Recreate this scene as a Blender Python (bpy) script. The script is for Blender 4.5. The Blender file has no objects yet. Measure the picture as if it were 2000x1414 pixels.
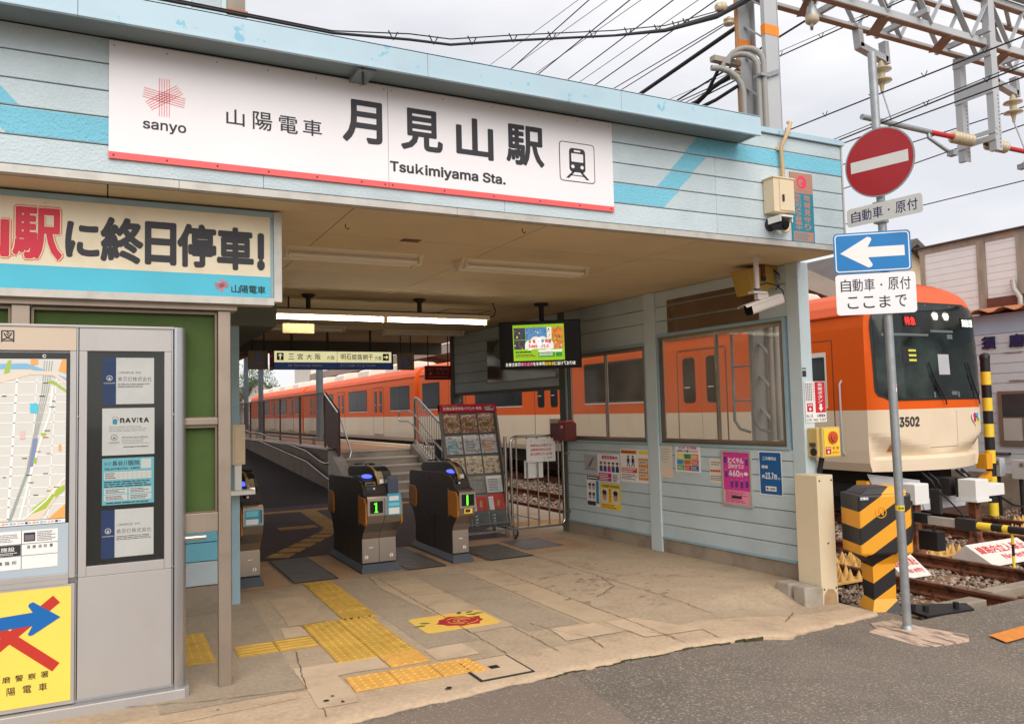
import bpy, bmesh, math, random
import numpy as np
from mathutils import Vector, Matrix
random.seed(7)
SC = bpy.context.scene
COL = SC.collection
rad = math.radians

# ------------------------------------------------------------------ camera
def make_camera():
    yaw, pitch, roll = rad(26.88), rad(3.46), rad(-1.43)
    f = Vector((math.sin(yaw) * math.cos(pitch), math.cos(yaw) * math.cos(pitch), math.sin(pitch)))
    r = Vector((math.cos(yaw), -math.sin(yaw), 0))
    u = r.cross(f)
    r2 = r * math.cos(roll) + u * math.sin(roll)
    u2 = u * math.cos(roll) - r * math.sin(roll)
    cam = bpy.data.cameras.new('camera')
    cam.sensor_width = 36
    cam.lens = 1565 * 36 / 2000
    cam.clip_start = .05
    cam.clip_end = 2000
    o = bpy.data.objects.new('camera', cam)
    COL.objects.link(o)
    M = Matrix((r2, u2, -f)).transposed().to_4x4()
    M.translation = (0, 0, 1.8)
    o.matrix_world = M
    SC.camera = o
make_camera()

# ------------------------------------------------------------------ light
SUN_EL, SUN_AZ = rad(40), rad(192)      # azimuth clockwise from +Y
EXPOSURE = .95
def make_light():
    w = bpy.data.worlds.new('World')
    SC.world = w
    w.use_nodes = True
    nt = w.node_tree
    nt.nodes.clear()
    N, L = nt.nodes.new, nt.links.new
    out = N('ShaderNodeOutputWorld')
    sky = N('ShaderNodeTexSky')
    sky.sky_type = 'NISHITA'
    sky.sun_disc = False
    sky.sun_elevation = SUN_EL
    sky.sun_rotation = SUN_AZ
    b1 = N('ShaderNodeBackground')
    b1.inputs[1].default_value = .09
    L(sky.outputs[0], b1.inputs[0])
    tc = N('ShaderNodeTexCoord')
    mp = N('ShaderNodeMapping')
    mp.inputs['Scale'].default_value = (1.6, 1.6, 4.5)
    mp.inputs['Location'].default_value = (.3, .7, 0)
    L(tc.outputs['Generated'], mp.inputs[0])
    nz = N('ShaderNodeTexNoise')
    nz.inputs['Scale'].default_value = 1.7
    nz.inputs['Detail'].default_value = 5
    nz.inputs['Roughness'].default_value = .5
    L(mp.outputs[0], nz.inputs[0])
    cr = N('ShaderNodeValToRGB')
    cr.color_ramp.elements[0].position = .34
    cr.color_ramp.elements[0].color = (.70, .70, .735, 1)
    cr.color_ramp.elements[1].position = .66
    cr.color_ramp.elements[1].color = (.92, .905, .91, 1)
    L(nz.outputs[0], cr.inputs[0])
    b2 = N('ShaderNodeBackground')
    b2.inputs[1].default_value = .62
    L(cr.outputs[0], b2.inputs[0])
    mx = N('ShaderNodeMixShader')
    mx.inputs[0].default_value = .92
    L(b1.outputs[0], mx.inputs[1])
    L(b2.outputs[0], mx.inputs[2])
    L(mx.outputs[0], out.inputs[0])
    s = bpy.data.lights.new('sun', 'SUN')
    s.energy = 1.35
    s.angle = rad(60)
    s.color = (1, .96, .9)
    o = bpy.data.objects.new('sun', s)
    COL.objects.link(o)
    d = Vector((math.sin(SUN_AZ) * math.cos(SUN_EL), math.cos(SUN_AZ) * math.cos(SUN_EL), math.sin(SUN_EL)))
    o.rotation_euler = d.to_track_quat('Z', 'Y').to_euler()
    o.location = d * 30
    v = SC.view_settings
    v.view_transform = 'Standard'
    v.look = 'None'
    v.exposure = EXPOSURE
    v.gamma = 1
    c = SC.cycles
    c.max_bounces = 9
    c.diffuse_bounces = 5
    c.glossy_bounces = 4
    c.transparent_max_bounces = 12
    c.transmission_bounces = 4
    c.caustics_reflective = c.caustics_refractive = False
    c.sample_clamp_indirect = 6
    c.use_denoising = True
make_light()

# ------------------------------------------------------------------ materials
def lin(c):
    r = []
    for x in c[:3]:
        x /= 255.
        r.append(x / 12.92 if x <= .04045 else ((x + .055) / 1.055) ** 2.4)
    return tuple(r) + (1,)

MATS = {}
def pm(name, c, rough=.6, metal=0, nz=.06, ns=2.5, bump=0, bs=60, spec=.4, emit=0, coat=0,
       c2=None, n2=None, grime=0, gc=(70, 60, 50), gs=1.2, stretch=None, n2p=(.5, .62), orand=0):
    """principled material: colour c with soft noise variation, optional second colour in blotches and grime"""
    m = bpy.data.materials.new(name)
    MATS[name] = m
    m.use_nodes = True
    nt = m.node_tree
    N, L = nt.nodes.new, nt.links.new
    bs_ = nt.nodes['Principled BSDF']
    bs_.inputs['Roughness'].default_value = rough
    bs_.inputs['Metallic'].default_value = metal
    bs_.inputs['Specular IOR Level'].default_value = spec
    if coat:
        bs_.inputs['Coat Weight'].default_value = coat
        bs_.inputs['Coat Roughness'].default_value = .08
    col = lin(c)
    geo = N('ShaderNodeNewGeometry')
    pos = geo.outputs['Position']
    if stretch:
        mp = N('ShaderNodeMapping')
        mp.inputs['Scale'].default_value = stretch
        L(pos, mp.inputs[0])
        pos = mp.outputs[0]
    def noise(sc, det=4, rg=.55):
        n = N('ShaderNodeTexNoise')
        n.inputs['Scale'].default_value = sc
        n.inputs['Detail'].default_value = det
        n.inputs['Roughness'].default_value = rg
        L(pos, n.inputs[0])
        return n.outputs[0]
    def mix(f, a, b):
        x = N('ShaderNodeMix')
        x.data_type = 'RGBA'
        if isinstance(f, float):
            x.inputs[0].default_value = f
        else:
            L(f, x.inputs[0])
        for k, v in ((6, a), (7, b)):
            if isinstance(v, tuple):
                x.inputs[k].default_value = v
            else:
                L(v, x.inputs[k])
        return x.outputs[2]
    def ramp(src, a, b):
        r = N('ShaderNodeMapRange')
        r.inputs[1].default_value = a
        r.inputs[2].default_value = b
        L(src, r.inputs[0])
        return r.outputs[0]
    cur = col
    if nz:
        lo = tuple(max(0, x * (1 - nz)) for x in col[:3]) + (1,)
        hi = tuple(min(1, x * (1 + nz)) for x in col[:3]) + (1,)
        cur = mix(ramp(noise(ns), .3, .7), lo, hi)
    if c2:
        cur = mix(ramp(noise(n2 or ns * 2), n2p[0], n2p[1]), cur, lin(c2))
    if grime:
        g = N('ShaderNodeMath')
        g.operation = 'MULTIPLY'
        L(ramp(noise(gs, 6, .62), .48, .75), g.inputs[0])
        g.inputs[1].default_value = grime
        cur = mix(g.outputs[0], cur, lin(gc))
    if orand:                      # each board or tile a shade of its own
        oi = N('ShaderNodeObjectInfo')
        mr = N('ShaderNodeMapRange')
        mr.inputs[3].default_value = 1 - orand
        mr.inputs[4].default_value = 1 + orand
        L(oi.outputs['Random'], mr.inputs[0])
        vm = N('ShaderNodeVectorMath')
        vm.operation = 'SCALE'
        L(cur, vm.inputs[0])
        L(mr.outputs[0], vm.inputs['Scale'])
        cur = vm.outputs[0]
    if isinstance(cur, tuple):
        bs_.inputs['Base Color'].default_value = cur
    else:
        L(cur, bs_.inputs['Base Color'])
    if emit:
        bs_.inputs['Emission Strength'].default_value = emit
        if isinstance(cur, tuple):
            bs_.inputs['Emission Color'].default_value = cur
        else:
            L(cur, bs_.inputs['Emission Color'])
    if bump:
        b = N('ShaderNodeBump')
        b.inputs['Strength'].default_value = min(1, bump)
        b.inputs['Distance'].default_value = .004 * max(1, bump)
        L(noise(bs, 3), b.inputs['Height'])
        L(b.outputs[0], bs_.inputs['Normal'])
    return m

def glass(name, tint=(225, 232, 228), haze=.10, refl=.10, hazec=(190, 180, 165), rough=.03):
    m = bpy.data.materials.new(name)
    MATS[name] = m
    m.use_nodes = True
    nt = m.node_tree
    nt.nodes.clear()
    N, L = nt.nodes.new, nt.links.new
    out = N('ShaderNodeOutputMaterial')
    t = N('ShaderNodeBsdfTransparent')
    t.inputs[0].default_value = lin(tint)
    g = N('ShaderNodeBsdfGlossy')
    g.inputs['Roughness'].default_value = rough
    d = N('ShaderNodeBsdfDiffuse')
    d.inputs[0].default_value = lin(hazec)
    fr = N('ShaderNodeFresnel')
    fr.inputs[0].default_value = 1.45
    a = N('ShaderNodeMixShader')
    geo = N('ShaderNodeNewGeometry')
    nz = N('ShaderNodeTexNoise')
    nz.inputs['Scale'].default_value = 2.2
    nz.inputs['Detail'].default_value = 5
    L(geo.outputs['Position'], nz.inputs[0])
    mr = N('ShaderNodeMapRange')
    mr.inputs[1].default_value = .3
    mr.inputs[2].default_value = .7
    mr.inputs[3].default_value = haze * .6
    mr.inputs[4].default_value = haze * 1.4
    L(nz.outputs[0], mr.inputs[0])
    L(mr.outputs[0], a.inputs[0])
    L(t.outputs[0], a.inputs[1])
    L(d.outputs[0], a.inputs[2])
    b = N('ShaderNodeMixShader')
    mu = N('ShaderNodeMath')
    mu.operation = 'MULTIPLY_ADD'
    L(fr.outputs[0], mu.inputs[0])
    mu.inputs[1].default_value = refl * 5
    mu.inputs[2].default_value = 0
    mu.use_clamp = True
    L(mu.outputs[0], b.inputs[0])
    L(a.outputs[0], b.inputs[1])
    L(g.outputs[0], b.inputs[2])
    L(b.outputs[0], out.inputs[0])
    return m

# ------------------------------------------------------------------ mesh builder
def frame(o, ex, ey):
    ex = Vector(ex).normalized()
    ey = Vector(ey).normalized()
    n = ex.cross(ey)
    M = Matrix((ex, ey, n)).transposed().to_4x4()
    M.translation = Vector(o)
    return M
ID = Matrix.Identity(4)
def front(y):                 # plane facing -Y: u = world x, v = world z, w = towards the road
    return frame((0, y, 0), (1, 0, 0), (0, 0, 1))
def floorfr(z=0):             # plane facing up
    return frame((0, 0, z), (1, 0, 0), (0, 1, 0))

def origin(o):
    p = Vector((0, 0, 0))
    while o is not None:
        p = p + o.location
        o = o.parent
    return p

TXT = {}
try:                               # plain grotesque that ships with Blender, for Latin lettering
    import os
    LATIN = bpy.data.fonts.load(os.path.join(bpy.utils.system_resource('DATAFILES'), 'fonts', 'Inter.woff2'))
except Exception:
    LATIN = None
def glyphs(s, bold=0.):
    k = (s, bold)
    if k not in TXT:
        cu = bpy.data.curves.new('t', 'FONT')
        cu.body = s
        if LATIN and s.isascii():
            cu.font = LATIN
        cu.size = 1
        cu.offset = bold
        cu.resolution_u = 2 if len(s) > 4 else 3
        ob = bpy.data.objects.new('t', cu)
        me = bpy.data.meshes.new_from_object(ob)
        v = [(p.co.x, p.co.y) for p in me.vertices]
        f = [tuple(p.vertices) for p in me.polygons]
        bpy.data.objects.remove(ob)
        bpy.data.curves.remove(cu)
        bpy.data.meshes.remove(me)
        if v:
            xs = [a[0] for a in v]
            ys = [a[1] for a in v]
            bb = (min(xs), min(ys), max(xs), max(ys))
        else:
            bb = (0, 0, 1, 1)
        TXT[k] = (v, f, bb)
    return TXT[k]

class MB:
    def __init__(s, fr=None):
        s.fr = fr or ID
        s.v, s.f, s.mi, s.sm, s.mats = [], [], [], [], []
    def m(s, mat):
        if isinstance(mat, str):
            mat = MATS[mat]
        if mat not in s.mats:
            s.mats.append(mat)
        return s.mats.index(mat)
    def add(s, vs, fs, mat, smooth=False, raw=False):
        b = len(s.v)
        k = s.m(mat)
        for p in vs:
            s.v.append(tuple(p) if raw else tuple(s.fr @ Vector(p)))
        for f in fs:
            s.f.append(tuple(b + i for i in f))
            s.mi.append(k)
            s.sm.append(smooth)
        return s
    def poly(s, pts, mat):
        return s.add(pts, [tuple(range(len(pts)))], mat)
    def box(s, a, b, mat):
        x0, y0, z0 = (min(a[i], b[i]) for i in range(3))
        x1, y1, z1 = (max(a[i], b[i]) for i in range(3))
        v = [(x0, y0, z0), (x1, y0, z0), (x1, y1, z0), (x0, y1, z0), (x0, y0, z1), (x1, y0, z1), (x1, y1, z1), (x0, y1, z1)]
        return s.add(v, [(0, 3, 2, 1), (4, 5, 6, 7), (0, 1, 5, 4), (1, 2, 6, 5), (2, 3, 7, 6), (3, 0, 4, 7)], mat)
    def prism(s, pts, w0, w1, mat, smooth=False):
        """polygon in (u,v), anticlockwise, extruded along w"""
        n = len(pts)
        v = [(p[0], p[1], w0) for p in pts] + [(p[0], p[1], w1) for p in pts]
        s.add(v, [tuple(range(n - 1, -1, -1)), tuple(range(n, 2 * n))], mat)
        vs = v
        fs = [(i, (i + 1) % n, n + (i + 1) % n, n + i) for i in range(n)]
        return s.add(vs, fs, mat, smooth)
    def rrect(s, x0, y0, x1, y1, r, w0, w1, mat, n=5):
        p = []
        for cx, cy, a in ((x1 - r, y1 - r, 0), (x0 + r, y1 - r, 90), (x0 + r, y0 + r, 180), (x1 - r, y0 + r, 270)):
            for k in range(n + 1):
                t = rad(a + 90 * k / n)
                p.append((cx + r * math.cos(t), cy + r * math.sin(t)))
        return s.prism(p, w0, w1, mat)
    def disc(s, cx, cy, r, w0, w1, mat, n=28, ry=None):
        ry = ry or r
        return s.prism([(cx + r * math.cos(2 * math.pi * k / n), cy + ry * math.sin(2 * math.pi * k / n)) for k in range(n)], w0, w1, mat, True)
    def cyl(s, p0, p1, r, mat, n=12, r2=None):
        return s.tube([p0, p1], [r, r if r2 is None else r2], mat, n)
    def tube(s, path, r, mat, n=8, caps=True):
        P = [Vector(p) for p in path]
        R = r if isinstance(r, (list, tuple)) else [r] * len(P)
        vs, fs = [], []
        t0 = (P[1] - P[0]).normalized()
        a = t0.orthogonal().normalized()
        for i, p in enumerate(P):
            if i == 0:
                t = t0
            elif i == len(P) - 1:
                t = (P[i] - P[i - 1]).normalized()
            else:
                t = ((P[i + 1] - P[i]).normalized() + (P[i] - P[i - 1]).normalized())
                t = t.normalized() if t.length > 1e-6 else (P[i] - P[i - 1]).normalized()
            a = (a - t * a.dot(t))
            a = a.normalized() if a.length > 1e-6 else t.orthogonal().normalized()
            b = t.cross(a)
            k = 1.
            if 0 < i < len(P) - 1:
                c = abs(t.dot((P[i] - P[i - 1]).normalized()))
                k = 1 / max(c, .5)
            for j in range(n):
                q = 2 * math.pi * j / n
                vs.append(p + (a * math.cos(q) + b * math.sin(q)) * R[i] * (1 if k < 1.02 else 1))
        for i in range(len(P) - 1):
            for j in range(n):
                fs.append((i * n + j, i * n + (j + 1) % n, (i + 1) * n + (j + 1) % n, (i + 1) * n + j))
        s.add(vs, fs, mat, True)
        if caps:
            s.add(vs[:n], [tuple(range(n - 1, -1, -1))], mat)
            s.add(vs[-n:], [tuple(range(n))], mat)
        return s
    def bar(s, p0, p1, w, h, mat, up=(0, 0, 1)):
        """rectangular bar between two points"""
        p0, p1 = Vector(p0), Vector(p1)
        t = (p1 - p0).normalized()
        up = Vector(up)
        if abs(t.dot(up)) > .98:
            up = Vector((1, 0, 0)) if abs(t.x) < .9 else Vector((0, 1, 0))
        a = t.cross(up).normalized() * w / 2
        b = a.cross(t).normalized() * h / 2
        v = [p0 - a - b, p0 + a - b, p0 + a + b, p0 - a + b, p1 - a - b, p1 + a - b, p1 + a + b, p1 - a + b]
        return s.add(v, [(0, 3, 2, 1), (4, 5, 6, 7), (0, 1, 5, 4), (1, 2, 6, 5), (2, 3, 7, 6), (3, 0, 4, 7)], mat)
    def lathe(s, base, axis, prof, mat, n=14):
        """profile of (distance along axis, radius)"""
        base, axis = Vector(base), Vector(axis).normalized()
        return s.tube([base + axis * d for d, _ in prof], [max(r, .0005) for _, r in prof], mat, n)
    def sphere(s, c, r, mat, n=12, sc=(1, 1, 1)):
        vs, fs = [], []
        h = n // 2
        for i in range(h + 1):
            a = math.pi * i / h
            for j in range(n):
                b = 2 * math.pi * j / n
                vs.append((c[0] + r * sc[0] * math.sin(a) * math.cos(b), c[1] + r * sc[1] * math.sin(a) * math.sin(b), c[2] + r * sc[2] * math.cos(a)))
        for i in range(h):
            for j in range(n):
                fs.append((i * n + j, (i + 1) * n + j, (i + 1) * n + (j + 1) % n, i * n + (j + 1) % n))
        return s.add(vs, fs, mat, True)
    def text(s, t, box, mat, w=.003, bold=0., fit='stretch'):
        """letters filling box (u0,v0,u1,v1)"""
        v, f, bb = glyphs(t, 0.)
        if not v:
            return s
        x0, y0, x1, y1 = box
        bd = bold * .8
        sx = (x1 - x0) / max(1e-6, bb[2] - bb[0] + 2 * bd)
        sy = (y1 - y0) / max(1e-6, bb[3] - bb[1] + 2 * bd)
        if fit != 'stretch':
            k = min(sx, sy)
            if fit == 'center':
                x0 += ((x1 - x0) - k * (bb[2] - bb[0] + 2 * bd)) / 2
                y0 += ((y1 - y0) - k * (bb[3] - bb[1] + 2 * bd)) / 2
            sx = sy = k
        if bd <= 0:
            ring = [(0, 0)]
        else:
            k = 4 if bd < .018 else 8
            ring = [(bd * math.cos(2 * math.pi * (i + .5) / k) * 1.08, bd * math.sin(2 * math.pi * (i + .5) / k) * 1.08) for i in range(k)]
        for i, (ox, oy) in enumerate(ring):       # heavier stroke: the letter laid over itself a hair apart
            s.add([(x0 + (p[0] - bb[0] + bd + ox) * sx, y0 + (p[1] - bb[1] + bd + oy) * sy, w + .00003 * i) for p in v], f, mat)
        return s
    def vtext(s, t, box, mat, w=.003, bold=0.):
        x0, y0, x1, y1 = box
        h = (y1 - y0) / len(t)
        for i, c in enumerate(t):
            s.text(c, (x0, y1 - (i + 1) * h + h * .06, x1, y1 - i * h - h * .06), mat, w, bold)
        return s
    def htext(s, t, box, mat, w=.003, bold=0., gap=.1):
        x0, y0, x1, y1 = box
        h = (x1 - x0) / len(t)
        for i, c in enumerate(t):
            if c not in ' ・':
                s.text(c, (x0 + i * h + h * gap / 2, y0, x0 + (i + 1) * h - h * gap / 2, y1), mat, w, bold)
        return s
    def lines(s, box, n, mat, w=.003, fill=.5, seed=0, ragged=.35):
        """rows of print too small to read, as thin dashes"""
        rr = random.Random(seed + n)
        x0, y0, x1, y1 = box
        h = (y1 - y0) / n
        for i in range(n):
            xe = x1 - (x1 - x0) * ragged * rr.random()
            y = y1 - (i + .5) * h
            x = x0
            while x < xe:
                l = (x1 - x0) * rr.uniform(.05, .22)
                s.box((x, y - h * fill / 2, w - .0004), (min(x + l, xe), y + h * fill / 2, w), mat)
                x += l + (x1 - x0) * .02
        return s
    def mesh(s, name, off=Vector((0, 0, 0)), bev=0):
        me = bpy.data.meshes.new(name)
        me.from_pydata([(p[0] - off[0], p[1] - off[1], p[2] - off[2]) for p in s.v], [], s.f)
        me.polygons.foreach_set('material_index', s.mi)
        me.polygons.foreach_set('use_smooth', s.sm)
        for m in s.mats:
            me.materials.append(m)
        if bev:
            bm = bmesh.new()
            bm.from_mesh(me)
            bmesh.ops.remove_doubles(bm, verts=bm.verts, dist=1e-5)
            es = [e for e in bm.edges if len(e.link_faces) == 2 and e.calc_face_angle(0) > .6]
            bmesh.ops.bevel(bm, geom=es, offset=bev, segments=2, affect='EDGES', profile=.6)
            bm.to_mesh(me)
            bm.free()
        me.update()
        return me
    def build(s, name, parent=None, loc=None, bev=0):
        off = origin(parent) if parent is not None else Vector(loc or (0, 0, 0))
        o = bpy.data.objects.new(name, s.mesh(name, off, bev))
        COL.objects.link(o)
        if parent is not None:
            o.parent = parent
        else:
            o.location = off
        return o

def tag(o, label, cat, group=None):
    o['label'] = label
    o['category'] = cat
    if group:
        o['group'] = group
    return o
def struct(o, kind='structure'):
    o['kind'] = kind
    return o
def thing(name, label, cat, loc=(0, 0, 0), group=None):
    o = bpy.data.objects.new(name, None)
    o.empty_display_size = .2
    COL.objects.link(o)
    o.location = loc
    return tag(o, label, cat, group)
def inst(name, me, parent=None, loc=(0, 0, 0), rz=0, scale=None):
    o = bpy.data.objects.new(name, me)
    COL.objects.link(o)
    if parent is not None:
        o.parent = parent
        o.location = Vector(loc) - origin(parent)
    else:
        o.location = loc
    if rz:
        o.rotation_euler = (0, 0, rz)
    if scale:
        o.scale = scale
    return o
def dup(root, loc, label=None, rz=None):
    r = root.copy()
    COL.objects.link(r)
    r.location = loc
    if rz is not None:
        r.rotation_euler = (0, 0, rz)
    if label:
        r['label'] = label
    for ch in list(root.children):
        c = ch.copy()
        COL.objects.link(c)
        c.parent = r
        for g in list(ch.children):
            d = g.copy()
            COL.objects.link(d)
            d.parent = c
    return r
def sstep(a, b, x):
    t = max(0., min(1., (x - a) / (b - a)))
    return t * t * (3 - 2 * t)
# ------------------------------------------------------------------ palette
pm('asphalt', (122, 111, 100), .92, nz=.12, ns=.8, bump=2.6, bs=80, c2=(180, 164, 146), n2=66, n2p=(.53, .68), grime=.3, gc=(84, 76, 70), gs=2.2)
pm('asphalt_old', (132, 117, 104), .92, nz=.08, ns=1.2, bump=1.8, bs=90, c2=(176, 160, 144), n2=75, n2p=(.57, .68), grime=.25, gc=(104, 92, 82), gs=1.7)
pm('asphalt_dark', (116, 106, 98), .93, nz=.10, ns=1.5, bump=1.5, bs=150, c2=(120, 114, 107), n2=110)
pm('concrete_floor', (182, 160, 134), .85, nz=.14, ns=26, bump=.8, bs=120, c2=(190, 168, 141), n2=4.3, n2p=(.5, .75), grime=.3, gc=(118, 101, 84), gs=3.1)
pm('concrete_edge', (200, 174, 145), .88, nz=.12, ns=30, bump=.9, bs=130, grime=.45, gc=(136, 112, 88), gs=3.6)
pm('concrete_grey', (170, 151, 129), .85, nz=.12, ns=30, bump=.8, bs=120, grime=.3, gc=(120, 104, 88), gs=2.9)
pm('concrete_patch', (188, 164, 135), .85, orand=.05, nz=.08, ns=2.1, bump=.4, bs=120, grime=.4, gc=(135, 115, 96), gs=3)
pm('concrete_pale', (206, 180, 150), .85, nz=.07, ns=2.1, bump=.4, bs=120, grime=.45, gc=(150, 118, 94), gs=3.6)
pm('gate_slab', (180, 146, 113), .75, nz=.08, ns=1.5, bump=.3, bs=120, grime=.5, gc=(120, 90, 68), gs=2.2)
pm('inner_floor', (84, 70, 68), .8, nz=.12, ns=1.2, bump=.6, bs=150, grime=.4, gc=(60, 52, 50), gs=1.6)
pm('concrete_base', (158, 144, 126), .9, nz=.08, ns=1.5, bump=.5, bs=70, grime=.7, gc=(92, 80, 68), gs=2.4)
pm('concrete_block', (165, 155, 140), .92, nz=.08, ns=6, bump=1, bs=90, grime=.4, gc=(100, 90, 80), gs=8)
pm('platform_concrete', (175, 160, 142), .9, nz=.1, ns=.7, bump=.4, bs=60, grime=.5, gc=(115, 102, 90), gs=.9)
pm('platform_top', (206, 186, 165), .9, nz=.06, ns=.9)
pm('platform_brown', (176, 130, 98), .9, nz=.1, ns=2)
pm('tactile', (206, 163, 72), .65, orand=.06, nz=.07, ns=4, bump=.25, bs=200, grime=.5, gc=(140, 106, 50), gs=7)
pm('tactile_worn', (228, 172, 84), .7, nz=.07, ns=5, bump=.3, bs=200, grime=.5, gc=(170, 128, 76), gs=9)
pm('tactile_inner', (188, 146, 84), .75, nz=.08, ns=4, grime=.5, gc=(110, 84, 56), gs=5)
pm('crack', (112, 94, 77), .95, nz=.1)
pm('fleck', (126, 110, 94), .95, nz=.1)
pm('moss', (74, 70, 42), .95, nz=.25, ns=20, bump=1, bs=120)
pm('rust_rail', (122, 72, 48), .7, .3, nz=.2, ns=4, bump=.4, bs=60, c2=(72, 44, 32), n2=9)
pm('rail_top', (120, 96, 84), .35, .7, nz=.1, ns=5)
pm('sleeper', (132, 100, 76), .92, nz=.14, ns=3, bump=.6, bs=60, grime=.6, gc=(88, 60, 44), gs=3)
pm('stone', (168, 146, 128), .95, nz=.35, ns=9, c2=(100, 76, 62), n2=14, n2p=(.45, .6))
pm('bed', (96, 74, 60), .95, nz=.25, ns=6, bump=1, bs=40)
pm('earth', (120, 104, 88), .95, nz=.15, ns=.3)
pm('steel_dark', (58, 56, 56), .6, .4, nz=.15, ns=6)
pm('black', (22, 22, 23), .55, nz=.1)
pm('black_gloss', (16, 16, 18), .25, nz=0)
pm('orange_mark', (226, 140, 58), .8, nz=.08, ns=14, grime=.35, gc=(130, 104, 80), gs=18)
pm('white_print', (236, 234, 230), .55, nz=.02)
pm('ink', (48, 46, 52), .55, nz=0)
pm('ink_black', (24, 22, 24), .55, nz=0)
pm('navy', (38, 34, 92), .5, nz=0)
pm('red', (200, 30, 42), .5, nz=.04)
pm('red_print', (206, 60, 58), .5, nz=.03)
pm('galv', (158, 162, 164), .45, .55, nz=.10, ns=14, grime=.25, gc=(110, 112, 112), gs=9)
pm('steel', (176, 168, 160), .28, .9, nz=.06, ns=5, stretch=(1, 1, .15))
pm('chrome', (196, 190, 184), .16, .95, nz=.04, ns=3)
pm('white_paint', (228, 226, 220), .5, nz=.04, ns=2, grime=.2, gc=(170, 160, 145), gs=2)

# ------------------------------------------------------------------ ground
def gz(x, y):
    return -.13 * sstep(4.3, 6.1, x) * sstep(6.12, 5.62, y)

EDGE = [(-4, 4.55), (-1, 4.66), (1.16, 4.79), (2.0, 4.85), (2.82, 4.90), (3.8, 4.93), (4.6, 4.86), (4.87, 4.82), (5.34, 4.99), (5.92, 5.13), (6.12, 5.15), (6.7, 5.2)]
def edge_y(x):
    for (a, b), (c, d) in zip(EDGE, EDGE[1:]):
        if a <= x <= c:
            return b + (d - b) * (x - a) / (c - a)
    return EDGE[-1][1]

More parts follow.
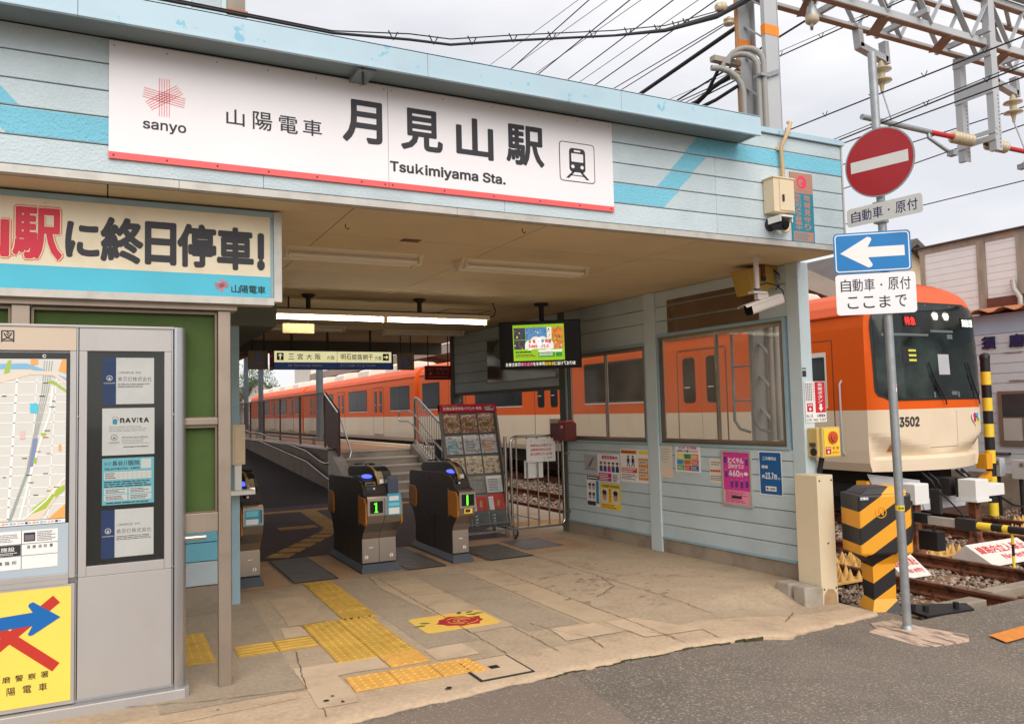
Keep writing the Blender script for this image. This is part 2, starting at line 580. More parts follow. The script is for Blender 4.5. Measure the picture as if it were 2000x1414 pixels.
def make_ground():
    mb = MB()
    mb.box((-400, -300, -1.0), (400, 700, -.40), 'earth')
    struct(mb.build('ground'))
    # road: a sheet running in under the paving edge, then over the level crossing
    mb = MB()
    xs = [-40, -15, -6, -4] + [-3 + .25 * i for i in range(int(9.6 / .25) + 1)] + [6.95, 7.6, 8.5, 10, 13, 18, 30, 60]
    ys = [-60, -20, -6, -2, 0, 1, 2, 3, 3.6, 4.0, 4.3, 4.5, 4.7, 4.88]
    def rz(x, y):
        return -.024 - .136 * sstep(4.0, 6.3, x) * (1 if x < 6.3 else 1) - .02 * sstep(3.5, -1, y)
    vs = [(x, y, rz(x, y)) for y in ys for x in xs]
    n = len(xs)
    fs = [(j * n + i, j * n + i + 1, (j + 1) * n + i + 1, (j + 1) * n + i) for j in range(len(ys) - 1) for i in range(n - 1)]
    mb.add(vs, fs, 'asphalt', True)
    # strip under the paving lip, only left of the track
    xs2 = [x for x in xs if x <= 6.7]
    m2 = len(xs2)
    vs = [(x, y, rz(x, 4.8)) for y in (4.88, 5.6) for x in xs2]
    mb.add(vs, [(i, i + 1, m2 + i + 1, m2 + i) for i in range(m2 - 1)], 'asphalt', True)
    vs = [(6.6, 4.88, -.16), (60, 4.88, -.16), (60, 4.88, -.45), (6.6, 4.88, -.45)]
    mb.add(vs, [(0, 1, 2, 3)], 'asphalt')
    road = struct(mb.build('road'))
    # older asphalt lane in the near left corner
    mb = MB()
    pts = [(-3, 1.5), (2.62, 1.5), (2.68, 3.0), (2.74, 4.0), (2.80, 4.45), (2.86, 4.86), (1.5, 4.76), (-3, 4.55)]
    mb.poly([(x, y, rz(x, y) + .005) for x, y in pts], 'asphalt_old')
    mb.build('asphalt_patch', road)
    mb = MB()
    rr = random.Random(3)
    top, bot = [], []
    for i in range(13):
        t = i / 12
        top.append((6.50 + 3.2 * t, 4.26 + .1 * t + rr.uniform(-.008, .008), -.143))
        bot.append((6.42 + 3.2 * t, 4.06 + .1 * t + rr.uniform(-.008, .008), -.143))
    mb.poly(bot + top[::-1], 'orange_mark')
    mb.build('edge_marking', road)

    # concourse paving with an uneven front lip
    rr = random.Random(11)
    xs = [-4 + .08 * i for i in range(int(10.36 / .08) + 1)]
    jit = [rr.uniform(-.016, .016) + .012 * math.sin(i * .9) for i in range(len(xs))]
    mb = MB()
    rows = []
    for k, t in enumerate((0, .05, .15, .3, .5, .75, 1)):
        rows.append([(x, (edge_y(x) + jit[i]) * (1 - t) + 5.42 * t) for i, x in enumerate(xs)])
    vs = []
    for k, r in enumerate(rows):
        for x, y in r:
            vs.append((x, y, gz(x, y) - (.018 if k == 0 else .006 if k == 1 else 0)))
    n = len(xs)
    fs = [(j * n + i, j * n + i + 1, (j + 1) * n + i + 1, (j + 1) * n + i) for j in range(len(rows) - 1) for i in range(n - 1)]
    mb.add(vs, fs, 'concrete_edge', True)
    lip = [(x, y, gz(x, y) - .018) for x, y in rows[0]] + [(x, y, gz(x, y) - .12) for x, y in rows[0]]
    mb.add(lip, [(n + i, n + i + 1, i + 1, i) for i in range(n - 1)], 'concrete_edge')
    pave = struct(mb.build('pavement'))
    # main floor
    mb = MB()
    ys = [5.42 + .08 * i for i in range(10)] + [6.3, 7, 8, 9, 10, 11, 12.6, 16.5]
    vs = [(x, y, gz(x, y)) for y in ys for x in xs]
    fs = [(j * n + i, j * n + i + 1, (j + 1) * n + i + 1, (j + 1) * n + i) for j in range(len(ys) - 1) for i in range(n - 1)]
    mb.add(vs, fs, 'concrete_floor', True)
    mb.add([(6.36, 10.3, 0), (7.05, 10.3, 0), (7.05, 16.5, 0), (6.36, 16.5, 0)], [(0, 1, 2, 3)], 'concrete_floor')
    mb.add([(7.05, 10.3, -.4), (7.05, 16.5, -.4), (7.05, 16.5, 0), (7.05, 10.3, 0)], [(0, 1, 2, 3)], 'concrete_floor')
    fl = struct(mb.build('floor'))

    def sheet(name, pts, mat, z=.004, parent=fl, jag=0, seed=0):
        q = random.Random(seed)
        out = []
        for (a, b), (c, d) in zip(pts, pts[1:] + pts[:1]):
            L = math.hypot(c - a, d - b)
            k = max(1, int(L / .12)) if jag else 1
            for i in range(k):
                t = i / k
                out.append((a + (c - a) * t + q.uniform(-jag, jag), b + (d - b) * t + q.uniform(-jag, jag)))
        m = MB()
        m.poly([(x, y, gz(x, y) + z) for x, y in out], mat)
        return m.build(name, parent)
    sheet('concrete_patch', [(1.40, 7.10), (1.74, 7.14), (1.75, 8.21), (1.44, 8.24)], 'concrete_patch', jag=.006, seed=1)
    sheet('concrete_patch', [(2.66, 6.1), (3.05, 6.12), (3.02, 8.1), (2.53, 8.26)], 'concrete_patch', .0035, jag=.008, seed=2)
    sheet('concrete_patch', [(3.62, 5.5), (3.95, 5.5), (3.95, 8.35), (3.6, 8.5)], 'concrete_patch', .0035, jag=.008, seed=3)
    sheet('concrete_patch', [(1.18, 5.06), (1.43, 5.05), (1.44, 5.62), (1.80, 5.60), (1.80, 5.9), (1.19, 5.93)], 'concrete_pale', jag=.008, seed=4)
    sheet('concrete_patch', [(1.30, 6.74), (1.49, 6.74), (1.49, 7.08), (1.32, 7.08)], 'concrete_pale', jag=.008, seed=5)
    sheet('concrete_patch', [(2.15, 5.56), (2.5, 5.56), (2.48, 5.88), (2.16, 5.86)], 'concrete_pale', jag=.008, seed=6)
    sheet('concrete_patch', [(3.2, 5.5), (3.72, 5.48), (3.66, 5.82), (3.25, 5.86)], 'concrete_pale', .006, jag=.008, seed=7)
    sheet('concrete_patch', [(3.78, 5.25), (4.3, 5.2), (4.05, 5.78), (3.76, 5.8)], 'concrete_pale', .006, jag=.008, seed=8)
    sheet('floor_slab', [(.3, 5.46), (1.17, 5.46), (1.28, 8.3), (.3, 8.3)], 'concrete_grey', .0022, jag=.004, seed=21)
    sheet('floor_slab', [(2.2, 5.9), (2.63, 5.9), (2.52, 8.6), (2.2, 8.65)], 'concrete_grey', .0022, jag=.004, seed=22)
    sheet('floor_slab', [(3.08, 5.9), (3.57, 5.9), (3.56, 8.4), (3.05, 8.6)], 'concrete_grey', .0022, jag=.004, seed=23)
    sheet('gate_slab', [(.95, 8.72), (5.75, 9.0), (5.75, 10.42), (.95, 10.42)], 'gate_slab', .003)
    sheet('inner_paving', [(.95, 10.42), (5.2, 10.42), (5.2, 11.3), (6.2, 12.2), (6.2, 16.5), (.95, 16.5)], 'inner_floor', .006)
    sheet('concrete_apron', [(-3.9, 5.02), (1.1, 5.3), (1.1, 5.44), (-3.9, 5.44)], 'concrete_edge', .003, jag=.01, seed=12)
    # cracks and joints cut into the paving
    def crack(pts, w=.007, seed=0, name='crack'):
        q = random.Random(seed)
        P = []
        for (a, b), (c, d) in zip(pts, pts[1:]):
            k = max(2, int(math.hypot(c - a, d - b) / .05))
            P += [(a + (c - a) * i / k + q.uniform(-.008, .008), b + (d - b) * i / k + q.uniform(-.008, .008)) for i in range(k)]
        P.append(pts[-1])
        m = MB()
        L = [(x - w * q.uniform(.2, .7), y + w * q.uniform(.2, .7), gz(x, y) + .0075) for x, y in P]
        R = [(x + w * q.uniform(.2, .7), y - w * q.uniform(.2, .7), gz(x, y) + .0075) for x, y in P]
        k = len(P)
        m.add(L + R, [(i, k + i, k + i + 1, i + 1) for i in range(k - 1)], 'crack')
        m.build(name, fl)
    for i, c in enumerate([[(3.25, 5.86), (3.4, 5.5), (3.35, 5.2), (3.5, 5.08)], [(3.72, 5.48), (3.9, 5.35), (3.95, 5.2)], [(3.2, 6.1), (3.25, 5.86)],
                           [(2.9, 8.7), (3.6, 8.5), (3.95, 8.35)], [(3.95, 5.0), (3.95, 8.35)], [(4.7, 8.9), (4.9, 7.4), (5.4, 6.6), (5.9, 6.3)],
                           [(.5, 7.95), (1.0, 8.0), (1.4, 7.9)], [(1.2, 5.06), (1.18, 4.9)], [(4.2, 6.6), (4.6, 6.9), (4.7, 7.3)], [(4.1, 7.6), (4.5, 7.7)],
                           [(5.2, 5.2), (5.6, 5.5), (5.9, 5.45)], [(-.5, 5.9), (.6, 5.55), (1.18, 5.46)], [(2.55, 8.3), (2.6, 8.75)], [(2.66, 5.45), (2.66, 8.6)], [(4.75, 5.6), (4.72, 8.9)], [(1.18, 5.46), (1.3, 6.35)], [(3.02, 5.3), (3.03, 6.1)], [(2.7, 7.6), (3.9, 7.5)], [(4.3, 5.2), (4.25, 4.95)]]):
        crack(c, seed=i)
    rr = random.Random(5)
    for k in range(60):      # peeled flecks of an old coating
        x, y = rr.gauss(4.55, .45), rr.gauss(7.1, .55)
        if x < 5.9:
            m = MB()
            a = rr.uniform(0, 3)
            m.poly([(x + rr.uniform(.2, 1) * .028 * math.cos(a + t) * 2.2, y + rr.uniform(.2, 1) * .012 * math.sin(a + t), .0085) for t in (0, 1, 2, 3, 4, 5)], 'fleck')
            m.build('worn_fleck', fl)
    for x, y, r in ((1.24, 5.16, .03), (1.30, 5.22, .02), (1.33, 5.09, .025), (2.0, 4.97, .035), (.3, 5.2, .015), (.62, 5.35, .012)):
        m = MB()
        m.poly([(x + r * rr.uniform(.3, 1) * math.cos(t), y + r * rr.uniform(.3, .8) * math.sin(t), gz(x, y) + .010) for t in (0, .8, 1.6, 2.4, 3.2, 4, 4.8, 5.5)], 'black')
        m.build('tar_spot', fl)
    # moss in the joint between paving and road
    for i in range(len(xs) - 1):
        x = xs[i]
        if 2.7 < x < 4.7 and rr.random() < .8:
            y = edge_y(x) + jit[i] - .008
            w = rr.uniform(.004, .013) + (.02 if 3.87 < x < 4.0 else 0)
            m = MB()
            m.prism([(x - .05, y - w), (x + .05, y - w * .6), (x + .05, y + w * .3), (x - .05, y + w * .5)], -.05, -.019 + rr.uniform(0, .003), 'moss')
            m.build('moss_tuft', pave)

    # tactile tiles
    def tile(kind, mat):
        m = MB()
        m.box((-.148, -.148, 0), (.148, .148, .007), mat)
        if kind == 'dot':
            for i in range(5):
                for j in range(5):
                    x, y = -.12 + .06 * i, -.12 + .06 * j
                    m.tube([(x, y, .0065), (x, y, .0105), (x, y, .0122)], [.0155, .0125, .007], mat, 7)
        else:
            for i in range(4):
                x = -.1125 + .075 * i
                m.add([(x - .016, -.138, .0065), (x + .016, -.138, .0065), (x + .016, .138, .0065), (x - .016, .138, .0065),
                       (x - .009, -.130, .0125), (x + .009, -.130, .0125), (x + .009, .130, .0125), (x - .009, .130, .0125)],
                      [(4, 5, 6, 7), (0, 1, 5, 4), (1, 2, 6, 5), (2, 3, 7, 6), (3, 0, 4, 7)], mat)
        return m.mesh('tactile_tile_' + kind)
    D, B = tile('dot', 'tactile'), tile('bar', 'tactile')
    DW, BW = tile('dot', 'tactile_worn'), tile('bar', 'tactile_worn')
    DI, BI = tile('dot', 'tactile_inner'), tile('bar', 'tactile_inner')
    def put(me, x, y, r=0, z=.003):
        inst('tactile_tile', me, fl, (x, y, gz(x, y) + z), rad(r))
    for k in range(6):
        put(B, 2.035 - .004 * k, 8.66 - .294 * k)
    for i in range(2):
        for j in range(4):
            put(D, 1.655 + .302 * i, 6.94 - .302 * j)
    put(B, 1.345, 6.56, 90)
    put(B, 1.043, 6.56, 90)
    for k in range(3):
        put(D, .585, 6.55 + .3 * k)
    put(BW, 1.96, 5.735)
    for k in range(3):
        put(DW, 1.605 + .302 * k, 5.375 - .012 * k, -1.5)
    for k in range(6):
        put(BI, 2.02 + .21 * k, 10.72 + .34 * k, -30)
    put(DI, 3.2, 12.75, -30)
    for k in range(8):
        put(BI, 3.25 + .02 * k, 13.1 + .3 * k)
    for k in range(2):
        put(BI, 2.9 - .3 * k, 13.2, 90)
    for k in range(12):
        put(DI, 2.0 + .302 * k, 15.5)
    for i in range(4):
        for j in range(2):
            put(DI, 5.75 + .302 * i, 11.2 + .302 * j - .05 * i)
    # manhole cover with an inlaid worn tile
    t = thing('manhole_cover', 'square metal framed manhole cover at the paving edge with an inlaid worn yellow tile', 'manhole cover', (2.45, 5.2, 0))
    m = MB()
    m.box((2.235, 4.985, -.02), (2.645, 5.43, .006), 'steel_dark')
    m.build('frame', t)
    m = MB()
    m.box((2.255, 5.005, .0), (2.625, 5.41, .010), 'concrete_pale')
    m.build('cover_plate', t)
    m = MB()
    m.box((2.40, 5.17, .010), (2.47, 5.235, .0115), 'black')
    m.build('lifting_slot', t)
    m = MB()
    m.box((2.262, 5.16, .009), (2.375, 5.40, .013), 'tactile_worn')
    for i in range(2):
        for j in range(4):
            m.tube([(2.29 + .06 * i, 5.19 + .06 * j, .013), (2.29 + .06 * i, 5.19 + .06 * j, .018)], [.015, .011], 'tactile_worn', 7)
    m.build('inlaid_tile', t)
    # rose floor sticker
    pm('rose_yellow', (240, 196, 92), .5, nz=.03)
    pm('rose_red', (178, 36, 44), .5, nz=.05)
    pm('leaf_print', (74, 112, 50), .5, nz=.04)
    t = thing('floor_sticker', 'yellow floor sticker printed with a red rose and green leaves', 'floor sticker', (2.68, 6.5, 0))
    m = MB(floorfr(0))
    m.rrect(2.34, 6.26, 3.02, 6.77, .06, .004, .0065, 'rose_yellow')
    m.build('sheet', t)
    m = MB(floorfr(0))
    cx, cy = 2.72, 6.49
    q = random.Random(2)
    pts = []
    for k in range(18):
        a = 2 * math.pi * k / 18
        rr_ = (.2 if k % 2 else .165) * (1 + .12 * q.uniform(-1, 1))
        pts.append((cx + rr_ * math.cos(a) * 1.05, cy + rr_ * math.sin(a) * .86))
    m.prism(pts, .0065, .0078, 'rose_red')
    for r_, a0, a1 in ((.14, .3, 2.4), (.12, 2.9, 4.6), (.145, 4.7, 6.0), (.08, 0, 2.2), (.07, 2.6, 5.2), (.035, 0, 4)):
        seg = 9
        P = [(cx + .02 + r_ * math.cos(a0 + (a1 - a0) * i / seg), cy + r_ * .8 * math.sin(a0 + (a1 - a0) * i / seg)) for i in range(seg + 1)]
        for a, b in zip(P, P[1:]):
            m.bar((a[0], a[1], .0082), (b[0], b[1], .0082), .008, .0008, 'rose_yellow')
    m.build('rose_print', t)
    m = MB(floorfr(0))
    for lx, ly, a in ((2.42, 6.50, 175), (2.475, 6.545, 150), (2.80, 6.70, 60), (2.87, 6.71, 20), (2.92, 6.66, -10), (2.86, 6.67, -40)):
        c, s_ = math.cos(rad(a)), math.sin(rad(a))
        P = [(0, 0), (.03, -.02), (.07, -.016), (.1, 0), (.07, .02), (.03, .022)]
        m.prism([(lx + x * c - y * s_, ly + x * s_ + y * c) for x, y in P], .0065, .0078, 'leaf_print')
    m.build('leaf_print', t)
make_ground()

# ------------------------------------------------------------------ railway
def make_track():
    RZ = -.17
    mb = MB()
    mb.box((6.62, 4.9, -.6), (16.2, 120, -.375), 'bed')
    struct(mb.build('track_bed'))
    rr = random.Random(4)
    # loose stones
    vs, fs = [], []
    def stone(x, y, z, r):
        b = len(vs)
        a = rr.uniform(0, 6.28)
        for k in range(6):
            d = [(1, 0, 0), (0, 1, 0), (-1, 0, 0), (0, -1, 0), (0, 0, 1), (0, 0, -1)][k]
            q = r * rr.uniform(.65, 1.25)
            X, Y, Z = d[0] * q, d[1] * q, d[2] * q * .75
            vs.append((x + X * math.cos(a) - Y * math.sin(a), y + X * math.sin(a) + Y * math.cos(a), z + Z + rr.uniform(-.2, .2) * r))
        for f in ((0, 1, 4), (1, 2, 4), (2, 3, 4), (3, 0, 4), (1, 0, 5), (2, 1, 5), (3, 2, 5), (0, 3, 5)):
            fs.append(tuple(b + i for i in f))
    for k in range(15000):
        x, y = rr.uniform(6.6, 11.6), 4.93 + 5.5 * rr.random() ** 1.3
        stone(x, y, -.375 + rr.uniform(0, .045) + (.05 if x < 7.4 else 0), rr.uniform(.018, .042))
    for k in range(7000):
        stone(rr.uniform(7.0, 11.5), rr.uniform(10.4, 22), -.37 + rr.uniform(0, .06), rr.uniform(.03, .055))
    for k in range(2500):
        stone(rr.uniform(11.5, 15.5), rr.uniform(5, 9.5), -.37 + rr.uniform(0, .05), rr.uniform(.025, .05))
    me = bpy.data.meshes.new('ballast')
    me.from_pydata(vs, [], fs)
    me.materials.append(MATS['stone'])
    o = bpy.data.objects.new('ballast', me)
    COL.objects.link(o)
    struct(o, 'stuff')
    o['label'] = 'grey brown crushed stone ballast between the sleepers'
    # sleepers, rails
    def prof(m, x, y0, y1, z):
        P = [(-.065, -.145), (.065, -.145), (.065, -.128), (.010, -.105), (.009, -.042), (.034, -.032), (.034, -.004), (.028, 0), (-.028, 0), (-.034, -.004), (-.034, -.032), (-.009, -.042), (-.010, -.105), (-.065, -.128)]
        n = len(P)
        v = [(x + a, y0, z + b) for a, b in P] + [(x + a, y1, z + b) for a, b in P]
        for i in range(n):
            m.add([v[i], v[(i + 1) % n], v[n + (i + 1) % n], v[n + i]], [(3, 2, 1, 0)], 'rail_top' if i == 7 else 'rust_rail')
        m.add(v[:n], [tuple(range(n))], 'rust_rail')
    ms = MB()
    ms.box((-1.15, -.105, -.14), (1.15, .105, 0), 'sleeper')
    sl = ms.mesh('sleeper', bev=.012)
    mf = MB()
    mf.box((-.13, -.075, 0), (.13, .075, .018), 'rust_rail')
    for sx in (-1, 1):
        mf.box((sx * .07, -.03, .018), (sx * .105, .03, .045), 'rust_rail')
        mf.cyl((sx * .088, 0, .04), (sx * .088, 0, .075), .016, 'rust_rail', 6)
    fa = mf.mesh('rail_fastening')
    for cx, lab in ((8.70, 'rusty empty railway track beside the station wall'), (12.4, 'railway track under the orange train')):
        t = thing('railway_track', lab, 'track', (cx, 5, RZ))
        for sx in (-.7, .7):
            m = MB()
            prof(m, cx + sx, -3, 110, RZ)
            m.build('rail', t)
        y = 5.15
        k = 0
        while y < 24:
            o = inst('sleeper', sl, t, (cx, y, RZ - .165))
            for sx in (-.7, .7):
                inst('rail_fastening', fa, t, (cx + sx, y, RZ - .164))
            y += .62
    # timber at the crossing edge, checker plate and black joint box
    t = thing('crossing_plate', 'rusty checkered steel plate at the edge of the level crossing', 'steel plate', (8.7, 4.75, -.15))
    m = MB()
    m.box((8.09, 4.55, -.2), (9.33, 4.98, -.168), 'rust_rail')
    m.build('plate', t)
    m = MB()
    for i in range(18):
        for j in range(6):
            a = .03
            x, y = 8.13 + i * .068, 4.59 + j * .068
            m.bar((x - .02, y - .014, -.166), (x + .02, y + .014, -.166), .008, .006, 'rust_rail')
    m.build('tread_pattern', t)
    t = thing('cable_plate', 'black bolted cable plate on the ground at the foot of the sign pole', 'ground plate', (6.9, 5.1, -.16))
    m = MB()
    m.prism([(6.62, 4.9), (7.2, 4.84), (7.35, 5.02), (6.72, 5.32)], -.17, -.142, 'black')
    m.build('plate', t)
    for x, y, h in ((6.72, 5.12, .05), (6.78, 5.03, .05), (7.1, 4.95, .055), (6.66, 5.22, .045)):
        m = MB()
        m.cyl((x, y, -.145), (x, y, -.145 + h), .028, 'black', 6)
        m.build('bolt', t)
    # concrete planks lying by the rail
    for k, (x0, y0, x1, y1, z) in enumerate(((7.25, 5.14, 7.85, 5.32, -.2), (8.2, 5.3, 9.2, 5.46, -.2))):
        m = MB()
        m.box((x0, y0, -.32), (x1, y1, z), 'concrete_base')
        o = m.build('concrete_plank', loc=(x0, y0, -.32), bev=.01)
        tag(o, ['short concrete plank beside the near rail at the crossing', 'pale concrete plank lying between the rails of the empty track'][k], 'plank')
    # black hose running down from the white cover box
    m = MB()
    m.tube([(6.42, 5.75, .1), (6.48, 5.8, -.12), (6.55, 5.72, -.26), (6.62, 5.6, -.30)], .022, 'black', 7)
    tag(m.build('cable_hose', loc=(6.5, 5.75, -.3)), 'black cable hose behind the white cover box', 'hose')
make_track()
# ------------------------------------------------------------------ station building
pm('siding', (194, 208, 213), .6, orand=.035, nz=.05, ns=1.3, bump=1.6, bs=65, grime=.26, gc=(140, 146, 142), gs=1.6)
pm('stripe_blue', (122, 196, 218), .55, nz=.05, ns=1.5, bump=2.4, bs=75)
pm('sign_ghost', (112, 88, 62), .8, nz=.16, ns=3, grime=.5, gc=(150, 142, 124), gs=2.2, bump=2, bs=75, stretch=(1, 1, .6))
pm('eave_blue', (178, 203, 215), .42, nz=.06, ns=.9, c2=(128, 186, 208), n2=7.5, n2p=(.64, .67), grime=.12, gc=(110, 140, 150), gs=2.5)
pm('eave_under', (122, 136, 140), .6, nz=.08, ns=1.5)
pm('trim_grey', (190, 186, 178), .5, .3, nz=.08, ns=4, grime=.4, gc=(130, 122, 112), gs=7)
pm('ceiling', (214, 193, 156), .75, orand=.025, nz=.05, ns=.7, grime=.25, gc=(150, 128, 96), gs=.8)
pm('ceiling_gap', (70, 58, 44), .9, nz=0)
pm('pillar', (198, 212, 216), .5, nz=.04, ns=1.5, grime=.15, gc=(130, 136, 136), gs=3)
pm('frame_blue', (152, 180, 190), .5, nz=.06, ns=3, grime=.3, gc=(110, 118, 112), gs=6)
pm('alu', (158, 143, 128), .4, .6, nz=.06, ns=4, grime=.25, gc=(110, 96, 82), gs=5)
pm('alu_dark', (128, 110, 94), .45, .5, nz=.08, ns=4)
pm('cream_box', (222, 204, 172), .5, nz=.04, ns=3, grime=.15, gc=(150, 130, 105), gs=6)
pm('dull_green', (96, 100, 92), .7, nz=.08, ns=2)
glass('pane_glass', haze=.18, refl=.05, hazec=(236, 222, 204), tint=(242, 242, 238))
W0 = Vector((6.32, 5.98, 0))
WD = (Vector((6.10, 10.18, 0)) - W0).normalized()
WF = frame(W0, -WD, (0, 0, 1))            # wall frame: u = -s (s runs away from the road), w = into the concourse
CZ = 3.25
def make_building():
    t = thing('station_building', 'low pale blue station building with clapboard siding, open ticket hall and flat roof', 'building', (3, 5.4, 0))
    FY = 5.40
    F = front(FY)
    # fascia
    m = MB()
    m.box((-1.6, 5.425, 3.27), (6.37, 5.6, 4.27), 'dull_green')
    m.box((6.17, 5.61, 3.34), (6.36, 16, 4.2), 'siding')
    m.box((-1.6, 5.61, 3.34), (6.16, 16, 4.2), 'dull_green')
    fw = m.build('fascia_wall', t)
    rows = [(3.302, 3.477), (3.477, 3.65), (3.65, 3.815), (3.815, 3.985), (3.985, 4.148), (4.148, 4.285)]
    for r, (a, b) in enumerate(rows):
        for x0, x1 in ((-1.6, .92), (.92, 2.70), (2.70, 4.785), (4.785, 6.37)):
            if r == 5 and x1 < 5:
                continue
            if r == 5:
                x0 = 5.07
            m = MB(F)
            m.box((x0 + .001, a + .004, -.02), (x1 - .001, b - .004, .018), 'siding')
            m.build('siding_board', fw, bev=.004)
    # painted stripes, a skin on each board
    def diag_r(z):
        return 4.205 + (z - 3.475) * (4.669 - 4.208) / (3.956 - 3.477)
    def diag_l(z):
        return 4.129 + (z - 3.636) * (4.575 - 4.129) / (4.122 - 3.636)
    E = .0195
    def skin(pts):
        m = MB(F)
        m.prism(pts, .012, E, 'stripe_blue')
        m.build('painted_stripe', fw)
    g = .0085
    a, b = rows[1]
    skin([(-.53, a + g), (diag_r(a), a + g), (diag_r(b), b - g), (-.68, b - g)])
    for r in (2, 3):
        a, b = rows[r]
        skin([(diag_l(a), a + g), (diag_r(a), a + g), (diag_r(b), b - g), (diag_l(b), b - g)])
        if r == 2:
            skin([(-.68, a + g), (-.468, a + g), (-.604, b - g), (-.82, b - g)])
    a, b = rows[4]
    skin([(diag_l(a), a + g), (6.37, a + g), (6.37, b - g), (diag_l(b), b - g)])
    # bottom drip trim and top flashing, corner bead
    m = MB()
    for x0, x1 in ((-1.6, .4), (.403, 2.3), (2.303, 4.2), (4.203, 6.385)):
        m.box((x0, 5.372, 3.250), (x1, 5.44, 3.298), 'trim_grey')
    m.build('drip_trim', fw)
    m = MB()
    m.box((5.065, 5.352, 4.287), (6.40, 5.5, 4.335), 'eave_blue')
    m.box((6.36, 5.5, 4.287), (6.40, 16, 4.335), 'eave_blue')
    m.build('flashing', fw)
    m = MB()
    m.box((6.372, 5.376, 3.30), (6.392, 5.42, 4.285), 'trim_grey')
    m.build('corner_bead', fw)
    # roof with projecting eave
    m = MB()
    m.box((-1.6, 5.4, 4.285), (6.3, 16, 4.30), 'dull_green')
    rf = m.build('roof', t)
    for x0, x1 in ((-1.6, -.16), (-.157, 1.98), (1.983, 3.6), (3.603, 5.06)):
        m = MB()
        m.box((x0, 5.09, 4.128), (x1, 5.11, 4.292), 'eave_blue')
        m.box((x0, 5.084, 4.124), (x1, 5.112, 4.136), 'eave_blue')
        m.box((x0, 5.09, 4.286), (x1, 5.5, 4.2965), 'eave_blue')
        m.build('eave_panel', rf)
    m = MB()
    m.box((-1.6, 5.112, 4.150), (5.055, 5.378, 4.165), 'eave_under')
    m.build('soffit', rf)
    m = MB()
    m.box((5.045, 5.112, 4.137), (5.06, 5.378, 4.285), 'eave_blue')
    m.build('eave_end', rf)
    m = MB()
    m.box((1.50, 5.13, 4.11), (1.62, 5.37, 4.149), 'eave_under')
    m.tube([(1.52, 5.11, 4.13), (1.55, 5.2, 4.10), (1.58, 5.3, 4.085)], .008, 'steel_dark', 6)
    m.build('hook', rf)
    # ceiling of separate boards
    m = MB()
    m.box((-1.6, 5.445, 3.262), (6.36, 15.98, 3.335), 'ceiling_gap')
    cl = m.build('ceiling', t)
    for i in range(5):
        for j in range(12):
            x0 = -1.55 + 1.55 * i
            y0 = 5.45 + .878 * j
            x1, y1 = x0 + 1.55, y0 + .878
            if i == 4:
                x1 = 6.36
            if x0 < 1.4 and y0 > 8.2:
                continue
            m = MB()
            m.box((x0 + .004, y0 + .004, 3.25), (x1 - .004, y1 - .004, 3.266), 'ceiling')
            m.build('ceiling_board', cl)
    m = MB()
    m.box((2.2, 6.28, 3.246), (2.36, 6.38, 3.251), 'sign_ghost')
    m.build('access_patch', cl)
    for x, y in ((1.62, 5.95), (2.96, 5.6)):
        m = MB()
        m.tube([(x, y, 3.25), (x, y, 3.225), (x + .02, y, 3.21), (x + .03, y, 3.225)], .004, 'steel_dark', 5)
        m.build('ceiling_hook', cl)
    m = MB()
    for a, b in (((4.3, 10.4), (4.95, 10.4)), ((4.95, 10.4), (4.95, 10.95)), ((4.95, 10.95), (4.3, 10.95)), ((4.3, 10.95), (4.3, 10.4))):
        m.bar((a[0], a[1], 3.249), (b[0], b[1], 3.249), .012, .006, 'ceiling_gap')
    m.build('access_hatch', cl)
    # right-hand wall
    m = MB(WF)
    m.box((-4.42, 0, -.10), (-.12, .185, -.004), 'concrete_base')
    m.box((-4.42, -.3, -.14), (-.12, 0, -.012), 'concrete_base')
    m.build('wall_base', t)
    m = MB(WF)
    m.box((-4.42, .18, -.10), (-.12, 1.31, -.03), 'dull_green')
    m.box((-4.42, 2.71, -.10), (-.12, 3.25, -.03), 'dull_green')
    m.box((-8.1, 2.14, -.10), (-4.42, 3.25, -.03), 'dull_green')
    sw = m.build('side_wall', t)
    low = [.185, .345, .515, .690, .865, 1.040, 1.205, 1.318]
    upA = [2.705, 2.872, 3.05, 3.248]
    def board(u0, u1, a, b, mat='siding', par=None):
        m = MB(WF)
        m.box((u0 + .001, a + .004, -.035), (u1 - .001, b - .004, 0), mat)
        m.build('siding_board', par or sw, bev=.0035)
    for u0, u1, top in ((-2.215, -.125, 2.705), (-4.3, -2.42, 2.62)):
        for a, b in zip(low, low[1:]):
            board(u0, u1, a, b)
        up = upA if top > 2.7 else [2.62, 2.872, 3.05, 3.248]
        for a, b in zip(up, up[1:]):
            board(u0, u1, a, b)
    ov = [2.15, 2.33, 2.51, 2.69, 2.872, 3.05, 3.248]
    for a, b in zip(ov, ov[1:]):
        board(-8.1, -4.43, a, b)
    # brown stain left by a removed sign on the upper boards
    for a, b in ((2.705, 2.872), (2.872, 3.05), (3.05, 3.12)):
        m = MB(WF)
        m.box((-1.99, a + .008, -.003), (-.50, b - (.008 if b < 3.1 else 0), .0022), 'sign_ghost')
        m.build('sign_stain', sw)
    m = MB(WF)
    m.box((-4.3, .165, -.03), (-.125, .19, .012), 'frame_blue')
    m.build('sill_flashing', sw)
    m = MB(WF)
    m.box((-8.1, 2.10, -.11), (-4.43, 2.148, .01), 'dull_green')
    m.build('lintel', sw)
    # posts
    def post(u0, u1, z0, z1, w0, w1, mat):
        m = MB(WF)
        m.box((u0, z0, w0), (u1, z1, w1), mat)
        m.build('pillar', t, bev=.006)
    post(-2.42, -2.215, 0, 3.249, -.12, .022, 'pillar')
    post(-4.46, -4.30, 0, 3.249, -.12, .015, 'dull_green')
    post(-8.24, -8.1, 0, 3.249, -.12, .02, 'dull_green')
    m = MB()
    m.box((6.305, 5.93, -.2), (6.455, 6.10, 3.249), 'pillar')
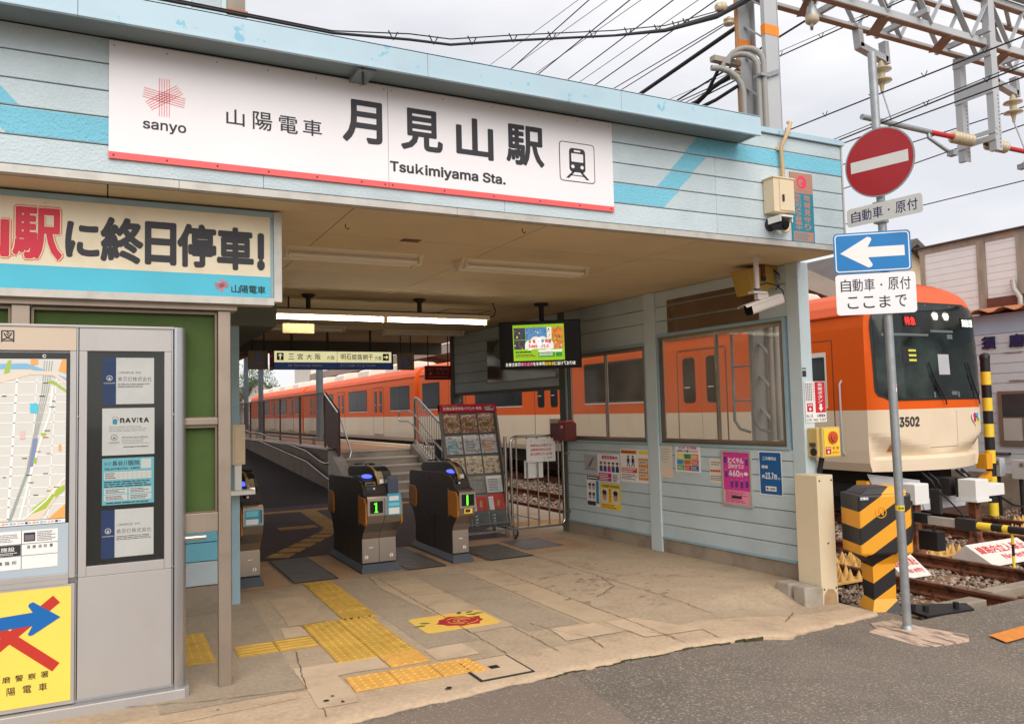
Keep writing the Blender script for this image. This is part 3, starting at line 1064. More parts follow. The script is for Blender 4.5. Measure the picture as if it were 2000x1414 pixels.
    m.build('corner_pillar', t, bev=.008)
    # windows
    for u0, u1, z0, z1, um in ((-2.213, -.16, 1.318, 2.705, -1.19), (-4.298, -2.422, 1.318, 2.62, -3.325)):
        m = MB(WF)
        k = .032
        m.box((u0, z0, -.06), (u0 + k, z1, .012), 'frame_blue')
        m.box((u1 - k, z0, -.06), (u1, z1, .012), 'frame_blue')
        m.box((u0 + k, z0, -.06), (u1 - k, z0 + k, .012), 'frame_blue')
        m.box((u0 + k, z1 - k, -.06), (u1 - k, z1, .012), 'frame_blue')
        w = m.build('window', t)
        a0, a1, b0, b1 = u0 + k, u1 - k, z0 + k, z1 - k
        q = .030
        m = MB(WF)
        m.box((a0, b0, -.05), (a1, b0 + q, -.006), 'alu_dark')
        m.box((a0, b1 - q, -.05), (a1, b1, -.006), 'alu_dark')
        m.box((a0, b0 + q, -.05), (a0 + q, b1 - q, -.006), 'alu_dark')
        m.box((a1 - q, b0 + q, -.05), (a1, b1 - q, -.006), 'alu_dark')
        m.build('track_frame', w)
        for (c0, c1, ww) in ((a0 + q, um + .02, -.044), (um - .02, a1 - q, -.026)):
            m = MB(WF)
            s = .028
            m.box((c0, b0 + q, ww), (c0 + s, b1 - q, ww + .016), 'alu')
            m.box((c1 - s, b0 + q, ww), (c1, b1 - q, ww + .016), 'alu')
            m.box((c0 + s, b0 + q, ww), (c1 - s, b0 + q + s, ww + .016), 'alu')
            m.box((c0 + s, b1 - q - s, ww), (c1 - s, b1 - q, ww + .016), 'alu')
            m.build('sash', w)
            m = MB(WF)
            m.add([(c0 + s, b0 + q + s, ww + .008), (c1 - s, b0 + q + s, ww + .008), (c1 - s, b1 - q - s, ww + .008), (c0 + s, b1 - q - s, ww + .008)], [(0, 1, 2, 3)], 'pane_glass')
            m.build('pane', w)
    # office wall at the back left with siding
    m = MB()
    m.box((-2.6, 8.33, 0), (1.07, 8.5, 3.24), 'dull_green')
    m.box((-2.6, 8.30, 0), (1.08, 8.5, .195), 'concrete_base')
    m.box((.98, 8.5, 0), (1.07, 15.9, 3.24), 'dull_green')
    ow = m.build('office_wall', t)
    zz = [.2, .43, .61, .80, .98, 1.16, 1.34, 1.52, 1.7, 1.88, 2.06, 2.24, 2.42, 2.6, 2.78, 2.96, 3.24]
    for a, b in zip(zz, zz[1:]):
        m = MB(front(8.33))
        m.box((-2.6, a + .004, -.01), (1.08, b - .004, .028), 'stripe_blue' if .42 < a < .7 else 'siding')
        m.build('siding_board', ow, bev=.0035)
    m = MB()
    m.box((1.09, 8.24, 0), (1.165, 8.33, 2.70), 'frame_blue')
    m.build('corner_post', t)
    m = MB()
    m.box((-2.0, 8.20, 2.70), (1.52, 15.8, 3.248), 'dull_green')
    m.build('bulkhead', t)
    m = MB()
    m.box((.9, 15.7, 3.02), (6.3, 15.98, 3.262), 'dull_green')
    m.build('rear_beam', t)
    # concrete blocks at the wall foot are separate things
make_building()

for k, (x0, x1, y0, y1, lab) in enumerate(((6.0, 6.30, 5.80, 6.02, 'worn concrete block at the wall foot, the one further from the road'),
                                           (6.0, 6.30, 5.60, 5.795, 'worn concrete block at the wall foot touching the white cover box'))):
    m = MB()
    z0 = gz(6.1, 5.7)
    m.prism([(x0 - .09, y0 + .05), (x1 - .2, y0 - .0), (x1 - .2, y1), (x0 - .09, y1)], z0 - .02, .055 + .02 * k * 0, 'concrete_block')
    o = m.build('concrete_block', loc=(x0, y0, z0), bev=.012)
    tag(o, lab, 'concrete block', 'concrete blocks at the wall foot')
# white cover box in front of the corner pillar
def cover_box():
    z0 = gz(6.2, 5.6)
    t = thing('cover_box', 'tall white metal cover box standing in front of the corner pillar', 'cover box', (6.2, 5.7, z0))
    m = MB()
    m.box((6.10, 5.615, z0), (6.315, 5.90, 1.10), 'cream_box')
    m.build('casing', t, bev=.006)
    for x, z in ((6.13, 1.05), (6.29, 1.05), (6.13, .02), (6.29, .02), (6.21, .45)):
        m = MB()
        m.cyl((x, 5.616, z), (x, 5.608, z), .008, 'steel_dark', 8)
        m.build('screw', t)
    m = MB(front(5.6135))
    m.prism([(6.12, z0 + .005), (6.30, z0 + .005), (6.29, z0 + .09), (6.25, z0 + .14), (6.18, z0 + .15), (6.13, z0 + .1)], 0, .0015, pm('dirt', (170, 140, 104), .9, nz=.2, ns=12))
    m.build('dirt_stain', t)
cover_box()
# cream junction box on the corner post
def junction():
    t = thing('junction_box', 'cream electrical box fixed on the post beside the ticket hall opening', 'electrical box', (1.16, 8.2, 1.35))
    m = MB()
    m.box((1.085, 8.12, 1.345), (1.20, 8.236, 1.73), 'cream_box')
    m.build('case', t, bev=.005)
    m = MB()
    m.box((1.10, 8.112, 1.36), (1.185, 8.119, 1.715), 'cream_box')
    m.build('lid', t, bev=.002)
    m = MB()
    m.box((1.11, 8.15, 1.10), (1.17, 8.23, 1.344), 'white_paint')
    m.box((1.0, 8.05, 1.06), (1.28, 8.236, 1.098), 'white_paint')
    m.build('bracket', t)
junction()
# ------------------------------------------------------------------ signs on the front
pm('sign_white', (238, 234, 236), .4, nz=.02, ns=1.5)
pm('sign_red', (238, 98, 98), .45, nz=.03)
pm('logo_red', (238, 110, 116), .5, nz=0)
pm('banner_cream', (226, 214, 186), .55, nz=.05, ns=2.5, grime=.4, gc=(188, 168, 132), gs=3.5)
pm('banner_blue', (78, 186, 210), .5, nz=.05, ns=2.5)
pm('banner_red', (205, 38, 62), .5, nz=.02)
pm('banner_orange', (214, 106, 60), .5, nz=0)
pm('case_green', (70, 90, 42), .85, nz=.08, ns=6, bump=.5, bs=200)
pm('board_grey', (178, 174, 171), .42, .35, nz=.05, ns=2, stretch=(1, 1, .4), grime=.2, gc=(160, 138, 118), gs=2.5)
pm('board_pink', (198, 180, 160), .42, .35, nz=.05, ns=2, stretch=(.4, 1, 1))
pm('board_steel', (186, 186, 188), .3, .8, nz=.05, ns=2)
pm('panel_dark', (34, 34, 32), .12, nz=.05, coat=.6)
pm('paper', (238, 234, 232), .7, nz=.04, ns=7, bump=1.6, bs=9)
pm('paper_navy', (32, 60, 112), .6, nz=.08, ns=7, bump=1.6, bs=9)
pm('flyer_blue', (126, 208, 224), .6, nz=.03)
pm('print_grey', (112, 110, 114), .6, nz=0)
pm('print_light', (176, 172, 172), .6, nz=0)
pm('print_teal', (48, 160, 196), .6, nz=0)
pm('yellow_panel', (244, 212, 92), .45, nz=.03, ns=3)
pm('arrow_blue', (14, 100, 172), .45, nz=.02)
pm('arrow_red', (190, 52, 40), .45, nz=.02)
for n_, c_ in dict(map_ground=(214, 212, 204), map_road=(242, 240, 236), map_tan=(232, 210, 188), map_green=(164, 190, 70), map_orange=(242, 168, 92), map_blue=(128, 182, 216), map_rail=(158, 164, 158), map_cyan=(88, 196, 220), map_station=(130, 140, 176), map_pink=(226, 190, 186)).items():
    pm(n_, c_, .4, nz=.02)
glass('case_glass', haze=.03, refl=.09, hazec=(150, 150, 150), tint=(240, 242, 240))

def star_logo(m, cx, cz, s, mat, w, lw):
    """bundle of five fine lines crossing in three directions"""
    for ang, n, L in ((90, 5, 1.0), (-9, 5, 1.0), (36, 5, .92)):
        a = rad(ang)
        d = Vector((math.cos(a), math.sin(a)))
        p = Vector((-d.y, d.x))
        for k in range(n):
            o = p * (k - (n - 1) / 2) * s * .118
            a0 = Vector((cx, cz)) + o - d * s * L
            a1 = Vector((cx, cz)) + o + d * s * L
            m.bar((a0.x, a0.y, w), (a1.x, a1.y, w), lw, .0008, mat, up=(0, 0, 1))

def name_sign():
    t = thing('station_sign', 'long white station name board with a red lower edge on the front fascia', 'sign', (1.85, 5.36, 3.39))
    F = front(5.375)
    for k, (x0, x1) in enumerate(((.003, 1.7765), (1.7795, 3.690))):
        m = MB(F)
        m.box((x0, 3.436, 0), (x1, 4.131, .010), 'sign_white')
        pn = m.build('panel', t, bev=.001)
        m = MB(F)
        m.box((x0, 3.394, 0), (x1, 3.4355, .011), 'sign_red')
        m.build('red_edge', pn)
        for x in ([.03, .33, .63, .95, 1.27, 1.58, 1.75] if k == 0 else [1.805, 2.2, 2.6, 3.0, 3.36, 3.66]):
            m = MB(F)
            m.disc(x, 3.415, .006, .011, .0135, 'ink', 8)
            m.build('screw', pn)
            m = MB(F)
            m.disc(x, 4.10, .006, .010, .0125, 'trim_grey', 8)
            m.build('screw', pn)
    m = MB(F)
    W = .0115
    for c, b in (('山', (.684, 3.696, .799, 3.803)), ('陽', (.85, 3.689, .975, 3.811)), ('電', (1.018, 3.691, 1.143, 3.808)), ('車', (1.177, 3.695, 1.306, 3.806))):
        m.text(c, b, 'ink', W, .012)
    m.build('lettering', t)
    m = MB(F)
    for c, b in (('月', (1.449, 3.690, 1.735, 3.997)), ('見', (1.872, 3.688, 2.195, 3.997)), ('山', (2.301, 3.684, 2.607, 3.992)), ('駅', (2.715, 3.680, 3.047, 3.997))):
        m.text(c, b, 'ink', W, .03)
    m.build('lettering', t)
    m = MB(F)
    m.text('Tsu', (1.787, 3.5145, 1.966, 3.590), 'ink', W, .03)
    m.box((1.979, 3.516, W - .0008), (1.994, 3.590, W), 'ink')
    m.prism([(1.992, 3.537), (2.022, 3.569), (2.040, 3.569), (1.992, 3.520)], W - .0008, W + .0001, 'ink')
    m.prism([(2.003, 3.540), (2.024, 3.516), (2.043, 3.516), (2.014, 3.551)], W - .0008, W + .0002, 'ink')
    m.text('imiyama Sta.', (2.052, 3.494, 2.703, 3.590), 'ink', W, .03)
    m.build('lettering', t)
    m = MB(F)
    m.text('sanyo', (.192, 3.586, .443, 3.653), 'ink', W, .02)
    m.build('lettering', t)
    m = MB(F)
    star_logo(m, .315, 3.815, .122, 'logo_red', W, .0035)
    m.build('logo', t)
    # train pictogram in a rounded frame
    m = MB(F)
    x0, z0, x1, z1 = 3.183, 3.602, 3.513, 3.922
    m.rrect(x0, z0, x1, z1, .03, .010, .0112, 'ink')
    m.rrect(x0 + .007, z0 + .007, x1 - .007, z1 - .007, .024, .0112, .0120, 'sign_white')
    cx = .5 * (x0 + x1)
    m.rrect(cx - .075, 3.682, cx + .075, 3.875, .03, .0120, .0128, 'ink')
    m.rrect(cx - .055, 3.765, cx + .055, 3.832, .006, .0128, .0136, 'sign_white')
    m.rrect(cx - .03, 3.846, cx + .03, 3.860, .004, .0128, .0136, 'sign_white')
    for sx in (-1, 1):
        m.disc(cx + sx * .043, 3.725, .015, .0128, .0136, 'sign_white', 16)
        m.prism([(cx + sx * .03 - .012, 3.69), (cx + sx * .03 + .012, 3.69), (cx + sx * .095 + .014, 3.628), (cx + sx * .095 - .014, 3.628)][::1 if True else -1], .0120, .0128, 'ink')
    m.bar((cx - .065, 3.655, .0124), (cx + .065, 3.655, .0124), .008, .0008, 'ink', up=(0, 0, 1))
    m.build('pictogram', t)
name_sign()

def banner():
    t = thing('banner_sign', 'cream banner board with red and black lettering over a blue band, above the notice case', 'sign', (.2, 5.72, 2.6))
    F = front(5.72)
    m = MB(F)
    m.box((-1.6, 2.624, -.03), (1.02, 2.772, 0), 'banner_blue')
    m.build('blue_band', t)
    m = MB(F)
    m.box((-1.6, 2.7725, -.03), (1.02, 3.195, 0), 'banner_cream')
    m.build('panel', t)
    m = MB(F)
    m.box((1.045, 2.60, -.12), (1.098, 3.235, .004), 'trim_grey')
    m.box((1.021, 2.60, -.11), (1.044, 3.235, -.012), 'frame_blue')
    m.box((-1.6, 3.197, -.12), (1.044, 3.235, -.005), 'frame_blue')
    m.box((-1.6, 2.575, -.12), (1.044, 2.6235, .004), 'trim_grey')
    m.build('frame', t)
    m = MB(F)
    for c, b in (('に', (-.238, 2.835, -.045, 3.066)), ('終', (-.040, 2.812, .212, 3.112)), ('日', (.219, 2.815, .411, 3.103)), ('停', (.415, 2.812, .662, 3.108)), ('車', (.666, 2.808, .908, 3.105)), ('!', (.93, 2.816, .982, 3.078))):
        m.text(c, b, 'ink', .0022, .045)
    m.htext('山陽電車', (.757, 2.652, .987, 2.706), 'ink_black', .0022, .012, .06)
    m.build('lettering', t)
    m = MB(F)
    for c, b in (('見', (-1.13, 2.812, -.86, 3.132)), ('山', (-.83, 2.815, -.537, 3.106)), ('駅', (-.521, 2.810, -.255, 3.135))):
        m.text(c, (b[0] - .012, b[1] - .012, b[2] + .012, b[3] + .012), 'banner_orange', .0012, .075)
        m.text(c, (b[0] - .006, b[1] - .006, b[2] + .006, b[3] + .006), 'banner_cream', .0018, .066)
        m.text(c, b, 'banner_red', .0026, .038)
    m.build('red_lettering', t)
    m = MB(F)
    star_logo(m, .696, 2.70, .045, 'logo_red', .002, .0022)
    m.build('logo', t)
    for x, z in ((1.0, 3.175), (-.35, 3.17), (1.0, 2.64), (-.1, 2.64)):
        m = MB(F)
        m.disc(x, z, .005, 0, .003, 'trim_grey', 8)
        m.build('screw', t)
banner()

def notice_case():
    t = thing('notice_case', 'tall aluminium notice case with green felt panels behind the map board', 'notice case', (0, 5.87, 0))
    m = MB()
    m.box((-1.6, 5.78, 2.535), (.805, 5.93, 2.60), 'alu')
    m.box((-1.6, 5.80, 2.602), (.79, 5.93, 2.632), 'alu_dark')
    m.build('header', t, bev=.004)
    for x0, x1 in ((.682, .763), (-.53, -.43)):
        m = MB()
        m.box((x0, 5.80, 0), (x1, 5.88, 2.534), 'alu')
        m.build('post', t, bev=.005)
    for a, b, x0, x1 in ((1.80, 2.53, -.425, .678), (1.165, 1.755, -.425, .678), (1.80, 2.53, -1.55, -.535), (1.165, 1.755, -1.55, -.535)):
        m = MB()
        m.box((x0, 5.87, a), (x1, 5.89, b), 'case_green')
        m.build('green_panel', t)
        m = MB()
        k = .02
        m.box((x0, 5.83, b - k), (x1, 5.869, b), 'alu_dark')
        m.box((x0, 5.83, a), (x1, 5.869, a + .008), 'alu_dark')
        m.box((x1 - k * .7, 5.83, a + .008), (x1, 5.869, b - k), 'alu_dark')
        m.box((x0, 5.83, a + .008), (x0 + k * .7, 5.869, b - k), 'alu_dark')
        m.build('panel_frame', t)
    m = MB()
    m.box((-1.55, 5.81, 1.757), (.68, 5.90, 1.80), 'alu')
    m.build('rail', t, bev=.003)
    m = MB()
    m.box((-1.55, 5.81, 1.035), (.68, 5.90, 1.163), 'alu')
    m.build('rail', t, bev=.003)
    m = MB()
    m.cyl((-.4, 5.80, 1.005), (.60, 5.80, 1.005), .018, 'chrome', 10)
    m.build('grip_bar', t)
notice_case()

def flyer_company(F, x0, z0, x1, z1, t, name, seed):
    """white flyer with navy side band"""
    k = x0 + (x1 - x0) * .255
    m = MB(F)
    m.box((k, z0, 0), (x1, z1, .0015), 'paper')
    o = m.build(name, t)
    m = MB(F)
    m.box((x0, z0 - .004, 0), (k - .0005, z1, .0015), 'paper_navy')
    m.build('navy_band', o)
    m = MB(F)
    W = .0022
    h = z1 - z0
    m.htext('表示灯株式会社', (k + .008, z0 + h * .49, x1 - .012, z0 + h * .585), 'print_grey', W, 0, .12)
    m.htext('この案内図の企画・制作は', (k + .010, z0 + h * .655, k + (x1 - k) * .66, z0 + h * .70), 'print_grey', W, 0, .1)
    m.lines((k + .010, z0 + h * .35, x1 - .01, z0 + h * .45), 3, 'print_grey', W, .45, seed)
    c = (x0 + k) / 2
    zc = z0 + h * .56
    for i in range(16):
        a, b = 2 * math.pi * i / 16, 2 * math.pi * (i + 1) / 16
        m.bar((c + .016 * math.cos(a), zc + .016 * math.sin(a), W), (c + .016 * math.cos(b), zc + .016 * math.sin(b), W), .004, .0006, 'white_print')
    m.prism([(c - .010, zc - .008), (c - .002, zc - .006), (c - .002, zc - .016), (c + .002, zc - .016), (c + .002, zc - .006), (c + .010, zc - .008), (c, zc + .008)], .0016, .0024, 'white_print')
    m.text('HYOJITO', (x0 + .006, z0 + h * .44, k - .006, z0 + h * .462), 'white_print', W, .03)
    m.build('print', o)

def map_board():
    t = thing('map_board', 'grey metal area map board with a dark poster window standing at the kerb', 'map board', (-.1, 5.75, 0))
    m = MB()
    m.box((-1.6, 5.782, .06), (.40, 5.86, 2.40), 'board_steel')
    m.build('back_body', t)
    m = MB()
    m.box((-1.6, 5.70, -.03), (.395, 5.90, .062), 'board_grey')
    m.prism([(.395, 5.70), (.46, 5.70), (.49, 5.73), (.49, 5.90), (.395, 5.90)], -.03, .062, 'board_grey')
    m.build('plinth', t, bev=.006)
    # rounded right edge post
    m = MB()
    pts = [(.40, 5.86)] + [(.40 + .075 * math.sin(rad(a)), 5.80 - .075 * math.cos(rad(a))) for a in range(0, 91, 10)] + [(.475, 5.86)]
    m.prism(pts, .063, 2.405, 'board_steel', False)
    for i in range(len(m.sm)):
        m.sm[i] = len(m.f[i]) == 4
    m.build('edge_post', t)
    F = front(5.755)
    # upper header panels, dividers
    def panel(n, x0, z0, x1, z1, mat, w0=0, w1=.012, bev=.002):
        m = MB(F)
        m.box((x0, z0, w0), (x1, z1, w1), mat)
        return m.build(n, t, bev=bev)
    panel('header_panel', -1.6, 2.245, -.17, 2.392, 'board_pink')
    panel('header_panel', -.155, 2.245, .385, 2.392, 'board_grey')
    panel('top_cap', -1.6, 2.393, .40, 2.408, 'board_grey', -.1, .02)
    for x in (-.1625, .3905):
        m = MB(F)
        m.box((x - .0065, .085, -.01), (x + .0065, 2.391, .004), 'steel_dark')
        m.build('divider_groove', t)
        m = MB(F)
        m.box((x - .0045, .085, .004), (x + .0015, 2.391, .014), 'board_steel')
        m.build('divider', t)
        for z in (1.83, .84):
            m = MB(F)
            m.disc(x, z, .007, .014, .020, 'chrome', 10)
            m.build('lock', t)
    # frame around the map
    panel('map_frame_panel', -.205, .835, -.170, 2.243, 'board_grey')
    panel('map_frame_panel', -1.6, .835, -.206, 1.17 - .34, 'board_grey')
    panel('map_frame_panel', -1.6, .80, -.206, .865, 'board_grey')
    m = MB(F)
    m.box((-1.6, 1.175, 0), (-.207, 2.232, .004), 'panel_dark')
    mp = m.build('map_window', t)
    # map print
    m = MB(F)
    X0, X1, Z0, Z1 = -1.56, -.226, 1.205, 2.192
    m.box((X0, Z0, .004), (X1, Z1, .0055), 'map_ground')
    q = random.Random(9)
    W = .0062
    def line(p, w, mat, wv=W):
        for a, b in zip(p, p[1:]):
            m.bar((a[0], a[1], wv), (b[0], b[1], wv), w, .0006, mat)
    for k in range(15):
        z = Z0 + .02 + k * .063
        if z < Z1 - .1:
            line([(X0, z + q.uniform(-.01, .03)), (X1 - .002, z + q.uniform(-.02, .01))], .005, 'map_road')
    for k in range(12):
        x = -1.455 + k * .105
        line([(x + .02, Z1 - .12), (x - .02, Z0 + .01)], .005 if k % 3 else .012, 'map_road')
    # river, main road, parks
    m.prism([(X0, 2.10), (-.6, 2.16), (-.44, 2.165), (X1 - .001, 2.075), (X1 - .001, 2.05), (-.42, 2.13), (-.6, 2.13), (X0, 2.07)], .0066, .0071, 'map_blue')
    m.prism([(X0, 2.0), (-.75, 2.02), (-.56, 2.05), (-.42, 2.095), (-.3, 2.09), (X1 - .001, 2.03), (X1 - .001, 2.055), (-.3, 2.115), (-.42, 2.12), (-.58, 2.08), (X0, 2.04)], .0072, .0077, 'map_tan')
    m.prism([(-.56, 2.10), (-.54, 2.18), (-.52, 2.185), (-.53, 2.11)], .0066, .0072, 'map_green')
    m.prism([(-.34, 2.045), (-.30, 2.04), (X1 - .001, 1.985), (X1 - .001, 2.0), (-.3, 2.06)], .0078, .0083, 'map_green')
    m.prism([(-.42, 2.15), (-.38, 2.16), (-.38, 2.19), (-.42, 2.19)], .0074, .0079, 'map_orange')
    m.prism([(-.27, 2.12), (X1 - .001, 2.10), (X1 - .001, 2.19), (-.25, 2.19)], .0074, .0079, 'map_orange')
    # railway, station
    for dx in (-.010, -.003, .004, .011):
        line([(-.325 + dx * 2, 2.18), (-.34 + dx * 1.6, 2.0), (-.385 + dx, 1.75), (-.43 + dx * .6, 1.5), (-.52 + dx * .6, 1.21)], .004, 'map_rail', .0070)
    line([(-.30, 2.02), (-.315, 1.85), (-.37, 1.66), (-.42, 1.45), (-.47, 1.21)], .012, 'map_road', .0074)
    m.prism([(-.42, 1.53), (-.40, 1.53), (-.376, 1.70), (-.402, 1.70)], .0078, .0083, 'map_station')
    m.prism([(-.42, 1.86), (-.378, 1.855), (-.378, 1.915), (-.42, 1.92)], .0078, .0083, 'map_cyan')
    m.prism([(-.47, 1.70), (-.445, 1.70), (-.445, 1.75), (-.47, 1.75)], .0078, .0083, 'map_pink')
    m.prism([(-.265, 1.62), (-.25, 1.62), (-.25, 1.66), (-.265, 1.66)], .0078, .0083, 'map_orange')
    m.prism([(-.36, 1.715), (-.335, 1.715), (-.335, 1.735), (-.36, 1.735)], .0078, .0083, 'map_green')
    m.prism([(-.40, 1.55), (-.385, 1.55), (-.38, 1.585), (-.395, 1.585)], .0084, .0088, 'map_green')
    m.prism([(-.44, 1.206), (-.36, 1.206), (-.227, 1.40), (-.227, 1.43), (-.30, 1.40), (-.40, 1.25)], .0078, .0083, 'map_tan')
    m.prism([(-.41, 1.24), (-.33, 1.27), (-.28, 1.35), (-.30, 1.36), (-.40, 1.275)], .0084, .0088, 'map_green')
    m.prism([(-.28, 1.33), (-.23, 1.38), (-.23, 1.41), (-.27, 1.39), (-.285, 1.36)], .0084, .0088, 'map_green')
    m.prism([(-.32, 1.206), (-.227, 1.206), (-.227, 1.29)], .0084, .0088, 'map_orange')
    line([(-.45, 1.21), (-.33, 1.32), (-.25, 1.43), (X1 - .002, 1.45)], .008, 'map_road', .0090)
    for k in range(80):
        x, z = q.uniform(X0 + .04, X1 - .06), q.uniform(Z0 + .1, Z1 - .14)
        m.box((x, z, .0090), (x + q.uniform(.015, .032), z + .0045, .0094), 'red_print' if k % 9 == 0 else 'ink')
    m.build('map_print', mp)
    m = MB(F)
    m.text('C', (-.356, 2.2, -.337, 2.22), 'white_print', .006, .03)
    m.box((-1.56, 1.178, .004), (X1, 1.202, .0055), 'white_print')
    for k in range(9):
        m.box((-.60 + k * .04, 1.184, .0055), (-.585 + k * .04, 1.196, .006), ('ink', 'map_orange', 'map_blue', 'map_pink')[k % 4])
        m.box((-.582 + k * .04, 1.188, .0055), (-.567 + k * .04, 1.192, .006), 'ink')
    m.build('map_legend', mp)
    m = MB(F)
    m.box((-1.6, .866, 0), (-.207, 1.174, .006), pm('panel_sky', (176, 188, 196), .2, nz=.03, coat=.4))
    ip = m.build('info_panel', t)
    m = MB(F)
    m.box((-.8, .915, .006), (-.265, 1.145, .008), 'white_print')
    for z in (.945 + .05, 1.065):
        m.box((-.8, z - .0015, .008), (-.265, z + .0015, .0085), 'ink')
    m.box((-.4585, .915, .008), (-.4555, 1.145, .0085), 'ink')
    m.box((-.8, .998, .008), (-.46, 1.062, .0087), 'ink')
    m.htext('公共施設', (-.64, 1.025, -.49, 1.052), 'white_print', .0092, .01, .08)
    m.lines((-.58, 1.003, -.47, 1.02), 2, 'white_print', .0092, .4, 2)
    m.htext('須磨消防署', (-.435, 1.035, -.285, 1.055), 'ink', .0092, .01, .4)
    m.htext('合事務所', (-.62, .945, -.475, .968), 'ink', .0092, .01, .3)
    m.lines((-.60, 1.08, -.47, 1.13), 5, 'print_grey', .009, .4, 3)
    m.lines((-.375, 1.075, -.275, 1.138), 6, 'print_grey', .009, .45, 4)
    m.box((-.445, 1.078, .008), (-.385, 1.132, .009), 'steel_dark')
    m.box((-.44, 1.085, .009), (-.39, 1.118, .0094), 'print_grey')
    m.build('info_print', ip)
    m = MB(F)
    m.text('図', (-.576, 2.293, -.506, 2.366), 'ink', .013, .012)
    m.text('内', (-.68, 2.293, -.61, 2.366), 'ink', .013, .012)
    m.text('案', (-.79, 2.293, -.72, 2.366), 'ink', .013, .012)
    m.build('header_lettering', t)
    # dark poster window
    panel('poster_frame', -.155, .83, -.110, 2.243, 'board_grey')
    panel('poster_frame', .340, .83, .384, 2.243, 'board_grey')
    panel('poster_frame', -.109, .83, .339, .893, 'board_grey')
    m = MB(F)
    m.box((-.1085, .895, -.02), (.3385, 2.243, -.012), 'panel_dark')
    win = m.build('poster_window', t)
    m = MB(F)
    m.add([(-.1085, .894, .006), (.3385, .894, .006), (.3385, 2.243, .006), (-.1085, 2.243, .006)], [(0, 1, 2, 3)], 'case_glass')
    m.build('glass_pane', win)
    G = front(5.7655)
    flyer_company(G, -.022, 1.904, .278, 2.204, t, 'company_flyer', 1)
    flyer_company(G, -.027, .930, .277, 1.232, t, 'company_flyer', 5)
    # navigation flyer
    m = MB(G)
    m.box((-.024, 1.577, 0), (.281, 1.878, .0015), 'paper')
    o = m.build('service_flyer', t)
    m = MB(G)
    W = .0022
    x = .078
    for c, wd_ in (('n', .026), ('A', .031), ('V', .028), ('I', .006), ('t', .023), ('A', .031)):
        m.text(c, (x, 1.783, x + wd_, 1.815), 'ink', W, .05)
        x += wd_ + .005
    m.rrect(.035, 1.775, .062, 1.806, .006, .0016, .0022, 'print_teal')
    for a in range(7):
        m.disc(.034 + .006 * a, 1.812 + .01 * math.sin(a * 1.9), .003, .0016, .0022, 'ink' if a % 2 else 'red_print', 7)
    m.lines((.015, 1.725, .24, 1.765), 3, 'print_light', W, .35, 6)
    for i in range(14):
        a, b = 2 * math.pi * i / 14, 2 * math.pi * (i + 1) / 14
        m.bar((.045 + .018 * math.cos(a), 1.69 + .018 * math.sin(a), W), (.045 + .018 * math.cos(b), 1.69 + .018 * math.sin(b), W), .003, .0006, 'print_grey')
    m.prism([(.034, 1.682), (.056, 1.682), (.045, 1.696)], .0016, .0022, 'print_grey')
    m.text('HYOJITO', (.015, 1.652, .075, 1.662), 'print_grey', W, .02)
    m.htext('表示灯株式会社大阪支社', (.09, 1.682, .245, 1.695), 'print_grey', W, .01, .1)
    m.lines((.09, 1.645, .25, 1.678), 3, 'print_light', W, .4, 7)
    m.lines((.10, 1.622, .25, 1.634), 1, 'print_grey', W, .5, 8, .05)
    m.build('print', o)
    # clinic flyer
    m = MB(G)
    m.box((-.023, 1.262, 0), (.279, 1.558, .0015), 'flyer_blue')
    o = m.build('clinic_flyer', t)
    m = MB(G)
    m.htext('長谷川医院', (.033, 1.510, .195, 1.540), 'ink', W, .02, .08)
    m.htext('内科小児', (-.012, 1.512, .028, 1.536), 'ink', W, 0, .2)
    m.text('TEL(078)731-1801', (-.012, 1.482, .195, 1.498), 'ink', W, .03)
    m.box((-.012, 1.422, .0015), (.265, 1.472, .0019), 'white_print')
    for k in range(4):
        m.box((-.012, 1.4215 + k * .0165, .0019), (.265, 1.4225 + k * .0165, .0022), 'print_light')
    for k in range(8):
        m.box((.069 + k * .0275, 1.422, .0019), (.07 + k * .0275, 1.472, .0022), 'print_light')
    m.lines((-.005, 1.426, .06, 1.468), 3, 'print_grey', W, .45, 9)
    m.lines((-.012, 1.372, .26, 1.414), 3, 'ink', W, .5, 10, .12)
    for a in (-.012, .13):
        for b in (1.288, 1.331):
            m.box((a, b, .0015), (a + .134, b + .037, .0019), 'white_print')
            m.lines((a + .01, b + .004, a + .124, b + .033), 3, 'print_grey', .0023, .5, int(1000 * b + 100 * a))
    m.lines((.0, 1.268, .25, 1.28), 1, 'ink', W, .6, 12, .05)
    m.box((.202, 1.487, .0015), (.262, 1.548, .0019), 'white_print')
    m.build('print', o)
    # plain lower panel and police sign
    panel('lower_panel', -.155, .088, .384, .828, 'board_grey')
    panel('lower_frame', -1.6, .07, -.170, .799, 'board_grey', 0, .008)
    m = MB(F)
    m.box((-1.2, .095, .008), (-.190, .785, .011), 'yellow_panel')
    pl = m.build('warning_panel', t)
    m = MB(F)
    cx, cz = -.50, .515
    m.bar((cx - .30, cz - .235, .0114), (cx + .232, cz + .20, .0114), .060, .0008, 'arrow_red')
    m.bar((cx - .30, cz + .25, .0118), (cx + .232, cz - .21, .0118), .060, .0008, 'arrow_red')
    m.build('red_cross', pl)
    m = MB(F)
    P = [(-1.1, .54), (-.395, .571), (-.418, .523), (-.409, .512), (-.392, .515), (-.246, .604), (-.392, .712), (-.412, .705), (-.418, .690), (-.393, .650), (-1.1, .61)]
    m.prism(P, .0125, .0135, 'arrow_blue')
    m.build('blue_arrow', pl)
    m = MB(F)
    m.htext('須磨警察署', (-.625, .262 - .01, -.295, .300 - .01), 'ink_black', .0118, .014, .35)
    m.htext('山陽電車', (-.625, .175, -.295, .222), 'ink_black', .0118, .014, .45)
    m.build('lettering', pl)
map_board()
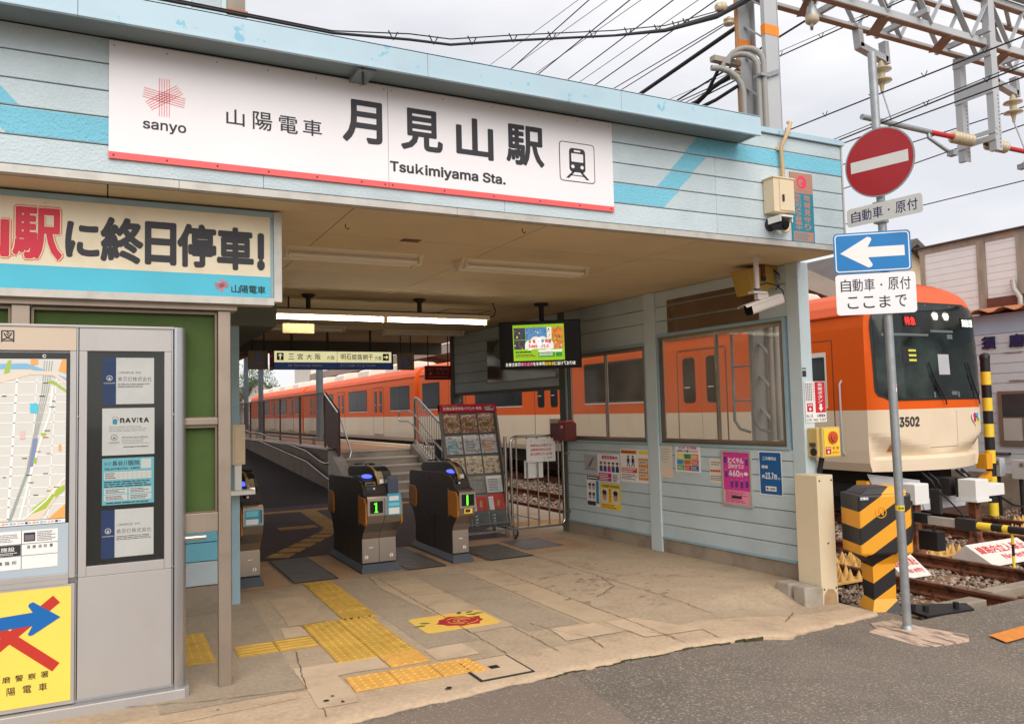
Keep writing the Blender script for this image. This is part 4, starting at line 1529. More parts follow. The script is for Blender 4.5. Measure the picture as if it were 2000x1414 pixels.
# ------------------------------------------------------------------ ticket hall furniture
pm('gate_body', (62, 55, 52), .38, nz=.08, ns=3)
pm('gate_black', (34, 34, 37), .35, nz=.05)
pm('gate_orange', (196, 122, 34), .4, nz=.06, ns=3, coat=.3)
pm('gate_base', (78, 84, 92), .5, nz=.06)
pm('gate_blue', (64, 72, 92), .35, nz=.05)
pm('reader_glow', (84, 96, 236), .3, nz=0, emit=.9)
pm('led_green', (90, 255, 40), .3, nz=0, emit=1.3)
pm('gold', (188, 160, 92), .4, .5, nz=.05)
pm('sticker_teal', (70, 170, 200), .5, nz=.03)
pm('grate', (104, 96, 90), .5, .4, nz=.1, ns=4)
pm('grate_dark', (22, 20, 20), .7, nz=.1)
pm('lamp_case', (226, 214, 190), .5, nz=.03, ns=3)
pm('tube_light', (255, 246, 220), .4, nz=0, emit=9.0)
pm('tube_off', (232, 226, 212), .35, nz=0)
pm('exit_box', (226, 200, 158), .5, nz=.03)
pm('rack_grey', (128, 122, 116), .4, .5, nz=.06)
glass('acrylic', haze=.03, refl=.05, hazec=(210, 205, 200), tint=(236, 238, 238))
glass('acrylic_sheet', haze=.22, refl=.12, hazec=(176, 160, 138), tint=(200, 196, 186), rough=.1)
pm('rack_red', (190, 28, 62), .5, nz=.03)

def ticket_gate(x0, x1, lab, digits, split, fx):
    t = thing('ticket_gate', lab, 'ticket gate', (x0, 9.0, 0), 'automatic ticket gates')
    # base plinth
    m = MB()
    m.prism([(x0 - .03, 8.93), (x1 + .03, 8.93), (x1 + .03, 10.42), (x0 - .03, 10.42)], .004, .03, 'gate_base')
    m.add([(x0 - .03, 8.93, .03), (x1 + .03, 8.93, .03), (x1 + .03, 10.42, .03), (x0 - .03, 10.42, .03),
           (x0, 8.99, .095), (x1, 8.99, .095), (x1, 10.36, .095), (x0, 10.36, .095)],
          [(0, 1, 5, 4), (1, 2, 6, 5), (2, 3, 7, 6), (3, 0, 4, 7), (4, 5, 6, 7)], 'gate_base')
    m.build('plinth', t)
    # body: side profile (y, z) drawn out across the gate
    S = frame((0, 0, 0), (0, 1, 0), (0, 0, 1))            # u=y v=z w=x
    P = [(9.02, .10), (10.30, .10), (10.30, .32), (10.37, .47), (10.50, .58), (10.52, .66), (10.52, .98), (10.48, 1.03), (9.95, 1.045), (9.30, 1.06), (9.10, 1.05), (8.98, .99), (8.93, .90), (8.82, .87),
         (8.79, .85), (8.79, .67), (8.84, .575), (8.97, .46), (9.02, .38)]
    m = MB(S)
    m.prism(P, x0, x1, 'gate_body')
    m.build('body', t, bev=.006)
    # stainless front skin, one per half
    G = [(9.017, .11), (9.017, .38), (8.967, .458), (8.836, .573), (8.785, .665), (8.785, .852), (8.815, .873)]
    halves = [(x0, x1)] if not split else [(x0, (x0 + x1) / 2 - .001), ((x0 + x1) / 2 + .001, x1)]
    for a, b in halves:
        m = MB()
        vs = []
        for y, z in G:
            vs += [(a + .002, y, z), (b - .002, y, z)]
        for y, z in G:
            vs += [(a + .002, y - .005, z), (b - .002, y - .005, z)]
        n = len(G)
        fs = []
        for i in range(n - 1):
            fs.append((2 * n + 2 * i, 2 * n + 2 * i + 1, 2 * n + 2 * i + 3, 2 * n + 2 * i + 2))
            fs.append((2 * i, 2 * i + 2, 2 * n + 2 * i + 2, 2 * n + 2 * i))
            fs.append((2 * i + 1, 2 * n + 2 * i + 1, 2 * n + 2 * i + 3, 2 * i + 3))
        fs.append((2 * n - 2, 2 * n - 1, 4 * n - 1, 4 * n - 2))
        m.add(vs, fs, 'steel')
        m.build('front_panel', t)
    # upper hood with sloping console
    hx0 = x0 + (.02 if split else .02)
    m = MB(S)
    H = [(8.98, .99), (9.12, .95), (10.25, 1.04), (10.25, 1.10), (10.18, 1.15), (9.45, 1.185), (9.28, 1.175), (9.12, 1.13), (9.02, 1.05)]
    hx1 = x1 - .02
    hm = x0 + (x1 - x0) * (.45 if split else .35)
    m.prism([(8.97, .985), (9.3, .95), (9.5, 1.06), (9.30, 1.085), (9.13, 1.07), (9.0, 1.02)], hx0, hm - .001, 'gate_black')
    m.build('console', t, bev=.005)
    m = MB(S)
    m.prism(H, hm, hx1, 'gate_black')
    m.build('hood', t, bev=.012)
    m = MB(S)
    m.prism([(9.5, 1.185), (9.55, 1.20), (9.62, 1.20), (9.66, 1.18)], hm + .05, hm + .14, 'black')
    m.prism([(10.0, 1.165), (10.02, 1.18), (10.1, 1.178), (10.12, 1.158)], hm + .05, hm + .14, 'black')
    m.build('sensor_bump', t)
    # gold trim strip wrapping the hood front
    m = MB(S)
    H2 = [(8.965, .99), (9.005, 1.055), (9.11, 1.14), (9.275, 1.186), (9.45, 1.196), (9.45, 1.188), (9.28, 1.178), (9.12, 1.133), (9.015, 1.05), (8.985, .985)]
    m.prism(H2[::-1] if False else H2, hm + .001, hm + .03, 'gold')
    m.build('trim_strip', t)
    m = MB(S)
    m.prism([(8.80, .87), (8.955, .89), (9.0, 1.045), (9.10, 1.13), (9.12, 1.10), (9.02, .95), (8.97, .87)], hm + .032, hm + .085, 'steel')
    m.build('hood_frame', t)
    if split:
        m = MB(S)
        m.prism([(8.86, .86), (9.06, .86), (9.10, 1.06), (9.04, 1.085), (8.93, 1.085), (8.88, 1.05)], hm + .09, x1 - .004, 'gate_blue')
        m.build('arm_cover', t, bev=.01)
    # glowing card reader
    m = MB(frame((0, 9.10, 1.062), (1, 0, 0), (0, math.cos(.35), math.sin(.35))))
    m.disc((hx0 + hm) / 2, .03, .062, .004, .013, 'reader_glow', 20, .05)
    m.build('card_reader', t)
    m = MB(front(8.975))
    m.rrect(hx0 + .015, .985, hm - .03, 1.02, .006, -.02, .012, 'gold')
    m.rrect(hx0 + .022, .990, hm - .037, 1.014, .004, .012, .016, 'black')
    m.build('ticket_slot', t)
    m = MB(front(8.958))
    m.rrect(hx0 + .02, .915, hm - .03, .972, .01, -.05, .008, 'gate_blue')
    m.disc((hx0 + hm) / 2 + .03, .95, .012, .008, .010, 'white_print', 12)
    m.build('ticket_mouth', t)
    # amber flap doors folded into the side
    for a, b, z0, z1, tag_ in ((8.80, 9.10, .545, .855, 'front'), (10.22, 10.50, .55, .83, 'rear')):
        for sx in ([x0] if not split else [x0, x1]):
            m = MB(S)
            d = -1 if sx == x0 else 1
            q = [(a + .03, z0), (b, z0 + .02), (b, z1), (a + .06, z1), (a, z1 - .06), (a, z0 + .03)]
            m.prism(q, min(sx, sx + d * .016), max(sx, sx + d * .016), 'gate_orange')
            m.build('flap_door', t, bev=.004)
            m = MB(S)
            m.box((b + .004, z0 - .01, min(sx, sx + d * .006)), (b + .03, z1 + .02, max(sx, sx + d * .006)), 'steel')
            m.build('flap_hinge', t)
    # seams on the dark side
    m = MB(S)
    for z in (.50, .88):
        m.bar((9.15, z, x0 - .0005), (10.2, z, x0 - .0005), .004, .002, 'black', up=(1, 0, 0))
    m.bar((9.6, .12, x0 - .0005), (9.6, .5, x0 - .0005), .002, .004, 'black', up=(0, 0, 1))
    m.build('panel_seam', t)
    for y, z in ((9.75, .95), (9.72, .45), (10.05, .98)):
        m = MB(S)
        m.disc(y, z, .018, x0 - .004, x0, 'gate_black', 12)
        m.build('side_lock', t)
    # display and marks
    F = front(8.78)
    a, b = halves[0]
    m = MB(F)
    m.rrect(a + .03, .69, b - .02, .825, .006, 0, .004, 'black_gloss')
    ds = m.build('display', t)
    m = MB(F)
    c = (a + b) / 2
    if fx == 'bar':
        m.box((c - .012, .70, .004), (c + .006, .815, .006), 'led_green')
    elif fx:
        m.box((c - .006, .705, .004), (c + .008, .808, .006), 'led_green')
        m.box((c - .022, .79, .004), (c - .006, .802, .006), 'led_green')
        m.box((c - .018, .70, .004), (c + .020, .708, .006), 'led_green')
    else:
        m.box((a + .035, .70, .004), (b - .03, .82, .005), 'sticker_teal')
    m.build('display_sign', ds)
    for (ha, hb), dg in zip(halves, digits):
        m = MB(front(9.010))
        cx = ha + (hb - ha) * (.25 if len(halves) > 1 and dg == '1' else .72)
        m.disc(cx, .175, .022, 0, .003, 'white_print', 6)
        m.text(dg, (cx - .006, .160, cx + .006, .190), 'ink_black', .004, .03)
        m.build('number_badge', t)
    m = MB(front(9.011))
    m.box((a + .08, .275, 0), (a + .13, .284, .002), 'white_print')
    m.build('maker_plate', t)
    m = MB(front(8.779))
    if split:
        p, q = halves[1]
        m.box((p + .03, .60 + .06, 0), (q - .01, .90, .004), 'sticker_teal')
        m.box((p + .045, .67, .004), (q - .03, .74, .0045), 'white_print')
        m.box((p + .05, .82, .004), (q - .035, .87, .0045), 'white_print')
        m.box((p + .045, .76, .004), (q - .03, .795, .0045), 'flyer_blue')
        m.build('notice_sticker', t)
    elif fx == 'bar':
        m.box((a + .055, .575 + .01, -.09), (b - .035, .665, -.086), 'white_print')
        m.rrect(a + .03 + .03, .60, b - .045, .66, .004, .0, .002, 'yellow_panel')
        m.prism([(c - .03, .615), (c + .03, .65), (c + .03, .615), (c - .03, .65)], .002, .003, 'ink_black')
        m.bar((c, .610, .003), (c, .655, .003), .008, .001, 'red')
        m.build('notice_sticker', t)
    else:
        m.box((a + .02, .62 + .05, 0), (b - .03, .83, .004), 'sticker_teal')
        m.box((a + .03, .68, .004), (b - .055, .735, .0045), 'white_print')
        m.box((a + .03, .76, .004), (b - .055, .82, .0045), 'flyer_blue')
        m.build('notice_sticker', t)
    return t
ticket_gate(2.60, 3.00, 'double ticket gate in the middle marked 1 and 2 with green lit display', ['1', '2'], True, 'one')
ticket_gate(3.71, 3.92, 'right-hand ticket gate marked 2 with a vertical green light bar', ['2'], False, 'bar')
ticket_gate(1.27, 1.48, 'left-hand ticket gate marked 1 with a blue sticker on its front', ['1'], False, None)

# floor grates between the gates
def grates():
    for x0, x1, lab in ((1.80, 2.28, 'dark ribbed floor grate between the left and middle ticket gates'),
                        (3.08, 3.56, 'dark ribbed floor grate between the middle and right ticket gates'),
                        (4.12, 4.72, 'dark ribbed floor grate right of the right-hand ticket gate')):
        t = thing('floor_grate', lab, 'floor grate', (x0, 8.87, 0), 'floor grates at the ticket gates')
        m = MB()
        m.box((x0, 8.87, .0), (x1, 10.38 if x0 < 4 else 9.9, .008), 'grate_dark')
        m.build('tray', t)
        mb = MB()
        mb.box((0, 0, 0), (x1 - x0 - .03, .05, .012), 'grate')
        me = mb.mesh('slat')
        y = 8.9
        while y < (10.34 if x0 < 4 else 9.86):
            inst('slat', me, t, (x0 + .015, y, .006))
            y += .098
        m = MB()
        for a, b, c, d in ((x0 - .012, 8.858, x0, 10.39), (x1, 8.858, x1 + .012, 10.39)):
            m.box((a, b, 0), (c, d if x0 < 4 else 9.91, .012), 'alu')
        m.build('edge_strip', t)
    t = thing('floor_plate', 'flat grey metal cover plate set in the floor near the pipe gate', 'floor plate', (5.0, 9.6, 0))
    m = MB()
    m.prism([(4.84, 9.25), (5.42, 9.3), (5.42, 10.05), (4.84, 10.05)], 0, .009, 'grate')
    m.build('plate', t)
    for x, y in ((4.9, 9.32), (5.36, 9.36), (5.36, 9.99)):
        m = MB()
        m.cyl((x, y, .009), (x, y, .013), .012, 'steel_dark', 8)
        m.build('bolt', t)
grates()

# brochure rack on castors
def rack():
    B, T = Vector((4.26, 10.28, .17)), Vector((4.26, 10.74, 1.90))
    R = frame(B, (1, 0, 0), T - B)
    Hh = (T - B).length
    Wd = .86
    t = thing('brochure_rack', 'tall leaning grey brochure rack on castors with a red header and travel leaflets', 'brochure rack', (4.7, 10.4, 0))
    m = MB(R)
    m.box((-.02, 0, -.03), (.012, Hh, .03), 'rack_grey')
    m.build('upright', t)
    m = MB(R)
    m.box((Wd - .012, 0, -.03), (Wd + .02, Hh, .03), 'rack_grey')
    m.build('upright', t)
    m = MB(R)
    m.box((.012, .02, -.02), (Wd - .012, Hh - .1, -.012), 'rack_grey')
    m.build('back_sheet', t)
    m = MB(R)
    m.box((-.02, Hh - .115, -.03), (Wd + .02, Hh, .034), 'rack_red')
    hd = m.build('header', t)
    m = MB(R)
    m.htext('お得な乗車券&イベント情報', (.03, Hh - .088, .64, Hh - .04), 'white_print', .0355, .02, .08)
    m.lines((.03, Hh - .03, .28, Hh - .012), 1, 'gold', .0355, .5, 3)
    m.prism([(.70, Hh - .1), (.82, Hh - .1), (.84, Hh - .06), (.80, Hh - .03), (.68, Hh - .045)], .0345, .036, 'print_light')
    m.prism([(.78, Hh - .07), (.82, Hh - .07), (.825, Hh - .045), (.785, Hh - .04)], .036, .037, 'ink')
    m.build('header_lettering', hd)
    heights = [(1.36, 1.66), (1.05, 1.34), (.76, 1.03), (.48, .74), (.235, .465), (.0, .225)]
    pal = [('map_pink', 'rose_red', 'gold'), ('paper', 'flyer_blue', 'map_pink'), ('map_tan', 'map_ground', 'map_orange'), ('print_grey', 'paper', 'gold'), ('paper', 'red_print', 'map_orange'), ('print_grey', 'print_light', 'white_print')]
    q = random.Random(8)
    pm('leaf_a', (176, 116, 104), .55, nz=.4, ns=22, c2=(218, 200, 164), n2=26, n2p=(.5, .55))
    pm('leaf_b', (222, 222, 228), .55, nz=.2, ns=18, c2=(180, 140, 140), n2=20, n2p=(.55, .6))
    pm('leaf_c', (232, 216, 188), .55, nz=.2, ns=22, c2=(168, 116, 92), n2=24, n2p=(.55, .6))
    pm('leaf_d', (150, 146, 136), .55, nz=.2, ns=18, c2=(168, 158, 142), n2=20, n2p=(.55, .6))
    pm('leaf_e', (206, 52, 48), .55, nz=.1, ns=9)
    pm('leaf_f', (84, 86, 90), .55, nz=.2, ns=9)
    cols = 3
    for r, (a, b) in enumerate(heights):
        for c in range(cols):
            x0 = .03 + c * .272
            x1 = x0 + .245
            mat = ['leaf_a', 'leaf_b', 'leaf_c', 'leaf_d' if c < 2 else 'paper', 'leaf_e', 'leaf_f'][r]
            m = MB(R)
            m.box((x0, a + .012, -.008), (x1, b - q.uniform(.0, .02), .004), mat)
            br = m.build('leaflet', t)
            m = MB(R)
            if r == 0:
                m.text('ESCORT', (x0 + .02, b - .06, x1 - .05, b - .028), 'white_print', .005, .02)
                m.box((x0 + .05, a + .10, .0045), (x1 - .05, a + .17, .005), 'gold')
                m.lines((x0 + .06, a + .11, x1 - .06, a + .16), 2, 'ink', .0056, .5, c)
            elif r == 2:
                m.disc((x0 + x1) / 2, b - .05, .055, .004, .005, 'map_tan', 18, .03)
                m.lines(((x0 + x1) / 2 - .04, b - .062, (x0 + x1) / 2 + .04, b - .04), 1, 'ink', .0056, .5, c)
            elif r == 3 and c == 2:
                m.lines((x0 + .03, a + .03, x1 - .03, b - .05), 8, 'print_grey', .0052, .4, 11)
            elif r == 4:
                m.box((x0, a + .012, .004), (x0 + .075, b - .03, .0052), 'paper')
                m.prism([(x0 + .12, a + .07), (x0 + .16, a + .05), (x0 + .17, a + .13), (x0 + .14, a + .16)], .004, .0055, 'gold')
            elif r == 5:
                for i, ch in enumerate('TOKK'):
                    v, f, bb = glyphs(ch, 0)
                    sx, sy = .055, .042
                    m.add([(x0 + .075 - (p[1] - bb[1]) * .075, a + .03 + i * .045 + (p[0] - bb[0]) * .05, .0052) for p in v], f, 'white_print')
            else:
                m.lines((x0 + .03, a + .04, x1 - .03, b - .08), 4, ('flyer_blue', 'print_light', 'map_orange')[c], .0052, .6, r + c)
            m.build('print', br)
            m = MB(R)
            m.add([(x0 - .008, a, .03), (x1 + .008, a, .03), (x1 + .008, a + (b - a) * .8, .034), (x0 - .008, a + (b - a) * .8, .034)], [(0, 1, 2, 3)], 'acrylic')
            m.box((x0 - .008, a - .004, -.01), (x1 + .008, a + .002, .032), 'acrylic')
            m.build('pocket', t)
    # base with castors
    m = MB()
    for y in (10.16, 10.80):
        m.bar((4.26, y, .13), (5.12, y, .13), .03, .03, 'rack_grey')
    for x in (4.26, 5.12):
        m.bar((x, 10.12, .13), (x, 10.84, .13), .03, .03, 'rack_grey')
        m.bar((x, 10.80, .13), (x, 10.62, 1.3), .02, .02, 'rack_grey')
    m.bar((4.26, 10.2, .24), (5.12, 10.2, .24), .015, .015, 'rack_grey')
    m.build('base_frame', t)
    for x in (4.26, 5.12):
        for y in (10.14, 10.82):
            m = MB()
            m.cyl((x - .015, y, .036), (x + .015, y, .036), .034, 'gate_black', 14)
            m.cyl((x - .017, y, .036), (x + .017, y, .036), .018, 'trim_grey', 10)
            m.box((x - .022, y - .015, .05), (x + .022, y + .015, .12), 'steel')
            m.build('castor', t)
rack()

# pipe swing gate with notice
def pipe_gate():
    t = thing('pipe_gate', 'stainless steel pipe gate with vertical bars closing the side passage', 'gate', (5.65, 10.35, 0))
    Y = 10.35
    for x in (5.10, 6.13):
        m = MB()
        m.cyl((x, Y - (0 if x < 6 else .16), 0), (x, Y - (0 if x < 6 else .16), 1.43), .025, 'chrome', 12)
        m.build('gate_post', t)
    m = MB()
    r = .09
    P = []
    for cx, cz, a0 in ((6.06 - r, 1.42 - r, 0), (5.19 + r, 1.42 - r, 90), (5.19 + r, .11 + r, 180), (6.06 - r, .11 + r, 270)):
        for k in range(7):
            a = rad(a0 + 15 * k)
            P.append((cx + r * math.cos(a), Y, cz + r * math.sin(a)))
    P.append(P[0])
    m.tube(P, .021, 'chrome', 10, False)
    m.build('pipe_frame', t)
    for k in range(5):
        x = 5.19 + .87 * (k + .5) / 5 - .02 * 0
        m = MB()
        m.cyl((x, Y, .11), (x, Y, 1.42), .012, 'chrome', 8)
        m.build('bar', t)
    for z in (.3, 1.15):
        m = MB()
        m.bar((6.06, Y, z), (6.13, Y - .16, z), .03, .04, 'steel')
        m.build('hinge', t)
    m = MB()
    m.cyl((5.25, Y, .12), (5.25, Y, .06), .012, 'steel', 8)
    m.cyl((5.235, Y, .045), (5.265, Y, .045), .045, 'gate_black', 14)
    m.build('castor', t)
    t2 = thing('notice_plate', 'white notice plate with three lines of red writing hung on the pipe gate', 'notice', (5.66, 10.32, 1.04))
    F = front(10.315)
    m = MB(F)
    m.box((5.425, 1.045, 0), (5.905, 1.38, .004), 'white_print')
    m.build('plate', t2)
    m = MB(F)
    W = .0048
    m.htext('駅構内および車内への', (5.49, 1.265, 5.84, 1.302), 'red', W, .03, .05)
    m.htext('危険物の持ち込みは', (5.49, 1.203, 5.84, 1.240), 'red', W, .03, .05)
    m.htext('固くお断りいたします。', (5.49, 1.141, 5.85, 1.178), 'red', W, .03, .05)
    m.htext('山陽電車', (5.76, 1.092, 5.85, 1.108), 'ink', W, .01, .05)
    m.lines((5.70, 1.095, 5.74, 1.105), 1, 'red', W, .6)
    m.build('lettering', t2)
    for x, z in ((5.5, 1.355), (5.72, 1.355), (5.5, 1.065), (5.72, 1.068)):
        m = MB(F)
        m.disc(x, z, .006, .004, .007, 'steel_dark', 8)
        m.build('screw', t2)
    m = MB(front(10.385))
    m.box((5.42, .81, 0), (5.73, 1.07, .003), 'white_print')
    tag(m.build('blank_plate', loc=(5.57, 10.385, .81)), 'blank white plate behind the red lettered notice on the pipe gate', 'plate')
pipe_gate()

# ceiling lamps
def lamp(x0, x1, y, lab, z=3.249):
    t = thing('ceiling_lamp', lab, 'ceiling lamp', ((x0 + x1) / 2, y, z), 'ceiling lamps that are off')
    m = MB()
    S = frame((0, 0, 0), (0, 1, 0), (0, 0, 1))
    m = MB(S)
    m.prism([(y - .13, z), (y - .03, z - .085), (y + .03, z - .085), (y + .13, z)], x0, x1, 'lamp_case')
    m.build('housing', t)
    for d in (-.095, .095):
        m = MB()
        m.cyl((x0 + .06, y + d, z - .055 - .012), (x1 - .06, y + d, z - .055 - .012), .016, 'tube_off', 10)
        m.build('tube', t)
    for x in (x0 + .03, x1 - .05):
        m = MB()
        m.box((x, y - .13, z - .09), (x + .02, y + .13, z), 'lamp_case')
        m.build('socket', t)
lamp(1.32, 2.60, 6.98, 'unlit ceiling lamp nearest the banner, left of the front pair')
lamp(3.0, 4.42, 7.02, 'unlit ceiling lamp under the front edge, right of the front pair')
lamp(2.25, 3.50, 13.0, 'unlit ceiling lamp deep in the hall behind the lit lamp, left one')
lamp(4.25, 5.75, 13.3, 'unlit ceiling lamp deep in the hall behind the lit lamp, right one')
def lit_lamp():
    t = thing('hanging_lamp', 'long lit fluorescent lamp hanging over the ticket gates', 'hanging lamp', (3.1, 9.6, 2.94))
    m = MB()
    m.box((1.74, 9.53, 3.0), (4.52, 9.67, 3.06), 'lamp_case')
    m.box((1.74, 9.53, 3.062), (4.52, 9.67, 3.075), 'steel_dark')
    m.build('housing', t)
    for x0, x1 in ((1.77, 3.06), (3.14, 4.47)):
        m = MB()
        m.cyl((x0, 9.6, 2.968), (x1, 9.6, 2.968), .022, 'tube_light', 12)
        m.build('tube', t)
    for x in (1.745, 3.075, 4.48):
        m = MB()
        m.box((x, 9.56, 2.935), (x + (.05 if x > 2 and x < 4 else .02), 9.64, 2.999), 'lamp_case')
        m.build('socket', t)
    for x in (2.15, 3.56):
        m = MB()
        m.cyl((x, 9.6, 3.075), (x, 9.6, 3.23), .03, 'steel_dark', 10)
        m.lathe((x, 9.6, 3.2), (0, 0, 1), [(0, .03), (.02, .07), (.049, .085)], 'steel_dark', 14)
        m.build('stem', t)
    m = MB()
    m.tube([(4.5, 9.6, 3.05), (4.62, 9.62, 3.06), (4.66, 9.64, 3.14), (4.62, 9.66, 3.25)], .008, 'black', 6)
    m.build('cable', t)
    t = thing('indicator_box', 'small cream box hanging under the left end of the lit lamp', 'indicator box', (2.0, 9.9, 2.82))
    m = MB()
    m.box((1.89, 9.82, 2.80), (2.27, 9.90, 2.92), 'exit_box')
    m.build('case', t, bev=.008)
    for x in (1.97, 2.19):
        m = MB()
        m.cyl((x, 9.86, 2.92), (x, 9.86, 3.25), .01, 'steel_dark', 6)
        m.build('hanger', t)
lit_lamp()

# television
def tv():
    C = Vector((5.215, 9.45, 2.675))
    ex = Vector((.83, -.60, 0)).normalized()
    n = ex.cross(Vector((0, 0, 1)))
    ey = (Vector((0, 0, 1)) * math.cos(rad(6)) + n * math.sin(rad(6))).normalized()
    F = frame(C, ex, ey)
    pm('screen_black', (10, 10, 12), .15, nz=0)
    sc = {}
    for k, c in dict(sg=(150, 196, 40), sb=(90, 140, 190), sd=(64, 70, 78), sw=(240, 238, 228), sr=(206, 40, 48), so=(210, 130, 60), sy=(236, 196, 70), sp=(236, 120, 170), sv=(96, 80, 170), sgd=(60, 140, 60), sk=(44, 40, 40)).items():
        pm('screen_' + k, c, .3, nz=.35 if k in ('sb', 'sd', 'so') else .03, ns=25, emit=.42)
    t = thing('monitor', 'black flat television monitor hanging from the ceiling and showing a green advertisement', 'television', (5.2, 9.5, 2.37))
    m = MB(F)
    m.box((-.555, -.325, -.06), (.555, .325, 0), 'black')
    m.build('case', t, bev=.006)
    m = MB(F)
    m.box((-.54, -.31, 0), (.54, .31, .003), 'screen_black')
    s = m.build('screen', t)
    m = MB(F)
    W = .0036
    x0, x1 = -.36, .335
    m.box((x0, -.21, .003), (x1, .275, W), 'screen_sg')
    q = random.Random(3)
    for a, b, c, d, k in ((x0 + .012, .075, -.19, .235, 'sd'), (-.185, .075, .10, .235, 'sb'), (.105, .075, .165, .235, 'sw'), (.17, .075, x1 - .012, .235, 'so'), (x0 + .012, -.055, -.19, .07, 'sd'), (.17, -.055, x1 - .012, .07, 'so')):
        m.box((a, b, W), (c, d, W + .0004), 'screen_' + k)
        for i in range(7):
            cx, cz = q.uniform(a + .012, c - .012), q.uniform(b + .01, d - .01)
            m.disc(cx, cz, q.uniform(.006, .011), W + .0004, W + .0008, 'screen_' + q.choice(['sw', 'sb', 'sr', 'sy', 'sk']), 7)
    m.box((-.185, -.055, W), (.165, .07, W + .0004), 'screen_sb')
    for cx, cz, r in ((-.13, -.0, .07), (-.05, .04, .075), (.04, .04, .075), (.12, .0, .07)):
        m.disc(cx, cz, r, W + .0004, W + .0012, 'screen_sw', 18)
    m.box((-.2, -.055, W + .0004), (.19, 0, W + .0013), 'screen_sw')
    T = W + .0016
    for c, k, a in (('有', 'so', -.15), ('馬', 'sr', -.10), ('六', 'sv', -.03), ('甲', 'sb', .02), ('周', 'sr', .07), ('遊', 'sr', .115)):
        m.text(c, (a, .02, a + .043, .07), 'screen_' + k, T, .05)
    m.text('1day', (-.15, -.045, -.03, .012), 'screen_sr', T, .04)
    m.text('パス', (.02, -.045, .13, .008), 'screen_sr', T, .05)
    m.lines((x0 + .03, -.11, -.06, -.075), 1, 'screen_sk', T, .5, 4)
    m.lines((x0 + .03, -.16, -.06, -.12), 2, 'screen_sk', T, .45, 5)
    m.box((-.02, -.165, W), (.20, -.095, W + .0006), 'screen_sgd')
    m.box((-.02, -.10, W), (.30, -.068, W + .0008), 'screen_sw')
    m.box((.215, -.165, W), (.30, -.105, W + .0006), 'screen_sgd')
    m.lines((-.01, -.15, .19, -.11), 2, 'screen_sw', T, .5, 6)
    m.build('advertisement', s)
    m = MB(F)
    x = -.475
    for part, k in (('お客さまの', 'sw'), ('優先座席', 'sp'), ('を各車両', 'sw'), ('姫路側', 'sy'), ('に設けておりま', 'sw')):
        m.htext(part, (x, -.28, x + len(part) * .0415, -.232), 'screen_' + k, .0036, .02, .1)
        x += len(part) * .0415
    m.build('ticker_text', s)
    m = MB()
    m.cyl((5.30, 9.53, 2.6), (5.30, 9.53, 3.24), .035, 'steel_dark', 12)
    m.lathe((5.30, 9.53, 3.21), (0, 0, 1), [(0, .035), (.01, .10), (.039, .10)], 'steel_dark', 18)
    m.build('ceiling_mount', t)
tv()

